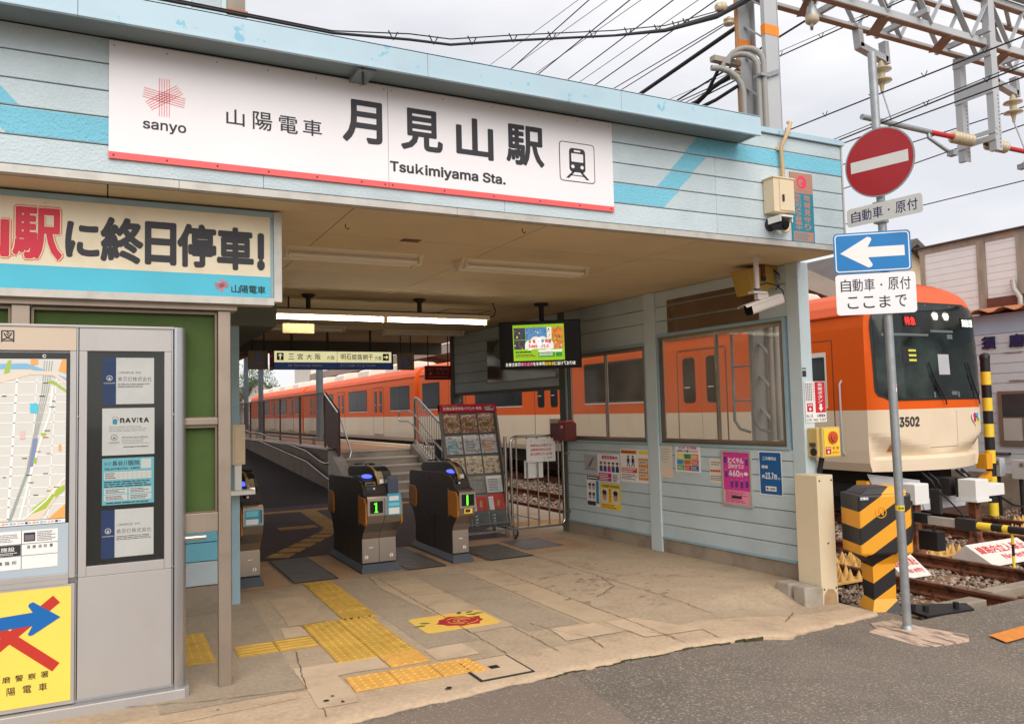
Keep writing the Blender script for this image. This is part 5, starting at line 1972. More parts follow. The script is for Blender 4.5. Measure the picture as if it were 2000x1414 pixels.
# direction signs deep in the hall
def hall_signs():
    pm('sign_cream', (232, 226, 176), .5, nz=.03, emit=.4)
    pm('sign_navy', (34, 54, 96), .5, nz=.04, emit=.22)
    pm('sign_brown', (146, 130, 102), .6, nz=.05)
    pm('sos_red', (120, 30, 30), .6, nz=.08, ns=4)
    F = front(13.5)
    t = thing('direction_sign', 'wide cream and navy direction sign hanging in the ticket hall opening', 'sign', (3.46, 13.5, 2.57))
    m = MB(F)
    m.box((2.42, 2.57, -.08), (4.50, 2.89, 0), 'steel_dark')
    m.build('case', t)
    m = MB(F)
    m.box((2.46, 2.69, 0), (4.465, 2.875, .004), 'sign_cream')
    m.build('cream_panel', t)
    m = MB(F)
    m.box((2.46, 2.58, 0), (4.465, 2.6885, .004), 'sign_navy')
    m.build('navy_panel', t)
    m = MB(F)
    W = .0052
    for x in (2.50, 4.31):
        m.box((x, 2.725, .004), (x + .11, 2.845, .005), 'ink')
    m.prism([(2.545, 2.74), (2.565, 2.74), (2.565, 2.80), (2.59, 2.79), (2.59, 2.80), (2.555, 2.835), (2.52, 2.80), (2.52, 2.79), (2.545, 2.80)], .005, .006, 'sign_cream')
    m.prism([(4.325, 2.775), (4.375, 2.775), (4.365, 2.75), (4.375, 2.75), (4.41, 2.785), (4.375, 2.82), (4.365, 2.82), (4.375, 2.795), (4.325, 2.795)], .005, .006, 'sign_cream')
    m.htext('三宮大阪', (2.66, 2.735, 3.25, 2.835), 'ink', W, .012, .36)
    m.htext('方面', (3.32, 2.735, 3.46, 2.80), 'ink', W, .01, .08)
    m.htext('明石姫路網干', (3.56, 2.735, 4.14, 2.835), 'ink', W, .012, .12)
    m.htext('方面', (4.16, 2.735, 4.29, 2.80), 'ink', W, .01, .08)
    m.text('for Sannomiya Osaka', (2.68, 2.615, 3.24, 2.66), 'white_print', W, .012)
    m.text('for Akashi Himeji Aboshi', (3.56, 2.615, 4.17, 2.66), 'white_print', W, .012)
    m.box((3.50, 2.58, .004), (3.506, 2.875, .0046), 'steel_dark')
    m.build('lettering', t)
    for x in (2.75, 3.35, 4.1):
        m = MB()
        m.cyl((x, 13.54, 2.89), (x, 13.54, 3.25), .02, 'steel_dark', 8)
        m.build('hanger', t)
    def small(name, lab, x0, z0, x1, z1, mat, y=13.5):
        t = thing(name, lab, 'sign', ((x0 + x1) / 2, y, z0))
        m = MB(front(y))
        m.box((x0, z0, -.05), (x1, z1, 0), mat)
        m.build('panel', t, bev=.004)
        for x in (x0 + .06, x1 - .06):
            m = MB()
            m.cyl((x, y + .025, z1), (x, y + .025, 3.25), .01, 'steel_dark', 6)
            m.build('hanger', t)
        return t
    t = small('wheelchair_sign', 'square wheelchair symbol sign left of the direction sign', 2.05, 2.57, 2.36, 2.875, 'sign_brown')
    m = MB(F)
    W = .004
    m.disc(2.185, 2.835, .02, 0, W, 'sign_navy', 12)
    def stroke(P, w=.022):
        for a, b in zip(P, P[1:]):
            m.bar((a[0], a[1], .002), (b[0], b[1], .002), w, .004, 'sign_navy')
    stroke([(2.18, 2.81), (2.19, 2.73), (2.25, 2.73), (2.285, 2.65), (2.31, 2.66)])
    stroke([(2.19, 2.77), (2.24, 2.77)], .014)
    stroke([(2.19 + .065 * math.cos(rad(a)), 2.685 + .065 * math.sin(rad(a))) for a in range(120, 345, 18)], .016)
    m.build('symbol', t)
    t = small('stairs_sign', 'square sign with two people climbing stairs, right of the direction sign', 4.585, 2.562, 4.89, 2.868, 'sign_brown')
    m = MB(F)
    for x, z in ((4.67, 2.66), (4.77, 2.69)):
        m.disc(x, z + .10, .016, 0, .004, 'sign_navy', 10)
        stroke([(x, z + .08), (x, z + .02)], .026)
        stroke([(x, z + .02), (x - .025, z - .035)], .014)
        stroke([(x, z + .02), (x + .025, z - .03)], .014)
        stroke([(x, z + .07), (x + .035, z + .03)], .01)
    stroke([(4.63, 2.60), (4.67, 2.60), (4.67, 2.62), (4.73, 2.62), (4.73, 2.645), (4.79, 2.645), (4.79, 2.67), (4.85, 2.67)], .012)
    m.build('symbol', t)
    t = small('emergency_sign', 'dark red emergency button sign at the right end of the hall opening', 5.10, 2.385, 5.605, 2.64, 'sos_red')
    m = MB(F)
    pm('sos_print', (178, 120, 110), .6, nz=0)
    m.text('SOS', (5.15, 2.555, 5.24, 2.60), 'sos_print', .003, .01)
    m.htext('非常通報', (5.30, 2.555, 5.56, 2.605), 'sos_print', .003, .01, .15)
    m.htext('ボタン', (5.30, 2.475, 5.56, 2.53), 'sos_print', .003, .01, .3)
    m.disc(5.195, 2.50, .03, 0, .003, 'sos_print', 10)
    m.lines((5.15, 2.42, 5.56, 2.45), 1, 'sos_print', .003, .5, 3)
    m.build('lettering', t)
    m = MB(front(13.4))
    m.box((2.365, 2.55, 0), (2.415, 2.86, .03), 'sos_red')
    m.box((2.372, 2.57, .03), (2.408, 2.60, .032), 'red_print')
    m.box((2.372, 2.76, .03), (2.408, 2.80, .032), 'red_print')
    tag(m.build('vertical_light', loc=(2.39, 13.4, 2.55)), 'narrow dark red signal lamp beside the wheelchair sign', 'signal lamp')
    # horn loudspeaker on the wall
    t = thing('loudspeaker', 'grey horn loudspeaker on the wall behind the television', 'loudspeaker', (5.75, 12, 2.7))
    m = MB()
    m.lathe((5.95, 11.9, 2.80), (-.6, -.75, -.1), [(0, .04), (.12, .05), (.2, .09), (.3, .15), (.31, .16)], 'dull_green', 18)
    m.build('horn', t)
    m = MB()
    m.cyl((5.92, 11.95, 2.8), (5.92, 11.95, 3.24), .02, 'steel_dark', 8)
    m.build('bracket', t)
    # plastic sheet hung on the transom wall
    t = thing('plastic_sheet', 'clear brownish plastic sheet fixed on the transom wall behind the television', 'sheet', (6.2, 11.5, 2.3))
    m = MB(WF)
    m.box((-6.72, 2.30, .02), (-4.53, 3.0, .024), 'acrylic_sheet')
    m.build('sheet', t)
    m = MB(WF)
    m.box((-6.74, 2.28, .004), (-4.51, 2.30, .03), 'alu_dark')
    m.box((-6.74, 3.0, .004), (-4.51, 3.02, .03), 'alu_dark')
    m.build('rail', t)
hall_signs()
# ------------------------------------------------------------------ posters on the side wall
for n_, c_ in dict(po_pink=(216, 60, 150), po_rose=(232, 150, 170), po_purple=(92, 60, 140), po_yellow=(238, 214, 70), po_orange=(222, 140, 60), po_mag=(190, 40, 110), po_blue=(30, 92, 150), po_sky=(90, 170, 210), po_skin=(196, 150, 120), po_green=(90, 160, 80), po_beige=(222, 214, 198), po_hair=(40, 34, 32)).items():
    pm(n_, c_, .55, nz=.06, ns=6)
def wall_poster(name, lab, s0, s1, z0, z1, mat, w=.002, th=.002):
    t = thing(name, lab, 'poster' if 'sign' not in name else 'sign', WF @ Vector((-(s0 + s1) / 2, z0, 0)))
    m = MB(WF)
    m.box((-s1, z0, w), (-s0, z1, w + th), mat)
    o = m.build('paper' if 'sign' not in name else 'plate', t)
    return t, o, w + th + .0006
def posters():
    U = lambda s: -s
    # framed pink ticket poster
    t, o, W = wall_poster('framed_poster', 'pink ticket poster with figures and 460 in a silver snap frame', .715, 1.115, .70, 1.27, 'po_rose', .012)
    m = MB(WF)
    for a, b, c, d in ((-1.14, .675, -1.115, 1.295), (-.715, .675, -.69, 1.295), (-1.115, .675, -.715, .70), (-1.115, 1.27, -.715, 1.295)):
        m.box((a, b, .002), (c, d, .022), 'trim_grey')
    m.build('snap_frame', t)
    m = MB(WF)
    m.box((-1.115, .85, W - .0006), (-.715, 1.27, W - .0002), 'po_pink')
    m.htext('とくやん', (-1.04, 1.15, -.80, 1.215), 'white_print', W, .05, .06)
    m.htext('2枚きっぷ', (-1.04, 1.095, -.80, 1.14), 'white_print', W, .03, .06)
    m.text('460', (-1.03, 1.005, -.87, 1.075), 'white_print', W, .03)
    m.text('円', (-.865, 1.005, -.82, 1.05), 'white_print', W, .03)
    m.disc(-.775, 1.04, .032, W - .0006, W, 'white_print', 12, .02)
    for x, z in ((-1.08, 1.19), (-.76, 1.17), (-1.07, 1.03), (-.99, .92), (-.92, .925), (-.84, .92), (-.765, .93)):
        m.disc(x, z + .045, .010, W - .0006, W, 'po_skin', 8)
        m.prism([(x - .018, z - .04), (x + .018, z - .04), (x + .022, z + .02), (x + .008, z + .035), (x - .008, z + .035), (x - .022, z + .02)], W - .0006, W, 'po_purple')
    m.lines((-1.09, .715, -.74, .84), 7, 'po_mag', W, .45, 5)
    m.box((-1.0, .765, W - .0004), (-.85, .79, W + .0003), 'ink')
    m.build('print', o)
    # blue elevation sign
    t, o, W = wall_poster('elevation_sign', 'dark blue sign with white border giving the height as 23.7m', .275, .588, .835, 1.297, 'white_print', .004)
    m = MB(WF)
    m.rrect(-.578, .845, -.285, 1.287, .01, W - .0006, W, 'po_blue')
    W += .0006
    m.htext('この場所は', (-.535, 1.205, -.345, 1.24), 'white_print', W, .03, .1)
    m.htext('標高', (-.555, 1.115, -.46, 1.15), 'white_print', W, .03, .12)
    m.text('約', (-.55, 1.01, -.505, 1.05), 'white_print', W, .03)
    m.text('23.7m', (-.50, 1.005, -.345, 1.075), 'white_print', W, .03)
    m.htext('です', (-.34, 1.005, -.295, 1.025), 'white_print', W, .02, .05)
    m.box((-.505, .88, W - .0006), (-.36, .93, W), 'white_print')
    m.htext('山陽電車', (-.455, .893, -.37, .915), 'ink', W + .0005, .02, .05)
    star_logo(m, -.48, .905, .016, 'red_print', W + .0005, .003)
    m.build('print', o)
    t, o, W = wall_poster('small_notice', 'small beige notice with faint red and black lines left of the pink poster', 1.105, 1.345, .91, 1.195, 'po_beige', .0025)
    m = MB(WF)
    m.lines((-1.32, 1.11, -1.13, 1.16), 2, 'print_grey', W, .4, 3)
    m.lines((-1.33, 1.03, -1.13, 1.07), 1, 'red_print', W, .6, 4)
    m.lines((-1.33, .94, -1.13, 1.0), 3, 'ink', W, .35, 5)
    m.build('print', o)
    t, o, W = wall_poster('event_poster', 'colourful autumn event poster with a grid of photos under the large window', 1.49, 1.93, 1.01, 1.335, 'paper', .0025)
    m = MB(WF)
    q = random.Random(4)
    m.htext('秋の開催', (-1.72, 1.285, -1.55, 1.318), 'red', W, .03, .1)
    m.text('2024年', (-1.87, 1.285, -1.74, 1.318), 'red', W, .03)
    m.htext('山陽電車ウォークハイキング', (-1.90, 1.245, -1.52, 1.275), 'navy', W, .02, .08)
    for i in range(3):
        for j in range(3):
            a, b = -1.9 + i * .128, 1.03 + j * .068
            m.box((a, b, W - .0006), (a + .122, b + .063, W - .0002), ['po_green', 'po_orange', 'po_sky', 'red_print', 'po_yellow', 'po_orange', 'po_blue', 'po_green', 'red_print'][(i * 3 + j * 2) % 9])
            m.lines((a + .01, b + .01, a + .11, b + .05), 3, q.choice(['white_print', 'ink', 'po_beige']), W, .4, i + 3 * j)
    m.build('print', o)
    t, o, W = wall_poster('plain_notice', 'tall plain beige notice next to the middle pillar', 1.985, 2.205, .92, 1.332, 'po_beige', .0025)
    m = MB(WF)
    m.lines((-2.18, 1.10, -2.01, 1.29), 6, 'print_light', W, .3, 5)
    m.box((-2.205, .92, W - .0006), (-1.985, 1.05, W - .0002), 'map_tan')
    m.build('print', o)
    # posters beyond the middle pillar
    t, o, W = wall_poster('map_notice', 'small greyish map notice, furthest left on the side wall', 3.57, 3.87, .925, 1.145, 'print_light', .0025)
    m = MB(WF)
    m.prism([(-3.8, .96), (-3.72, .99), (-3.66, 1.08), (-3.62, 1.12), (-3.68, 1.10), (-3.76, 1.02)], W - .0006, W, 'print_grey')
    m.lines((-3.85, .94, -3.6, .96), 1, 'print_grey', W, .5)
    m.build('print', o)
    t, o, W = wall_poster('police_poster', 'white and magenta recruiting poster with a row of uniformed figures', 3.055, 3.55, .79, 1.168, 'paper', .0025)
    m = MB(WF)
    m.htext('警察官募集中', (-3.45, 1.10, -3.09, 1.15), 'po_mag', W, .04, .06)
    for i in range(5):
        x = -3.47 + i * .092
        m.disc(x, 1.035, .022, W - .0006, W, 'po_skin', 10)
        m.box((x - .026, 1.04, W), (x + .026, 1.062, W + .0004), 'po_hair')
        m.prism([(x - .038, .93), (x + .038, .93), (x + .034, 1.0), (x, 1.015), (x - .034, 1.0)], W - .0006, W, ['po_blue', 'po_purple', 'po_mag', 'po_blue', 'ink'][i])
    m.box((-3.53, .80, W - .0006), (-3.24, .91, W), 'po_mag')
    m.lines((-3.51, .81, -3.26, .90), 4, 'white_print', W + .0005, .45, 6)
    m.lines((-3.21, .80, -3.08, .90), 5, 'ink', W, .5, 7)
    m.build('print', o)
    t, o, W = wall_poster('manners_poster', 'white poster with orange bands and two walking figures next to the middle pillar', 2.435, 3.03, .82, 1.252, 'paper', .0025)
    m = MB(WF)
    m.box((-3.01, 1.19, W - .0006), (-2.68, 1.24, W), 'po_orange')
    m.lines((-3.0, 1.2, -2.7, 1.23), 1, 'ink', W + .0005, .5)
    for x in (-2.86, -2.76):
        m.disc(x, 1.155, .018, W - .0006, W, 'ink', 10)
        m.prism([(x - .03, 1.08), (x + .03, 1.08), (x + .022, 1.135), (x - .022, 1.135)], W - .0006, W, 'ink')
        m.bar((x - .005, 1.08, W), (x - .03, 1.02, W), .014, .001, 'ink')
        m.bar((x + .005, 1.08, W), (x + .03, 1.02, W), .014, .001, 'ink')
    m.box((-3.01, .945, W - .0006), (-2.68, 1.005, W), 'red_print')
    m.lines((-3.0, .95, -2.69, 1.0), 2, 'white_print', W + .0005, .5, 2)
    m.lines((-3.0, .85, -2.69, .93), 4, 'ink', W, .4, 3)
    m.box((-2.64, 1.19, W - .0006), (-2.46, 1.235, W), 'po_yellow')
    m.box((-2.645, .86, W - .0006), (-2.455, 1.14, W), 'po_orange')
    for z in (1.06, .97, .89):
        m.rrect(-2.63, z, -2.47, z + .055, .01, W, W + .0004, 'po_beige')
        m.lines((-2.615, z + .01, -2.485, z + .045), 2, 'ink', W + .0008, .4, int(z * 100))
    m.build('print', o)
    t, o, W = wall_poster('wanted_poster', 'narrow white and blue poster with four drawn faces, low on the side wall', 3.525, 3.83, .43, .862, 'paper', .0025)
    m = MB(WF)
    m.box((-3.82, .80, W - .0006), (-3.535, .855, W), 'ink')
    m.lines((-3.80, .81, -3.55, .845), 1, 'white_print', W + .0005, .5)
    for x in (-3.755, -3.665):
        for z in (.70, .57):
            m.disc(x, z, .034, W - .0006, W, 'print_light', 12, .045)
            m.disc(x, z + .032, .034, W, W + .0004, 'ink', 12, .02)
    m.box((-3.61, .47, W - .0006), (-3.535, .79, W), 'po_sky')
    m.lines((-3.60, .48, -3.545, .78), 9, 'po_blue', W + .0005, .5, 3)
    m.box((-3.82, .44, W - .0006), (-3.62, .5, W), 'ink')
    m.build('print', o)
    t, o, W = wall_poster('missing_poster', 'yellow poster with two portrait faces, lowest on the side wall', 3.045, 3.512, .42, .768, 'po_yellow', .0025)
    m = MB(WF)
    m.htext('広域重要手配被疑者', (-3.49, .715, -3.07, .752), 'ink', W, .02, .08)
    for x in (-3.41, -3.16):
        m.box((x - .075, .50, W - .0006), (x + .075, .70, W - .0002), 'po_beige')
        m.disc(x, .60, .05, W - .0002, W + .0003, 'po_skin', 14, .066)
        m.disc(x, .645, .052, W + .0003, W + .0007, 'po_hair', 12, .034)
        m.box((x - .03, .605, W + .0004), (x - .012, .611, W + .0009), 'po_hair')
        m.box((x + .012, .605, W + .0004), (x + .03, .611, W + .0009), 'po_hair')
    m.vtext('情報提供', (-3.305, .52, -3.265, .70), 'red', W, .03)
    m.lines((-3.48, .43, -3.08, .49), 2, 'red_print', W, .5, 4)
    m.build('print', o)
posters()

# ------------------------------------------------------------------ fixtures near the corner
def fixtures():
    pm('brown_red', (104, 40, 34), .45, nz=.08)
    t = thing('ticket_box', 'dark red used ticket box with a round lid on the wall beside the pipe gate', 'ticket box', WF @ Vector((-4.2, 1.34, 0)))
    m = MB(WF)
    m.box((-4.42, 1.34, .02), (-4.02, 1.60, .22), 'brown_red')
    m.build('case', t, bev=.012)
    m = MB(WF)
    m.rrect(-4.24, 1.602, -4.04, 1.635, .014, .04, .2, pm('lid_red', (190, 60, 50), .35, nz=.04))
    m.build('lid', t)
    m = MB(WF)
    m.box((-4.15, 1.52, .22), (-4.06, 1.575, .224), 'red_print')
    m.prism([(-4.14, 1.53), (-4.07, 1.53), (-4.09, 1.565)], .224, .226, 'white_print')
    m.build('sticker', t)
    m = MB(WF)
    m.box((-4.62, 1.30, -.02), (-4.48, 1.66, .1), 'cream_box')
    m.box((-4.60, 1.42, .1), (-4.50, 1.52, .103), 'navy')
    o = m.build('switch_box', loc=WF @ Vector((-4.55, 1.30, 0)))
    tag(o, 'small cream switch box with a dark label on the post left of the ticket box', 'switch box')
    # emergency sign and button on the corner pillar
    F = front(5.925)
    t = thing('emergency_notice', 'white and red emergency button notice on the corner pillar with a down arrow', 'sign', (6.45, 5.92, 1.6))
    m = MB(F)
    m.box((6.325, 1.605, 0), (6.615, 2.02, .003), 'white_print')
    m.build('plate', t)
    m = MB(F)
    W = .0042
    m.box((6.465, 1.70, .003), (6.61, 2.015, .0036), 'red')
    m.vtext('非常ボタン', (6.505, 1.80, 6.57, 2.005), 'white_print', W, .02)
    m.prism([(6.524, 1.79), (6.524, 1.748), (6.508, 1.748), (6.54, 1.712), (6.572, 1.748), (6.556, 1.748), (6.556, 1.79)], .0036, .0046, 'white_print')
    m.box((6.345, 1.71, .003), (6.43, 1.80, .0036), 'red')
    m.text('SOS', (6.355, 1.77, 6.42, 1.79), 'white_print', W, .03)
    m.disc(6.388, 1.738, .016, .0036, .0046, 'white_print', 10)
    m.vtext('非常時に強く押してください', (6.435, 1.815, 6.452, 2.01), 'red_print', W, 0)
    for k in range(4):
        m.lines((6.335 + k * .024, 1.82, 6.35 + k * .024, 2.005), 11, 'ink', W, .6, k, .1)
    m.text('No. 18', (6.335, 1.655, 6.42, 1.685), 'ink', W, .01)
    m.htext('山陽電車', (6.48, 1.655, 6.60, 1.685), 'ink', W, .01, .05)
    m.text('078-940-5187', (6.335, 1.615, 6.605, 1.643), 'ink', W, .01)
    m.build('lettering', t)
    pm('sos_yellow', (244, 206, 60), .4, nz=.03)
    pm('box_yellow', (206, 178, 110), .45, nz=.05)
    pm('button_red', (204, 84, 44), .35, nz=.05)
    t = thing('emergency_button', 'yellow emergency button box with a round red button below the notice', 'emergency button', (6.5, 5.8, 1.25))
    m = MB()
    m.box((6.335, 5.80, 1.255), (6.60, 5.93, 1.55), 'box_yellow')
    m.build('case', t, bev=.015)
    m = MB()
    m.box((6.365, 5.765, 1.25), (6.62, 5.803, 1.555), 'box_yellow')
    ld = m.build('lid', t, bev=.012)
    G = front(5.764)
    m = MB(G)
    m.rrect(6.39, 1.27, 6.605, 1.54, .012, 0, .003, 'sos_yellow')
    fp = m.build('face_plate', t)
    m = MB(G)
    m.disc(6.505, 1.452, .062, .003, .02, 'button_red', 26)
    m.disc(6.505, 1.452, .040, .02, .034, 'button_red', 22)
    m.disc(6.505, 1.452, .022, .034, .037, 'red_print', 16)
    m.build('push_button', t, bev=.003)
    m = MB(G)
    m.rrect(6.402, 1.285, 6.478, 1.36, .005, .003, .004, 'red')
    m.text('SOS', (6.412, 1.337, 6.468, 1.354), 'white_print', .0046, .03)
    m.disc(6.44, 1.308, .014, .004, .005, 'white_print', 10)
    m.htext('非常', (6.49, 1.328, 6.595, 1.36), 'red', .0046, .02, .3)
    m.htext('ボタン', (6.49, 1.285, 6.598, 1.315), 'red', .0046, .02, .1)
    m.build('lettering', fp)
    m = MB()
    m.box((6.328, 5.82, 1.36), (6.335, 5.9, 1.40), 'steel')
    m.cyl((6.325, 5.85, 1.31), (6.335, 5.85, 1.31), .04, 'steel_dark', 14)
    m.build('latch', t)
    m = MB()
    m.tube([(6.47, 5.87, 1.255), (6.46, 5.88, 1.2), (6.44, 5.89, 1.08)], .025, 'black', 8)
    m.build('cable', t)
    m = MB(front(5.9295))
    m.box((6.31, 2.07, 0), (6.36, 2.13, .004), 'ink')
    m.box((6.31, 2.145, 0), (6.36, 2.16, .004), 'print_grey')
    tag(m.build('pillar_label', loc=(6.33, 5.93, 2.07)), 'small dark label stuck on the corner pillar above the notice', 'label')
    # cctv under the ceiling
    pm('cam_white', (206, 194, 184), .45, nz=.03)
    t = thing('security_camera', 'beige bullet security camera hanging on a pole under the ceiling corner', 'security camera', (5.68, 5.86, 3.25))
    m = MB()
    m.cyl((5.68, 5.86, 2.93), (5.68, 5.86, 3.249), .026, 'cam_white', 14)
    m.cyl((5.68, 5.86, 3.19), (5.68, 5.86, 3.249), .034, 'cam_white', 14)
    m.build('drop_pole', t)
    m = MB()
    m.cyl((5.68, 5.86, 2.90), (5.68, 5.86, 2.93), .028, 'gate_blue', 12)
    m.box((5.60, 5.82, 2.878), (5.78, 5.90, 2.90), 'cam_white')
    m.prism([(5.66, 5.83), (5.80, 5.83), (5.80, 5.88), (5.66, 5.88)], 2.82, 2.878, 'cam_white')
    m.build('bracket', t)
    B = frame((5.76, 5.86, 2.775), Vector((-.93, -.05, -.27)), Vector((-.27, 0, .93)))
    m = MB(B)
    pr = []
    R = frame((0, 0, 0), (0, 1, 0), (0, 0, 1))
    def sec(w, h, r, n=4):
        P = []
        for cx, cz, a0 in ((w - r, h - r, 0), (-w + r, h - r, 90), (-w + r, -h + r, 180), (w - r, -h + r, 270)):
            for k in range(n + 1):
                a = rad(a0 + 90 * k / n)
                P.append((cx + r * math.cos(a), cz + r * math.sin(a)))
        return P
    S = sec(.052, .052, .024)
    n = len(S)
    for u0, u1, sc in ((-.24, .22, 1),):
        vs = [(u0, b * sc, a * sc) for a, b in S] + [(u1, b * sc, a * sc) for a, b in S]
        m.add(vs, [(i, (i + 1) % n, n + (i + 1) % n, n + i) for i in range(n)], 'cam_white', True)
        m.add(vs[:n], [tuple(range(n))[::-1]], 'cam_white')
        m.add(vs[n:], [tuple(range(n))], 'black_gloss')
    m.build('body', t)
    m = MB(B)
    S2 = [p for p in sec(.060, .060, .026) if p[1] > -.005]
    S2 = sorted(S2, key=lambda p: math.atan2(p[1], p[0]))
    k = len(S2)
    vs = [(-.2, b, a) for a, b in S2] + [(.30, b, a) for a, b in S2]
    m.add(vs, [(i, i + 1, k + i + 1, k + i) for i in range(k - 1)], 'cam_white', True)
    m.build('sun_shield', t)
    m = MB()
    m.tube([(5.98, 5.88, 2.84), (6.06, 5.9, 2.85), (6.09, 5.92, 2.93), (6.0, 5.92, 2.99), (5.85, 5.9, 3.0), (5.72, 5.87, 2.97)], .007, 'black', 6)
    m.build('cable', t)
    # yellow box loudspeaker
    pm('speaker_yellow', (176, 142, 62), .55, nz=.08, ns=5)
    t = thing('box_loudspeaker', 'yellow box loudspeaker on a rusty bracket under the ceiling corner', 'loudspeaker', (6.05, 6.25, 3.0))
    m = MB(front(6.30))
    m.prism([(5.86, 3.19), (5.93, 2.93), (6.20, 3.0), (6.27, 3.05), (6.22, 3.235), (6.12, 3.245)], -.12, .12, 'speaker_yellow')
    m.build('case', t, bev=.012)
    m = MB()
    m.box((6.05, 6.165, 3.07), (6.10, 6.179, 3.249), 'rust_rail')
    m.cyl((6.075, 6.15, 3.10), (6.075, 6.18, 3.10), .024, 'steel_dark', 10)
    m.build('bracket', t)
    m = MB()
    m.box((6.16, 6.2, 3.2), (6.30, 6.3, 3.249), 'speaker_yellow')
    m.tube([(6.25, 6.2, 3.21), (6.31, 6.18, 3.15), (6.32, 6.18, 3.05), (6.27, 6.2, 3.0)], .007, 'black', 6)
    m.build('terminal_box', t)
    # camera box on the fascia
    t = thing('camera_box', 'cream metal control box on the fascia with a small camera beneath', 'control box', (5.48, 5.3, 3.5))
    m = MB()
    m.box((5.335, 5.245, 3.525), (5.585, 5.375, 3.83), 'cream_box')
    m.box((5.325, 5.235, 3.83), (5.595, 5.377, 3.845), 'cream_box')
    m.build('case', t, bev=.006)
    m = MB()
    m.box((5.40, 5.235, 3.54), (5.575, 5.245, 3.82), 'cream_box')
    dr = m.build('door', t, bev=.003)
    m = MB()
    m.box((5.425, 5.225, 3.62), (5.445, 5.235, 3.68), 'steel_dark')
    m.build('handle', dr)
    t = thing('dome_camera', 'small white dome camera with a dark lens under the cream control box', 'security camera', (5.45, 5.3, 3.4))
    m = MB()
    m.lathe((5.40, 5.376, 3.43), (0, -1, 0), [(0, .06), (.02, .06), (.03, .045)], 'steel_dark', 16)
    m.build('mount', t)
    m = MB()
    m.cyl((5.41, 5.345, 3.43), (5.41, 5.20, 3.395), .05, 'gate_black', 18)
    m.build('body', t)
    m = MB()
    m.prism([(5.34, 5.17), (5.48, 5.17), (5.47, 5.34), (5.35, 5.35)], 3.462, 3.478, 'white_paint')
    for x in (5.335, 5.475):
        m.box((x, 5.18, 3.42), (x + .01, 5.33, 3.478), 'white_paint')
    m.build('hood', t)
    m = MB()
    m.cyl((5.41, 5.20, 3.395), (5.41, 5.190, 3.392), .034, 'black_gloss', 16)
    m.build('lens', t)
    m = MB()
    P = [(5.58, 5.32, 3.53)]
    for k in range(9):
        a = rad(180 * k / 8)
        P.append((5.53 + .05 * math.cos(a), 5.32, 3.42 - .05 * math.sin(a)))
    m.tube(P, .018, 'cream_box', 8)
    m.tube([(5.56, 5.34, 3.845), (5.555, 5.345, 4.05), (5.545, 5.34, 4.16), (5.60, 5.30, 4.30), (5.66, 5.32, 4.40), (5.67, 5.36, 4.42)], .018, pm('conduit', (200, 168, 124), .5, nz=.05), 8)
    m.box((5.52, 5.35, 4.14), (5.58, 5.38, 4.17), 'cream_box')
    o = m.build('conduit', loc=(5.56, 5.35, 3.9))
    tag(o, 'beige cable conduit rising from the control box over the roof edge', 'conduit')
    # watch poster
    pm('watch_tan', (178, 130, 110), .5, nz=.05)
    pm('watch_teal', (28, 128, 150), .5, nz=.05)
    F = front(5.379)
    t = thing('watch_sign', 'tall teal and tan neighbourhood watch sign on the fascia beside the control box', 'sign', (5.82, 5.37, 3.29))
    m = MB(F)
    m.box((5.675, 3.29, 0), (5.965, 3.96, .004), 'watch_teal')
    m.build('plate', t)
    m = MB(F)
    m.box((5.675, 3.765, .004), (5.965, 3.96, .0046), 'watch_tan')
    m.box((5.695, 3.31, .004), (5.95, 3.40, .0046), 'watch_tan')
    m.disc(5.825, 3.87, .062, .0046, .0052, pm('watch_pink', (222, 60, 92), .5, nz=0), 20)
    m.disc(5.815, 3.865, .034, .0052, .0058, 'watch_tan', 14)
    m.disc(5.83, 3.86, .018, .0058, .0064, 'watch_pink', 10)
    m.bar((5.77, 3.80, .0056), (5.89, 3.79, .0056), .01, .001, 'watch_tan')
    m.vtext('地域見守り', (5.84, 3.415, 5.925, 3.76), 'watch_tan', .0048, .04)
    m.vtext('防犯カメラ録画中', (5.725, 3.415, 5.805, 3.76), 'watch_tan', .0048, .04)
    m.lines((5.71, 3.32, 5.935, 3.39), 4, 'watch_teal', .0052, .4, 2)
    m.build('print', t)
fixtures()

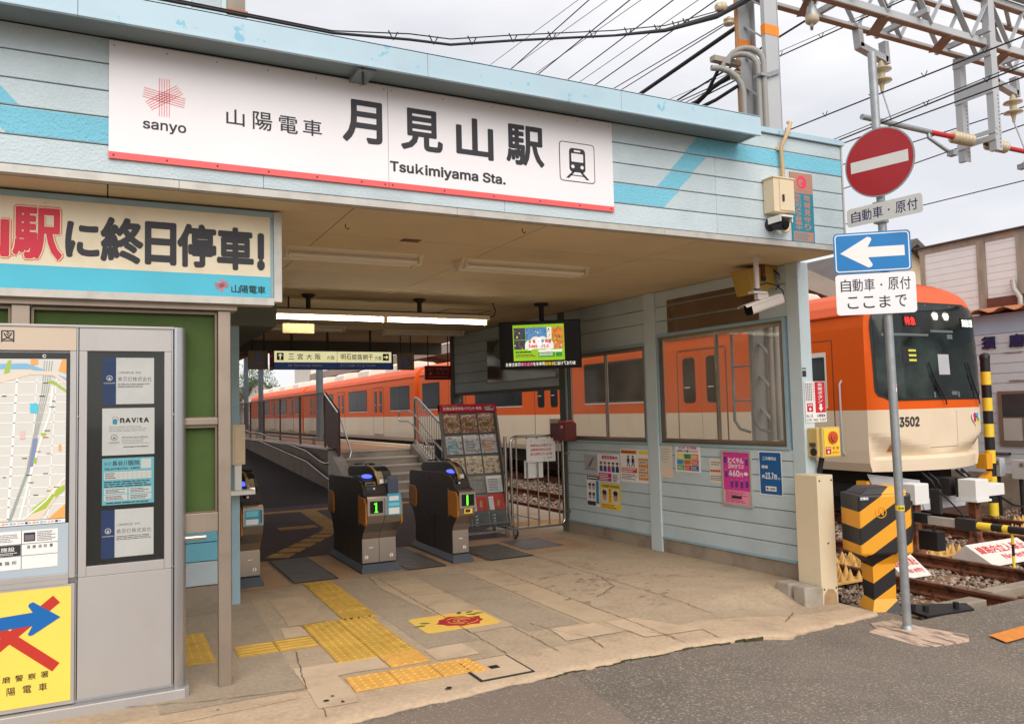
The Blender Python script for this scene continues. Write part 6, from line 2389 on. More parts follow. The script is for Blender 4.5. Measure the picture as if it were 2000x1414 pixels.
# ------------------------------------------------------------------ road sign pole
def sign_pole():
    pm('sign_red_road', (164, 24, 30), .35, nz=.03, spec=.5)
    pm('sign_face', (214, 214, 210), .4, nz=.03)
    pm('sign_blue', (0, 118, 186), .35, nz=.03)
    pm('foot_paint', (206, 178, 156), .9, nz=.14, ns=6, c2=(132, 112, 98), n2=5, n2p=(.52, .6), grime=.7, gc=(110, 96, 86), gs=9, stretch=(2.5, .7, 1))
    B, T = Vector((6.115, 4.72, gz(6.115, 4.9) - .02)), Vector((6.05, 4.72, 4.885))
    def at(z):
        k = (z - B.z) / (T.z - B.z)
        return B + (T - B) * k
    t = thing('sign_pole', 'tall galvanised steel sign pole at the kerb by the crossing', 'pole', B)
    m = MB()
    m.cyl(B, T, .036, 'galv', 20)
    m.build('tube', t)
    m = MB()
    m.lathe(B, (0, 0, 1), [(0, .06), (.01, .055), (.04, .038)], 'galv', 16)
    m.build('collar', t)
    m = MB()
    a = at(.86)
    m.cyl(a, at(.905), .0372, 'sos_yellow', 20)
    m.build('tape_band', t)
    S = frame(a + Vector((0, 0, .0)), Vector((.777, -.629, 0)), (0, 0, 1))
    m = MB(S)
    m.htext('貼紙', (-.022, .012, .026, .034), 'ink_black', .0378, .02, .1)
    m.build('tape_lettering', t)
    m = MB(S)
    m.box((-.012, 1.02, .0366), (.018, 1.085, .0372), 'white_print')
    m.box((-.010, 1.055, .0372), (.016, 1.08, .0376), 'red_print')
    m.build('sticker', t)
    m = MB()
    z = gz(6, 4.8) - .02
    q = random.Random(6)
    m.prism([(5.62, 4.78), (5.74, 4.36), (5.86, 4.28), (6.25, 4.26), (6.36, 4.34), (6.25, 4.72), (6.30, 4.98), (6.0, 5.0), (5.9, 4.86)], z - .05, z + .008, 'foot_paint')
    m.build('foot_slab', t)
    def sign(name, lab, az, z, u0, builder):
        ex = Vector((math.sin(rad(az)), math.cos(rad(az)), 0))
        n = ex.cross(Vector((0, 0, 1)))
        F = frame(at(z) + n * .055, ex, (0, 0, 1))
        g = thing(name, lab, 'sign', at(z) + n * .05)
        builder(F, g, u0)
        m = MB(F)
        for dz in (-.08, .08):
            m.box((-.05, dz - .015, -.075), (.05, dz + .015, -.004), 'galv')
        m.build('clamp', g)
    def ne(F, g, u):
        m = MB(F)
        m.disc(u, 0, .305, -.004, .004, 'galv', 48)
        m.build('rim', g)
        m = MB(F)
        m.disc(u, 0, .292, .004, .0055, 'sign_red_road', 48)
        m.build('red_disc', g)
        m = MB(F)
        m.box((u - .25, -.05, .0055), (u + .25, .05, .0068), 'sign_face')
        m.build('white_bar', g)
    sign('no_entry_sign', 'round red no entry sign with a white bar at the top of the sign pole', 165.7, 3.885, .03, ne)
    def pl(F, g, u):
        m = MB(F)
        m.rrect(u - .345, -.082, u + .345, .082, .03, -.002, .003, 'sign_face')
        m.build('plate', g)
        m = MB(F)
        m.htext('自動車・原付', (u - .31, -.05, u + .31, .05), 'navy', .0036, .012, .12)
        m.disc(u + .05, 0, .009, .003, .0036, 'navy', 8)
        m.build('lettering', g)
    sign('vehicle_plate', 'narrow grey plate reading vehicles under the no entry sign', 172, 3.45, .05, pl)
    def arrow(F, g, u):
        m = MB(F)
        m.rrect(u - .315, -.178, u + .315, .178, .035, -.003, .003, 'sign_blue')
        m.build('plate', g)
        m = MB(F)
        m.rrect(u - .303, -.166, u + .303, .166, .028, .003, .0036, 'white_print')
        m.rrect(u - .294, -.157, u + .294, .157, .022, .0036, .0042, 'sign_blue')
        m.build('border', g)
        m = MB(F)
        m.prism([(u - .262, 0), (u - .035, -.135), (u - .008, -.128), (u, -.11), (u - .035, -.045), (u + .262, -.045), (u + .262, .045), (u - .035, .045), (u, .11), (u - .008, .128), (u - .035, .135)], .0042, .005, 'white_print')
        m.build('arrow', g)
    sign('one_way_sign', 'blue one way sign with a white arrow pointing left', 129, 3.10, -.11, arrow)
    def low(F, g, u):
        m = MB(F)
        m.rrect(u - .325, -.178, u + .325, .178, .03, -.002, .003, 'sign_white')
        m.build('plate', g)
        m = MB(F)
        m.htext('自動車・原付', (u - .29, .025, u + .29, .135), 'ink', .0036, .012, .12)
        m.disc(u + .048, .075, .009, .003, .0036, 'ink', 8)
        m.htext('ここまで', (u - .255, -.125, u + .265, -.02), 'ink', .0036, .012, .3)
        m.build('lettering', g)
    sign('limit_plate', 'white two line plate below the blue one way sign', 129, 2.735, -.10, low)
sign_pole()

# ------------------------------------------------------------------ crossing gate machine
def crossing():
    pm('hazard_yellow', (238, 166, 40), .45, nz=.05, ns=3, grime=.15, gc=(120, 90, 40), gs=5)
    pm('hazard_black', (36, 32, 34), .4, nz=.06)
    m_ = bpy.data.materials.new('hazard')
    MATS['hazard'] = m_
    m_.use_nodes = True
    nt = m_.node_tree
    N, L = nt.nodes.new, nt.links.new
    b = nt.nodes['Principled BSDF']
    b.inputs['Roughness'].default_value = .42
    g = N('ShaderNodeNewGeometry')
    sp = N('ShaderNodeSeparateXYZ')
    L(g.outputs['Position'], sp.inputs[0])
    def math_(op, a, c):
        x = N('ShaderNodeMath')
        x.operation = op
        for i, v in enumerate((a, c)):
            if isinstance(v, (int, float)):
                x.inputs[i].default_value = v
            else:
                L(v, x.inputs[i])
        return x.outputs[0]
    h = math_('ADD', math_('MULTIPLY', sp.outputs[0], -.62), math_('MULTIPLY', sp.outputs[1], .25))
    v = math_('ADD', sp.outputs[2], h)
    fr = math_('FRACT', math_('MULTIPLY', math_('ADD', v, 5.05), 1 / .31), 0)
    st = math_('GREATER_THAN', fr, .5)
    mx = N('ShaderNodeMix')
    mx.data_type = 'RGBA'
    L(st, mx.inputs[0])
    mx.inputs[6].default_value = lin((236, 164, 40))
    mx.inputs[7].default_value = lin((36, 33, 34))
    L(mx.outputs[2], b.inputs['Base Color'])
    t = thing('crossing_machine', 'yellow and black striped crossing gate machine behind the sign pole', 'crossing machine', (6.5, 5.38, -.15))
    MC = Matrix.Translation((6.58, 5.36, 0)) @ Matrix.Rotation(rad(-24), 4, 'Z')
    m = MB(MC)
    m.prism([(-.25, -.19), (.24, -.19), (.28, -.13), (.28, .20), (-.25, .20)], .37, .93, 'hazard')
    m.build('housing', t, bev=.022)
    def taper(name, a, z0, b, z1, bev=0):
        m = MB(MC)
        m.add([(a[0], a[1], z0), (a[2], a[1], z0), (a[2], a[3], z0), (a[0], a[3], z0), (b[0], b[1], z1), (b[2], b[1], z1), (b[2], b[3], z1), (b[0], b[3], z1)],
              [(0, 1, 5, 4), (1, 2, 6, 5), (2, 3, 7, 6), (3, 0, 4, 7), (4, 5, 6, 7), (3, 2, 1, 0)], 'hazard')
        return m.build(name, t, bev=bev)
    taper('lid', (-.22, -.16, .25, .17), .93, (-.13, -.11, .20, .13), .995, .014)
    taper('neck', (-.11, -.10, .11, .12), .27, (-.21, -.16, .24, .17), .37)
    taper('pedestal', (-.15, -.15, .15, .15), -.17, (-.105, -.105, .105, .105), -.05)
    taper('pedestal_stem', (-.105, -.105, .105, .105), -.05, (-.11, -.11, .11, .12), .27)
    FM = MC @ front(-.191)
    m = MB(FM)
    ex_, ez_ = -.045, .765
    for i in range(20):
        a0, a1 = 2 * math.pi * i / 20, 2 * math.pi * (i + 1) / 20
        m.bar((ex_ + .05 * math.cos(a0), ez_ + .05 * math.sin(a0), .001), (ex_ + .05 * math.cos(a1), ez_ + .05 * math.sin(a1), .001), .007, .006, 'hazard_yellow')
    m.bar((ex_ - .02, ez_ - .028, .001), (ex_ - .02, ez_ + .028, .001), .009, .006, 'hazard_yellow')
    m.bar((ex_ + .02, ez_ - .028, .001), (ex_ + .02, ez_ + .028, .001), .009, .006, 'hazard_yellow')
    m.bar((ex_ - .02, ez_ + .028, .001), (ex_ + .02, ez_ - .028, .001), .009, .006, 'hazard_yellow')
    m.build('emblem', t)
    m = MB(FM)
    m.box((-.235, .885, 0), (-.16, .908, .003), 'white_print')
    m.text('No. 20', (-.23, .889, -.165, .904), 'ink', .0036, .01)
    m.build('number_plate', t)
    m = MB(MC)
    m.box((.282, -.08, .55), (.33, .12, .85), 'black')
    m.build('shaft_box', t, bev=.01)
    # barrier arm lying along the road edge
    t = thing('barrier_arm', 'black and yellow crossing barrier arm reaching over the road edge', 'barrier arm', (7.0, 5.2, .65))
    m = MB()
    m.cyl((6.80, 5.30, .68), (7.0, 5.30, .68), .04, 'steel_dark', 12)
    m.box((6.97, 5.1, .63), (7.03, 5.52, .72), 'steel_dark')
    m.build('hub', t)
    m = MB()
    m.box((6.975, 4.82, .625), (7.025, 5.1, .70), 'trim_grey')
    m.build('arm_root', t)
    m = MB()
    m.box((6.96, 4.62, .61), (7.04, 4.82, .715), 'steel_dark')
    m.build('arm_socket', t, bev=.006)
    y = 4.62
    k = 0
    L_ = [.13, .10, .05, .38, .4, .4, .4]
    for l in L_:
        m = MB()
        m.cyl((7, y, .663), (7, y - l, .663), .034, 'sos_yellow' if k % 2 == 0 else 'hazard_black', 14)
        m.build('arm_band', t)
        y -= l
        k += 1
    m = MB()
    z = .64
    for i, l in enumerate((.1, .1, .1)):
        m.cyl((7.0, 4.32, z), (7.0, 4.32, z - l), .012, 'sos_yellow' if i % 2 == 0 else 'hazard_black', 8)
        z -= l
    m.build('hanging_rod', t)
    m = MB()
    m.box((6.96, 5.0, .38), (7.08, 5.2, .56), 'black')
    m.build('counterweight', t, bev=.008)
    m = MB()
    m.bar((7.05, 5.1, .56), (7.05, 5.08, .64), .03, .01, 'steel_dark')
    m.box((7.05, 5.02, .72), (7.09, 5.12, .95), 'steel_dark')
    m.tube([(7.07, 5.07, .95), (7.05, 4.95, .88), (7.03, 4.8, .76), (7.0, 4.74, .71)], .008, 'black', 6)
    m.build('cable', t)
    # no trespassing wedges
    pm('wedge_white', (226, 214, 204), .7, nz=.05, ns=4, grime=.3, gc=(150, 130, 110), gs=4)
    for x0, x1, y0, y1, lab in ((9.9, 11.0, 6.35, 6.95, 'white wedge board with red no entry writing between the tracks'), (8.38, 8.84, 6.45, 6.85, 'white wedge board with red no entry writing between the rails behind the pole')):
        t = thing('wedge_board', lab, 'warning board', (x0, y0, -.3), 'no entry wedge boards on the tracks')
        z0, z1 = -.29, -.08
        ym = (y0 + y1) / 2 + .08
        m = MB()
        m.add([(x0, y0, z0), (x1, y0, z0), (x1, y1, z0), (x0, y1, z0), (x0, ym, z1), (x1, ym, z1)], [(0, 1, 5, 4), (2, 3, 4, 5), (0, 4, 3), (1, 2, 5), (3, 2, 1, 0)], 'wedge_white')
        m.build('wedge', t)
        ey = Vector((0, ym - y0, z1 - z0))
        F = frame((x0, y0, z0), (1, 0, 0), ey)
        m = MB(F)
        w = x1 - x0
        h = ey.length
        m.htext('線路内立入禁止', (w * .06, h * .52, w * .95, h * .85), 'red_print', .003, .03, .1)
        m.text('No entry', (w * .34, h * .15, w * .9, h * .42), 'red_print', .003, .02)
        m.build('lettering', t)
    # spike mats against trespassing
    pm('spike_yellow', (208, 164, 92), .7, nz=.1, ns=5, grime=.4, gc=(150, 104, 56), gs=6)
    sm = MB()
    sm.tube([(0, 0, 0), (0, 0, .12)], [.045, .006], 'spike_yellow', 7, False)
    sp_ = sm.mesh('spike')
    q = random.Random(12)
    mats_ = [(7.48, 6.95, 'beside the near rail'), (8.54, 7.28, 'between the near rails behind the crossing machine'), (9.92, 7.34, 'between the two tracks by the white sensor post'), (10.3, 8.25, 'between the two tracks behind the white sensor post'),
             (12.4, 7.4, 'between the far rails under the train front'), (13.65, 7.9, 'beyond the far rail near the grey boxes'), (12.4, 6.5, 'on the far track nearest the road')]
    for x, y, lab in mats_:
        t = thing('spike_mat', 'yellow spiked anti trespass mat ' + lab, 'spike mat', (x, y, -.27), 'yellow spiked mats on the tracks')
        m = MB()
        m.box((x - .42, y - .35, -.275), (x + .42, y + .35, -.255), 'spike_yellow')
        m.build('base', t)
        for i in range(6):
            for j in range(5):
                inst('spike', sp_, t, (x - .35 + .14 * i + q.uniform(-.02, .02), y - .28 + .14 * j + q.uniform(-.02, .02), -.256), q.uniform(0, 3), (q.uniform(.85, 1.1),) * 2 + (q.uniform(.7, 1.15),))
    # sensor posts
    for x, y, lab, full in ((10.7, 7.1, 'white obstacle sensor on a rusty post between the tracks', True), (9.62, 7.22, 'white obstacle sensor box behind the sign pole', False)):
        t = thing('sensor_post', lab, 'sensor', (x, y, -.28), 'white obstacle sensors by the tracks')
        m = MB()
        m.box((x - .06, y - .05, -.2), (x + .06, y + .05, .43), 'rust_rail')
        m.add([(x - .14, y - .14, -.29), (x + .14, y - .14, -.29), (x + .14, y + .14, -.29), (x - .14, y + .14, -.29), (x - .06, y - .05, -.1), (x + .06, y - .05, -.1), (x + .06, y + .05, -.1), (x - .06, y + .05, -.1)], [(0, 1, 5, 4), (1, 2, 6, 5), (2, 3, 7, 6), (3, 0, 4, 7)], 'rust_rail')
        m.build('post', t)
        m = MB()
        m.box((x - .16, y - .14, .43), (x + .12, y + .12, .70), 'white_paint')
        m.build('sensor_head', t, bev=.012)
        if full:
            m = MB()
            m.box((x + .123, y - .12, .46), (x + .5, y + .1, .62), 'white_paint')
            m.build('hood', t, bev=.008)
            m = MB()
            m.box((x - .18, y - .16, .40), (x + .14, y + .14, .43), 'white_paint')
            m.build('shelf', t)
            m = MB()
            m.tube([(x + .45, y, .48), (x + .7, y - .1, .3), (x + 1.2, y - .1, .2)], .015, 'black', 6)
            m.build('cable', t)
crossing()
# ------------------------------------------------------------------ train
pm('train_orange', (228, 94, 20), .5, nz=.04, ns=.8, spec=.18)
pm('train_roof', (232, 108, 70), .6, nz=.05, ns=.8, spec=.2)  # the body orange, made paler and pinker to paint in reflected sky
pm('train_cream', (232, 212, 184), .5, nz=.03, ns=.8, spec=.2, grime=.12, gc=(170, 140, 110), gs=1.2)
pm('train_glass', (30, 38, 38), .08, nz=.5, ns=1.6, spec=.35, c2=(58, 70, 66), n2=1.1, n2p=(.5, .7))  # grey-green blotches put reflections into the glass colour
pm('train_frame', (104, 112, 112), .5, nz=.03)
pm('train_glass_side', (30, 32, 32), .2, nz=.5, ns=1.3, spec=.05)
pm('train_seal', (40, 38, 38), .6, nz=.05)
pm('train_white', (238, 228, 214), .5, nz=.03)
pm('train_under', (52, 46, 44), .8, nz=.2, ns=2)
pm('train_grey', (186, 186, 190), .5, nz=.06)
pm('seam', (128, 62, 30), .6, nz=0)
pm('seam_cream', (156, 138, 116), .6, nz=0)
pm('head_light', (255, 250, 230), .2, nz=0, emit=.55)
pm('led_red', (255, 50, 40), .3, nz=0, emit=.6)
pm('led_white', (226, 240, 220), .3, nz=0, emit=.7)
pm('sign_lime', (214, 222, 80), .4, nz=0)
TX, HW = 12.4, 1.40            # centre line and half width
BELT = 1.66
PROF = [(1.34, .66), (1.39, .80), (1.40, 1.0), (1.40, 2.2), (1.40, 3.02), (1.375, 3.24), (1.30, 3.42), (1.12, 3.58), (.80, 3.70), (.40, 3.76), (0, 3.78)]
def half_w(z):
    for (a, b), (c, d) in zip(PROF, PROF[1:]):
        if b <= z <= d:
            return a + (c - a) * (z - b) / (d - b)
    return PROF[0][0] if z < .66 else 0.
def car(y0, y1, lab, doors, wins, cab):
    t = thing('train_car', lab, 'train car', (TX, (y0 + y1) / 2, -.17), 'cars of the orange train')
    ring = [(TX - a, b) for a, b in PROF] + [(TX + a, b) for a, b in PROF[::-1][1:]]
    n = len(ring)
    ya = y0 if not cab else y0 + .40
    # body shell, belt split into cream below and orange above
    m = MB()
    def strip(p, q, mat):
        m.add([(p[0], ya, p[1]), (q[0], ya, q[1]), (q[0], y1, q[1]), (p[0], y1, p[1])], [(0, 3, 2, 1)], mat, False)
    for p, q in zip(ring, ring[1:]):
        lo, hi = min(p[1], q[1]), max(p[1], q[1])
        if lo < BELT < hi:
            k = (BELT - p[1]) / (q[1] - p[1])
            c = (p[0] + (q[0] - p[0]) * k, BELT)
            strip(p, c, 'train_cream' if p[1] < BELT else 'train_orange')
            strip(c, q, 'train_orange' if p[1] < BELT else 'train_cream')
        else:
            strip(p, q, 'train_cream' if hi <= BELT else 'train_orange' if hi <= 3.25 else 'train_roof')
    m.add([(p[0], y1, p[1]) for p in ring], [tuple(range(n))], 'train_orange')
    if not cab:
        m.add([(p[0], ya, p[1]) for p in ring], [tuple(range(n))[::-1]], 'train_orange')
    m.add([(TX - 1.34, ya, .66), (TX + 1.34, ya, .66), (TX + 1.34, y1, .66), (TX - 1.34, y1, .66)], [(0, 3, 2, 1)], 'train_under')
    body = m.build('body', t)
    # gutter
    m = MB()
    m.box((TX - HW - .012, ya + .02, 3.24), (TX - HW + .04, y1 - .02, 3.265), 'train_orange')
    m.build('gutter', t)
    SF = frame((TX - HW, 0, 0), (0, -1, 0), (0, 0, 1))         # u=-y, v=z, w=outwards (-x)
    for a, b in wins:
        m = MB(SF)
        m.rrect(-b, 1.93, -a, 2.93, .06, -.01, .006, 'train_seal')
        w = m.build('side_window', t)
        k = max(1, round((b - a) / 1.3))
        for i in range(k):
            p0 = a + .035 + (b - a - .07) * i / k
            p1 = a + .035 + (b - a - .07) * (i + 1) / k
            m = MB(SF)
            m.box((-p1 + .012, 1.97, .002), (-p0 - .012, 2.89, .009), 'train_glass_side')
            m.build('pane', w)
        m = MB(SF)
        m.box((-b, 1.90, 0), (-a, 1.925, .01), 'train_white')
        m.build('sill', w)
    for c in doors:
        m = MB(SF)
        m.rrect(-c - .78, .86, -c + .78, 2.99, .10, -.01, .0035, 'seam')
        d = m.build('door_recess', t)
        for s in (-1, 1):
            a, b = (c - .74, c - .006) if s < 0 else (c + .006, c + .74)
            m = MB(SF)
            m.box((-b, .89, .002), (-a, BELT, .008), 'train_cream')
            m.box((-b, BELT + .0005, .002), (-a, 2.95, .008), 'train_orange')
            lf = m.build('door_leaf', t)
            m = MB(SF)
            cc = (a + b) / 2
            m.rrect(-cc - .20, 1.86, -cc + .20, 2.82, .09, .007, .0115, 'train_seal')
            m.rrect(-cc - .175, 1.885, -cc + .175, 2.795, .07, .0115, .0135, 'train_glass_side')
            m.box((-cc - .15, 2.18, .0135), (-cc + .02, 2.20, .015), 'train_white')
            m.build('door_window', lf)
        m = MB(SF)
        m.box((-c - .8, .84, 0), (-c + .8, .86, .03), 'train_grey')
        m.build('door_step', t)
    if cab:
        # drivers door, handrails
        m = MB(SF)
        m.box((-10.42, .95, -.01), (-9.66, 2.86, .004), 'seam')
        d = m.build('cab_door', t)
        m = MB(SF)
        m.box((-10.40, .97, .003), (-9.68, BELT, .007), 'train_cream')
        m.box((-10.40, BELT + .0005, .003), (-9.68, 2.84, .007), 'train_orange')
        m.build('door_leaf', d)
        m = MB(SF)
        m.box((-10.28, 1.70, .006), (-9.80, 2.66, .012), 'train_white')
        m.box((-10.25, 1.75, .012), (-9.83, 2.58, .014), 'train_glass')
        m.build('door_window', d)
        for y in (9.50, 10.56):
            m = MB()
            m.tube([(TX - HW, y, .92), (TX - HW - .05, y, .97), (TX - HW - .05, y, 2.1), (TX - HW, y, 2.16)], .016, 'train_grey', 8)
            m.build('handrail', t)
    for y in ((y0 + y1) / 2 - 1.0, (y0 + y1) / 2 + 3.2):
        m = MB(SF)
        m.box((-y - .09, 3.06, 0), (-y + .09, 3.16, .006), 'train_roof')
        m.build('side_lamp', t)
    # roof units
    for y in np.arange(y0 + 3.2, y1 - 2, 4.6):
        m = MB()
        P = [(-.95, 3.62), (.95, 3.62), (.92, 3.92), (.72, 4.04), (0, 4.10), (-.72, 4.04), (-.92, 3.92)]
        S = frame((TX, 0, 0), (1, 0, 0), (0, 0, 1))
        mm = MB(S)
        mm.prism(P, -float(y) - 2.0, -float(y), 'train_white')
        mm.build('air_conditioner', t, bev=.05)
    # running gear
    m = MB()
    m.box((TX - 1.05, ya + .3, .28), (TX + 1.05, y1 - .3, .655), 'train_under')
    m.build('underframe', t)
    for yc in (y0 + 2.4, y1 - 2.6):
        m = MB()
        for sx in (-1, 1):
            m.box((TX + sx * 1.0 - .08, yc - 1.5, .18), (TX + sx * 1.0 + .08, yc + 1.5, .42), 'train_under')
        m.build('bogie_frame', t)
        for dy in (-1.05, 1.05):
            for sx in (-.75, .75):
                m = MB()
                m.lathe((TX + sx - .065, yc + dy, .26), (1, 0, 0), [(0, .43), (.1, .43), (.13, .46)], 'steel_dark', 24)
                m.build('wheel', t)
    if cab:
        front_end(t, y0)
    return t

def front_end(t, y0):
    """rounded cab front built on the body profile"""
    def fy(x, z):
        s = abs(x) / 1.4
        y = y0 + .10 + .30 * s ** 7
        if z > 2.0:
            y += .07 * ((z - 2.0) / 1.4) ** 1.6
        if z > 3.2:
            y += .25 * ((z - 3.2) / .58) ** 2
        zl = .93 + .42 * max(0, s - .14)
        if s > .14 and z < zl:                  # faceted cheeks falling back to the bumper
            y += .75 * (zl - max(z, .90))
        if z < .90:
            y -= .10 * min(1, (.90 - z) / .05) - .05 * max(0, .80 - z)
        return y
    zs = [.66, .70, .76, .82, .85, .90, .94, .98, 1.03, 1.08, 1.13, 1.18, 1.23, 1.29, 1.4, 1.5, BELT, 1.75, 1.85, 2.0, 2.2, 2.4, 2.6, 2.8, 3.02, 3.15, 3.3, 3.42, 3.52, 3.62, 3.70, 3.75, 3.775]
    ts = [-1, -.985, -.95, -.88, -.78, -.65, -.5, -.33, -.16, 0, .16, .33, .5, .65, .78, .88, .95, .985, 1]
    yb = y0 + .40
    m = MB()
    vs = [(TX + u * half_w(z), min(yb, fy(u * half_w(z), z)), z) for z in zs for u in ts]
    n = len(ts)
    for j in range(len(zs) - 1):
        mat = 'train_cream' if zs[j + 1] <= BELT + 1e-6 else ('train_orange' if zs[j + 1] < 3.43 else 'train_roof')
        m.add([vs[j * n + i] for i in range(n)] + [vs[(j + 1) * n + i] for i in range(n)], [(i, i + 1, n + i + 1, n + i) for i in range(n - 1)], mat, True)
    # short side strips joining the front to the body
    for u in (-1, 1):
        for a, b in zip(zs, zs[1:]):
            pa, pb = TX + u * half_w(a), TX + u * half_w(b)
            fa, fb = min(yb, fy(u * half_w(a), a)), min(yb, fy(u * half_w(b), b))
            if yb - fa > .001 or yb - fb > .001:
                mat = 'train_cream' if b <= BELT + 1e-6 else 'train_orange'
                m.add([(pa, fa, a), (pa, yb + .002, a), (pb, yb + .002, b), (pb, fb, b)], [(0, 1, 2, 3) if u > 0 else (3, 2, 1, 0)], mat, True)
    m.build('cab_front', t)
    # windscreen: dark sheet following the front
    def patch(name, inside, mat, off, par=t, nx=36, nz=22, x0=-1.36, x1=1.36, z0=1.7, z1=3.55):
        m = MB()
        idx = {}
        vs, fs = [], []
        for j in range(nz + 1):
            for i in range(nx + 1):
                x, z = inside(i / nx, j / nz)
                vs.append((TX + x, fy(x, z) - off, z))
        for j in range(nz):
            for i in range(nx):
                a = j * (nx + 1) + i
                fs.append((a, a + 1, a + nx + 2, a + nx + 1))
        m.add(vs, fs, mat, True)
        return m.build(name, par)
    def screen(z0, z1, hw, r):
        def f(u, v):
            z = z0 + (z1 - z0) * v
            e = 0
            d0, d1 = (z - z0), (z1 - z)
            for d, rr in ((d0, r), (d1, r * 1.6)):
                if d < rr:
                    e = max(e, rr - math.sqrt(max(0, rr * rr - (rr - d) ** 2)))
            h = min(hw, half_w(z) - .07) - e
            return (-h + 2 * h * u, z)
        return f
    patch('windscreen_seal', screen(1.80, 3.44, 1.33, .20), 'train_seal', .008)
    ws = patch('windscreen', screen(1.83, 3.41, 1.30, .18), 'train_glass', .014)
    def plate(name, x0, z0, x1, z1, mat, off, par):
        m = MB()
        k = 6
        vs = [(TX + x0 + (x1 - x0) * i / k, fy(x0 + (x1 - x0) * i / k, z) - off, z) for z in (z0, z1) for i in range(k + 1)]
        m.add(vs, [(i, i + 1, k + 2 + i, k + 1 + i) for i in range(k)], mat)
        return m.build(name, par)
    for x in (-.14, .48):
        plate('mullion', x - .02, 1.84, x + .02, 3.40, 'train_frame', .020, t)
    plate('transom', -.12, 2.93, .46, 2.97, 'train_frame', .020, t)
    plate('sun_visor', -1.2, 2.86, -.18, 2.90, 'train_frame', .018, t)
    plate('emblem_plate', -.86, 2.40, -.52, 2.68, 'train_seal', .018, ws)
    for z in (2.44, 2.52, 2.60):
        plate('emblem_stripe', -.72, z, -.54, z + .035, 'sign_lime', .022, ws)
    plate('paper_notice', .0, 2.22, .28, 2.56, 'train_grey', .019, ws)
    plate('reflection_plate', .30, 1.88, .44, 2.90, 'train_frame', .016, ws)  # reflected buildings painted on the windscreen as a pale plate
    # lamps behind the glass
    for x in (.03, .31):
        m = MB()
        y = fy(x, 3.20)
        m.lathe((TX + x, y - .012, 3.20), (0, -1, 0), [(0, .085), (.012, .085), (.018, .07)], 'chrome', 20)
        hl = m.build('headlight', t)
        for dz in (-.045, -.015, .015, .045):
            m = MB()
            w = math.sqrt(max(.0001, .07 ** 2 - dz ** 2))
            m.box((TX + x - w, y - .034, 3.20 + dz - .010), (TX + x + w, y - .030, 3.20 + dz + .010), 'head_light')
            m.build('lamp_row', hl)
    def disp(name, x0, z0, x1, z1, txt, mat):
        x = (x0 + x1) / 2
        p = Vector((TX + x0, fy(x0, z0) - .022, z0))
        q = Vector((TX + x1, fy(x1, z0) - .022, z0))
        r = Vector((TX + x0, fy(x0, z1) - .022, z1))
        F = frame(p, q - p, r - p)
        m = MB(F)
        m.box((-.02, -.02, -.004), ((q - p).length + .02, (r - p).length + .02, 0), 'black_gloss')
        d = m.build(name, t)
        m = MB(F)
        m.htext(txt, (0, 0, (q - p).length, (r - p).length), mat, .004, .03, .06)
        m.build('display_text', d)
    disp('destination_display', .72, 3.04, 1.06, 3.17, '須磨浦公園', 'led_white')
    disp('service_display', -.74, 3.04, -.48, 3.18, '特急', 'led_red')
    # wipers
    for x, dx in ((.10, -.32), (1.02, -.24)):
        m = MB()
        P = [(x, 1.72), (x - .02, 1.80), (x + dx, 2.22)]
        m.tube([(TX + a, fy(a, b) - .05, b) for a, b in P], .012, 'black', 6)
        m.tube([(TX + a, fy(a, b) - .045, b) for a, b in ((x + dx * .55, 1.95), (x + dx * 1.2, 2.42))], .010, 'black', 6)
        m.build('wiper', t)
    # number, heart badge
    p = Vector((TX - 1.0, fy(-1.0, 1.47) - .014, 1.38))
    q = Vector((TX - .56, fy(-.56, 1.47) - .014, 1.38))
    F = frame(p, q - p, (0, 0, 1))
    m = MB(F)
    m.text('3502', (0, 0, .44, .16), 'ink', .002, .03)
    m.build('car_number', t)
    cx = .93
    p = Vector((TX + cx, fy(cx, 1.45) - .01, 1.47))
    ex = Vector((TX + cx + .1, fy(cx + .1, 1.45) - .01, 1.47)) - p
    F = frame(p, ex, (0, 0, 1))
    def heart(s):
        P = []
        for k in range(26):
            a = 2 * math.pi * k / 26
            P.append((s * 16 * math.sin(a) ** 3, s * (13 * math.cos(a) - 5 * math.cos(2 * a) - 2 * math.cos(3 * a) - math.cos(4 * a))))
        return P[::-1]
    m = MB(F)
    m.prism(heart(.0088), -.004, .002, 'white_print')
    for k, (c, x, y, r) in enumerate((('po_sky', .05, .05, .058), ('po_green', .06, -.02, .05), ('po_yellow', .015, -.06, .045), ('red', -.045, -.02, .05), ('po_mag', -.05, .05, .058), ('po_purple', 0, .03, .03))):
        m.disc(x, y, r * .9, .002 + .0002 * k, .004 + .0004 * k, c, 14)
    m.build('heart_badge', t)
    # lower details
    plate('front_panel_line', .40, 1.02, .405, 1.62, 'seam_cream', .004, t)
    plate('front_panel_line', -.30, 1.02, .40, 1.03, 'seam_cream', .004, t)
    plate('tail_lamp', -1.10, .98, -.98, 1.16, pm('tail_amber', (196, 120, 70), .3, nz=0), .006, t)
    plate('vent', 1.0, 1.02, 1.07, 1.18, 'train_grey', .006, t)
    m = MB()
    m.box((TX - .17, y0 - .10, .24), (TX + .17, y0 + .6, .52), 'train_under')
    m.cyl((TX, y0 - .30, .38), (TX, y0 + .1, .38), .13, 'steel_dark', 14)
    m.box((TX - .2, y0 - .34, .24), (TX + .2, y0 - .22, .54), 'steel_dark')
    m.build('coupler', t)
    for x in (-.5, -.35, .38, .52):
        m = MB()
        m.tube([(TX + x, y0 + .15, .62), (TX + x, y0 - .02, .5), (TX + x * .85, y0 - .05, .34), (TX + x * .7, y0 + .12, .22)], .022, 'black', 7)
        m.build('brake_hose', t)
    m = MB()
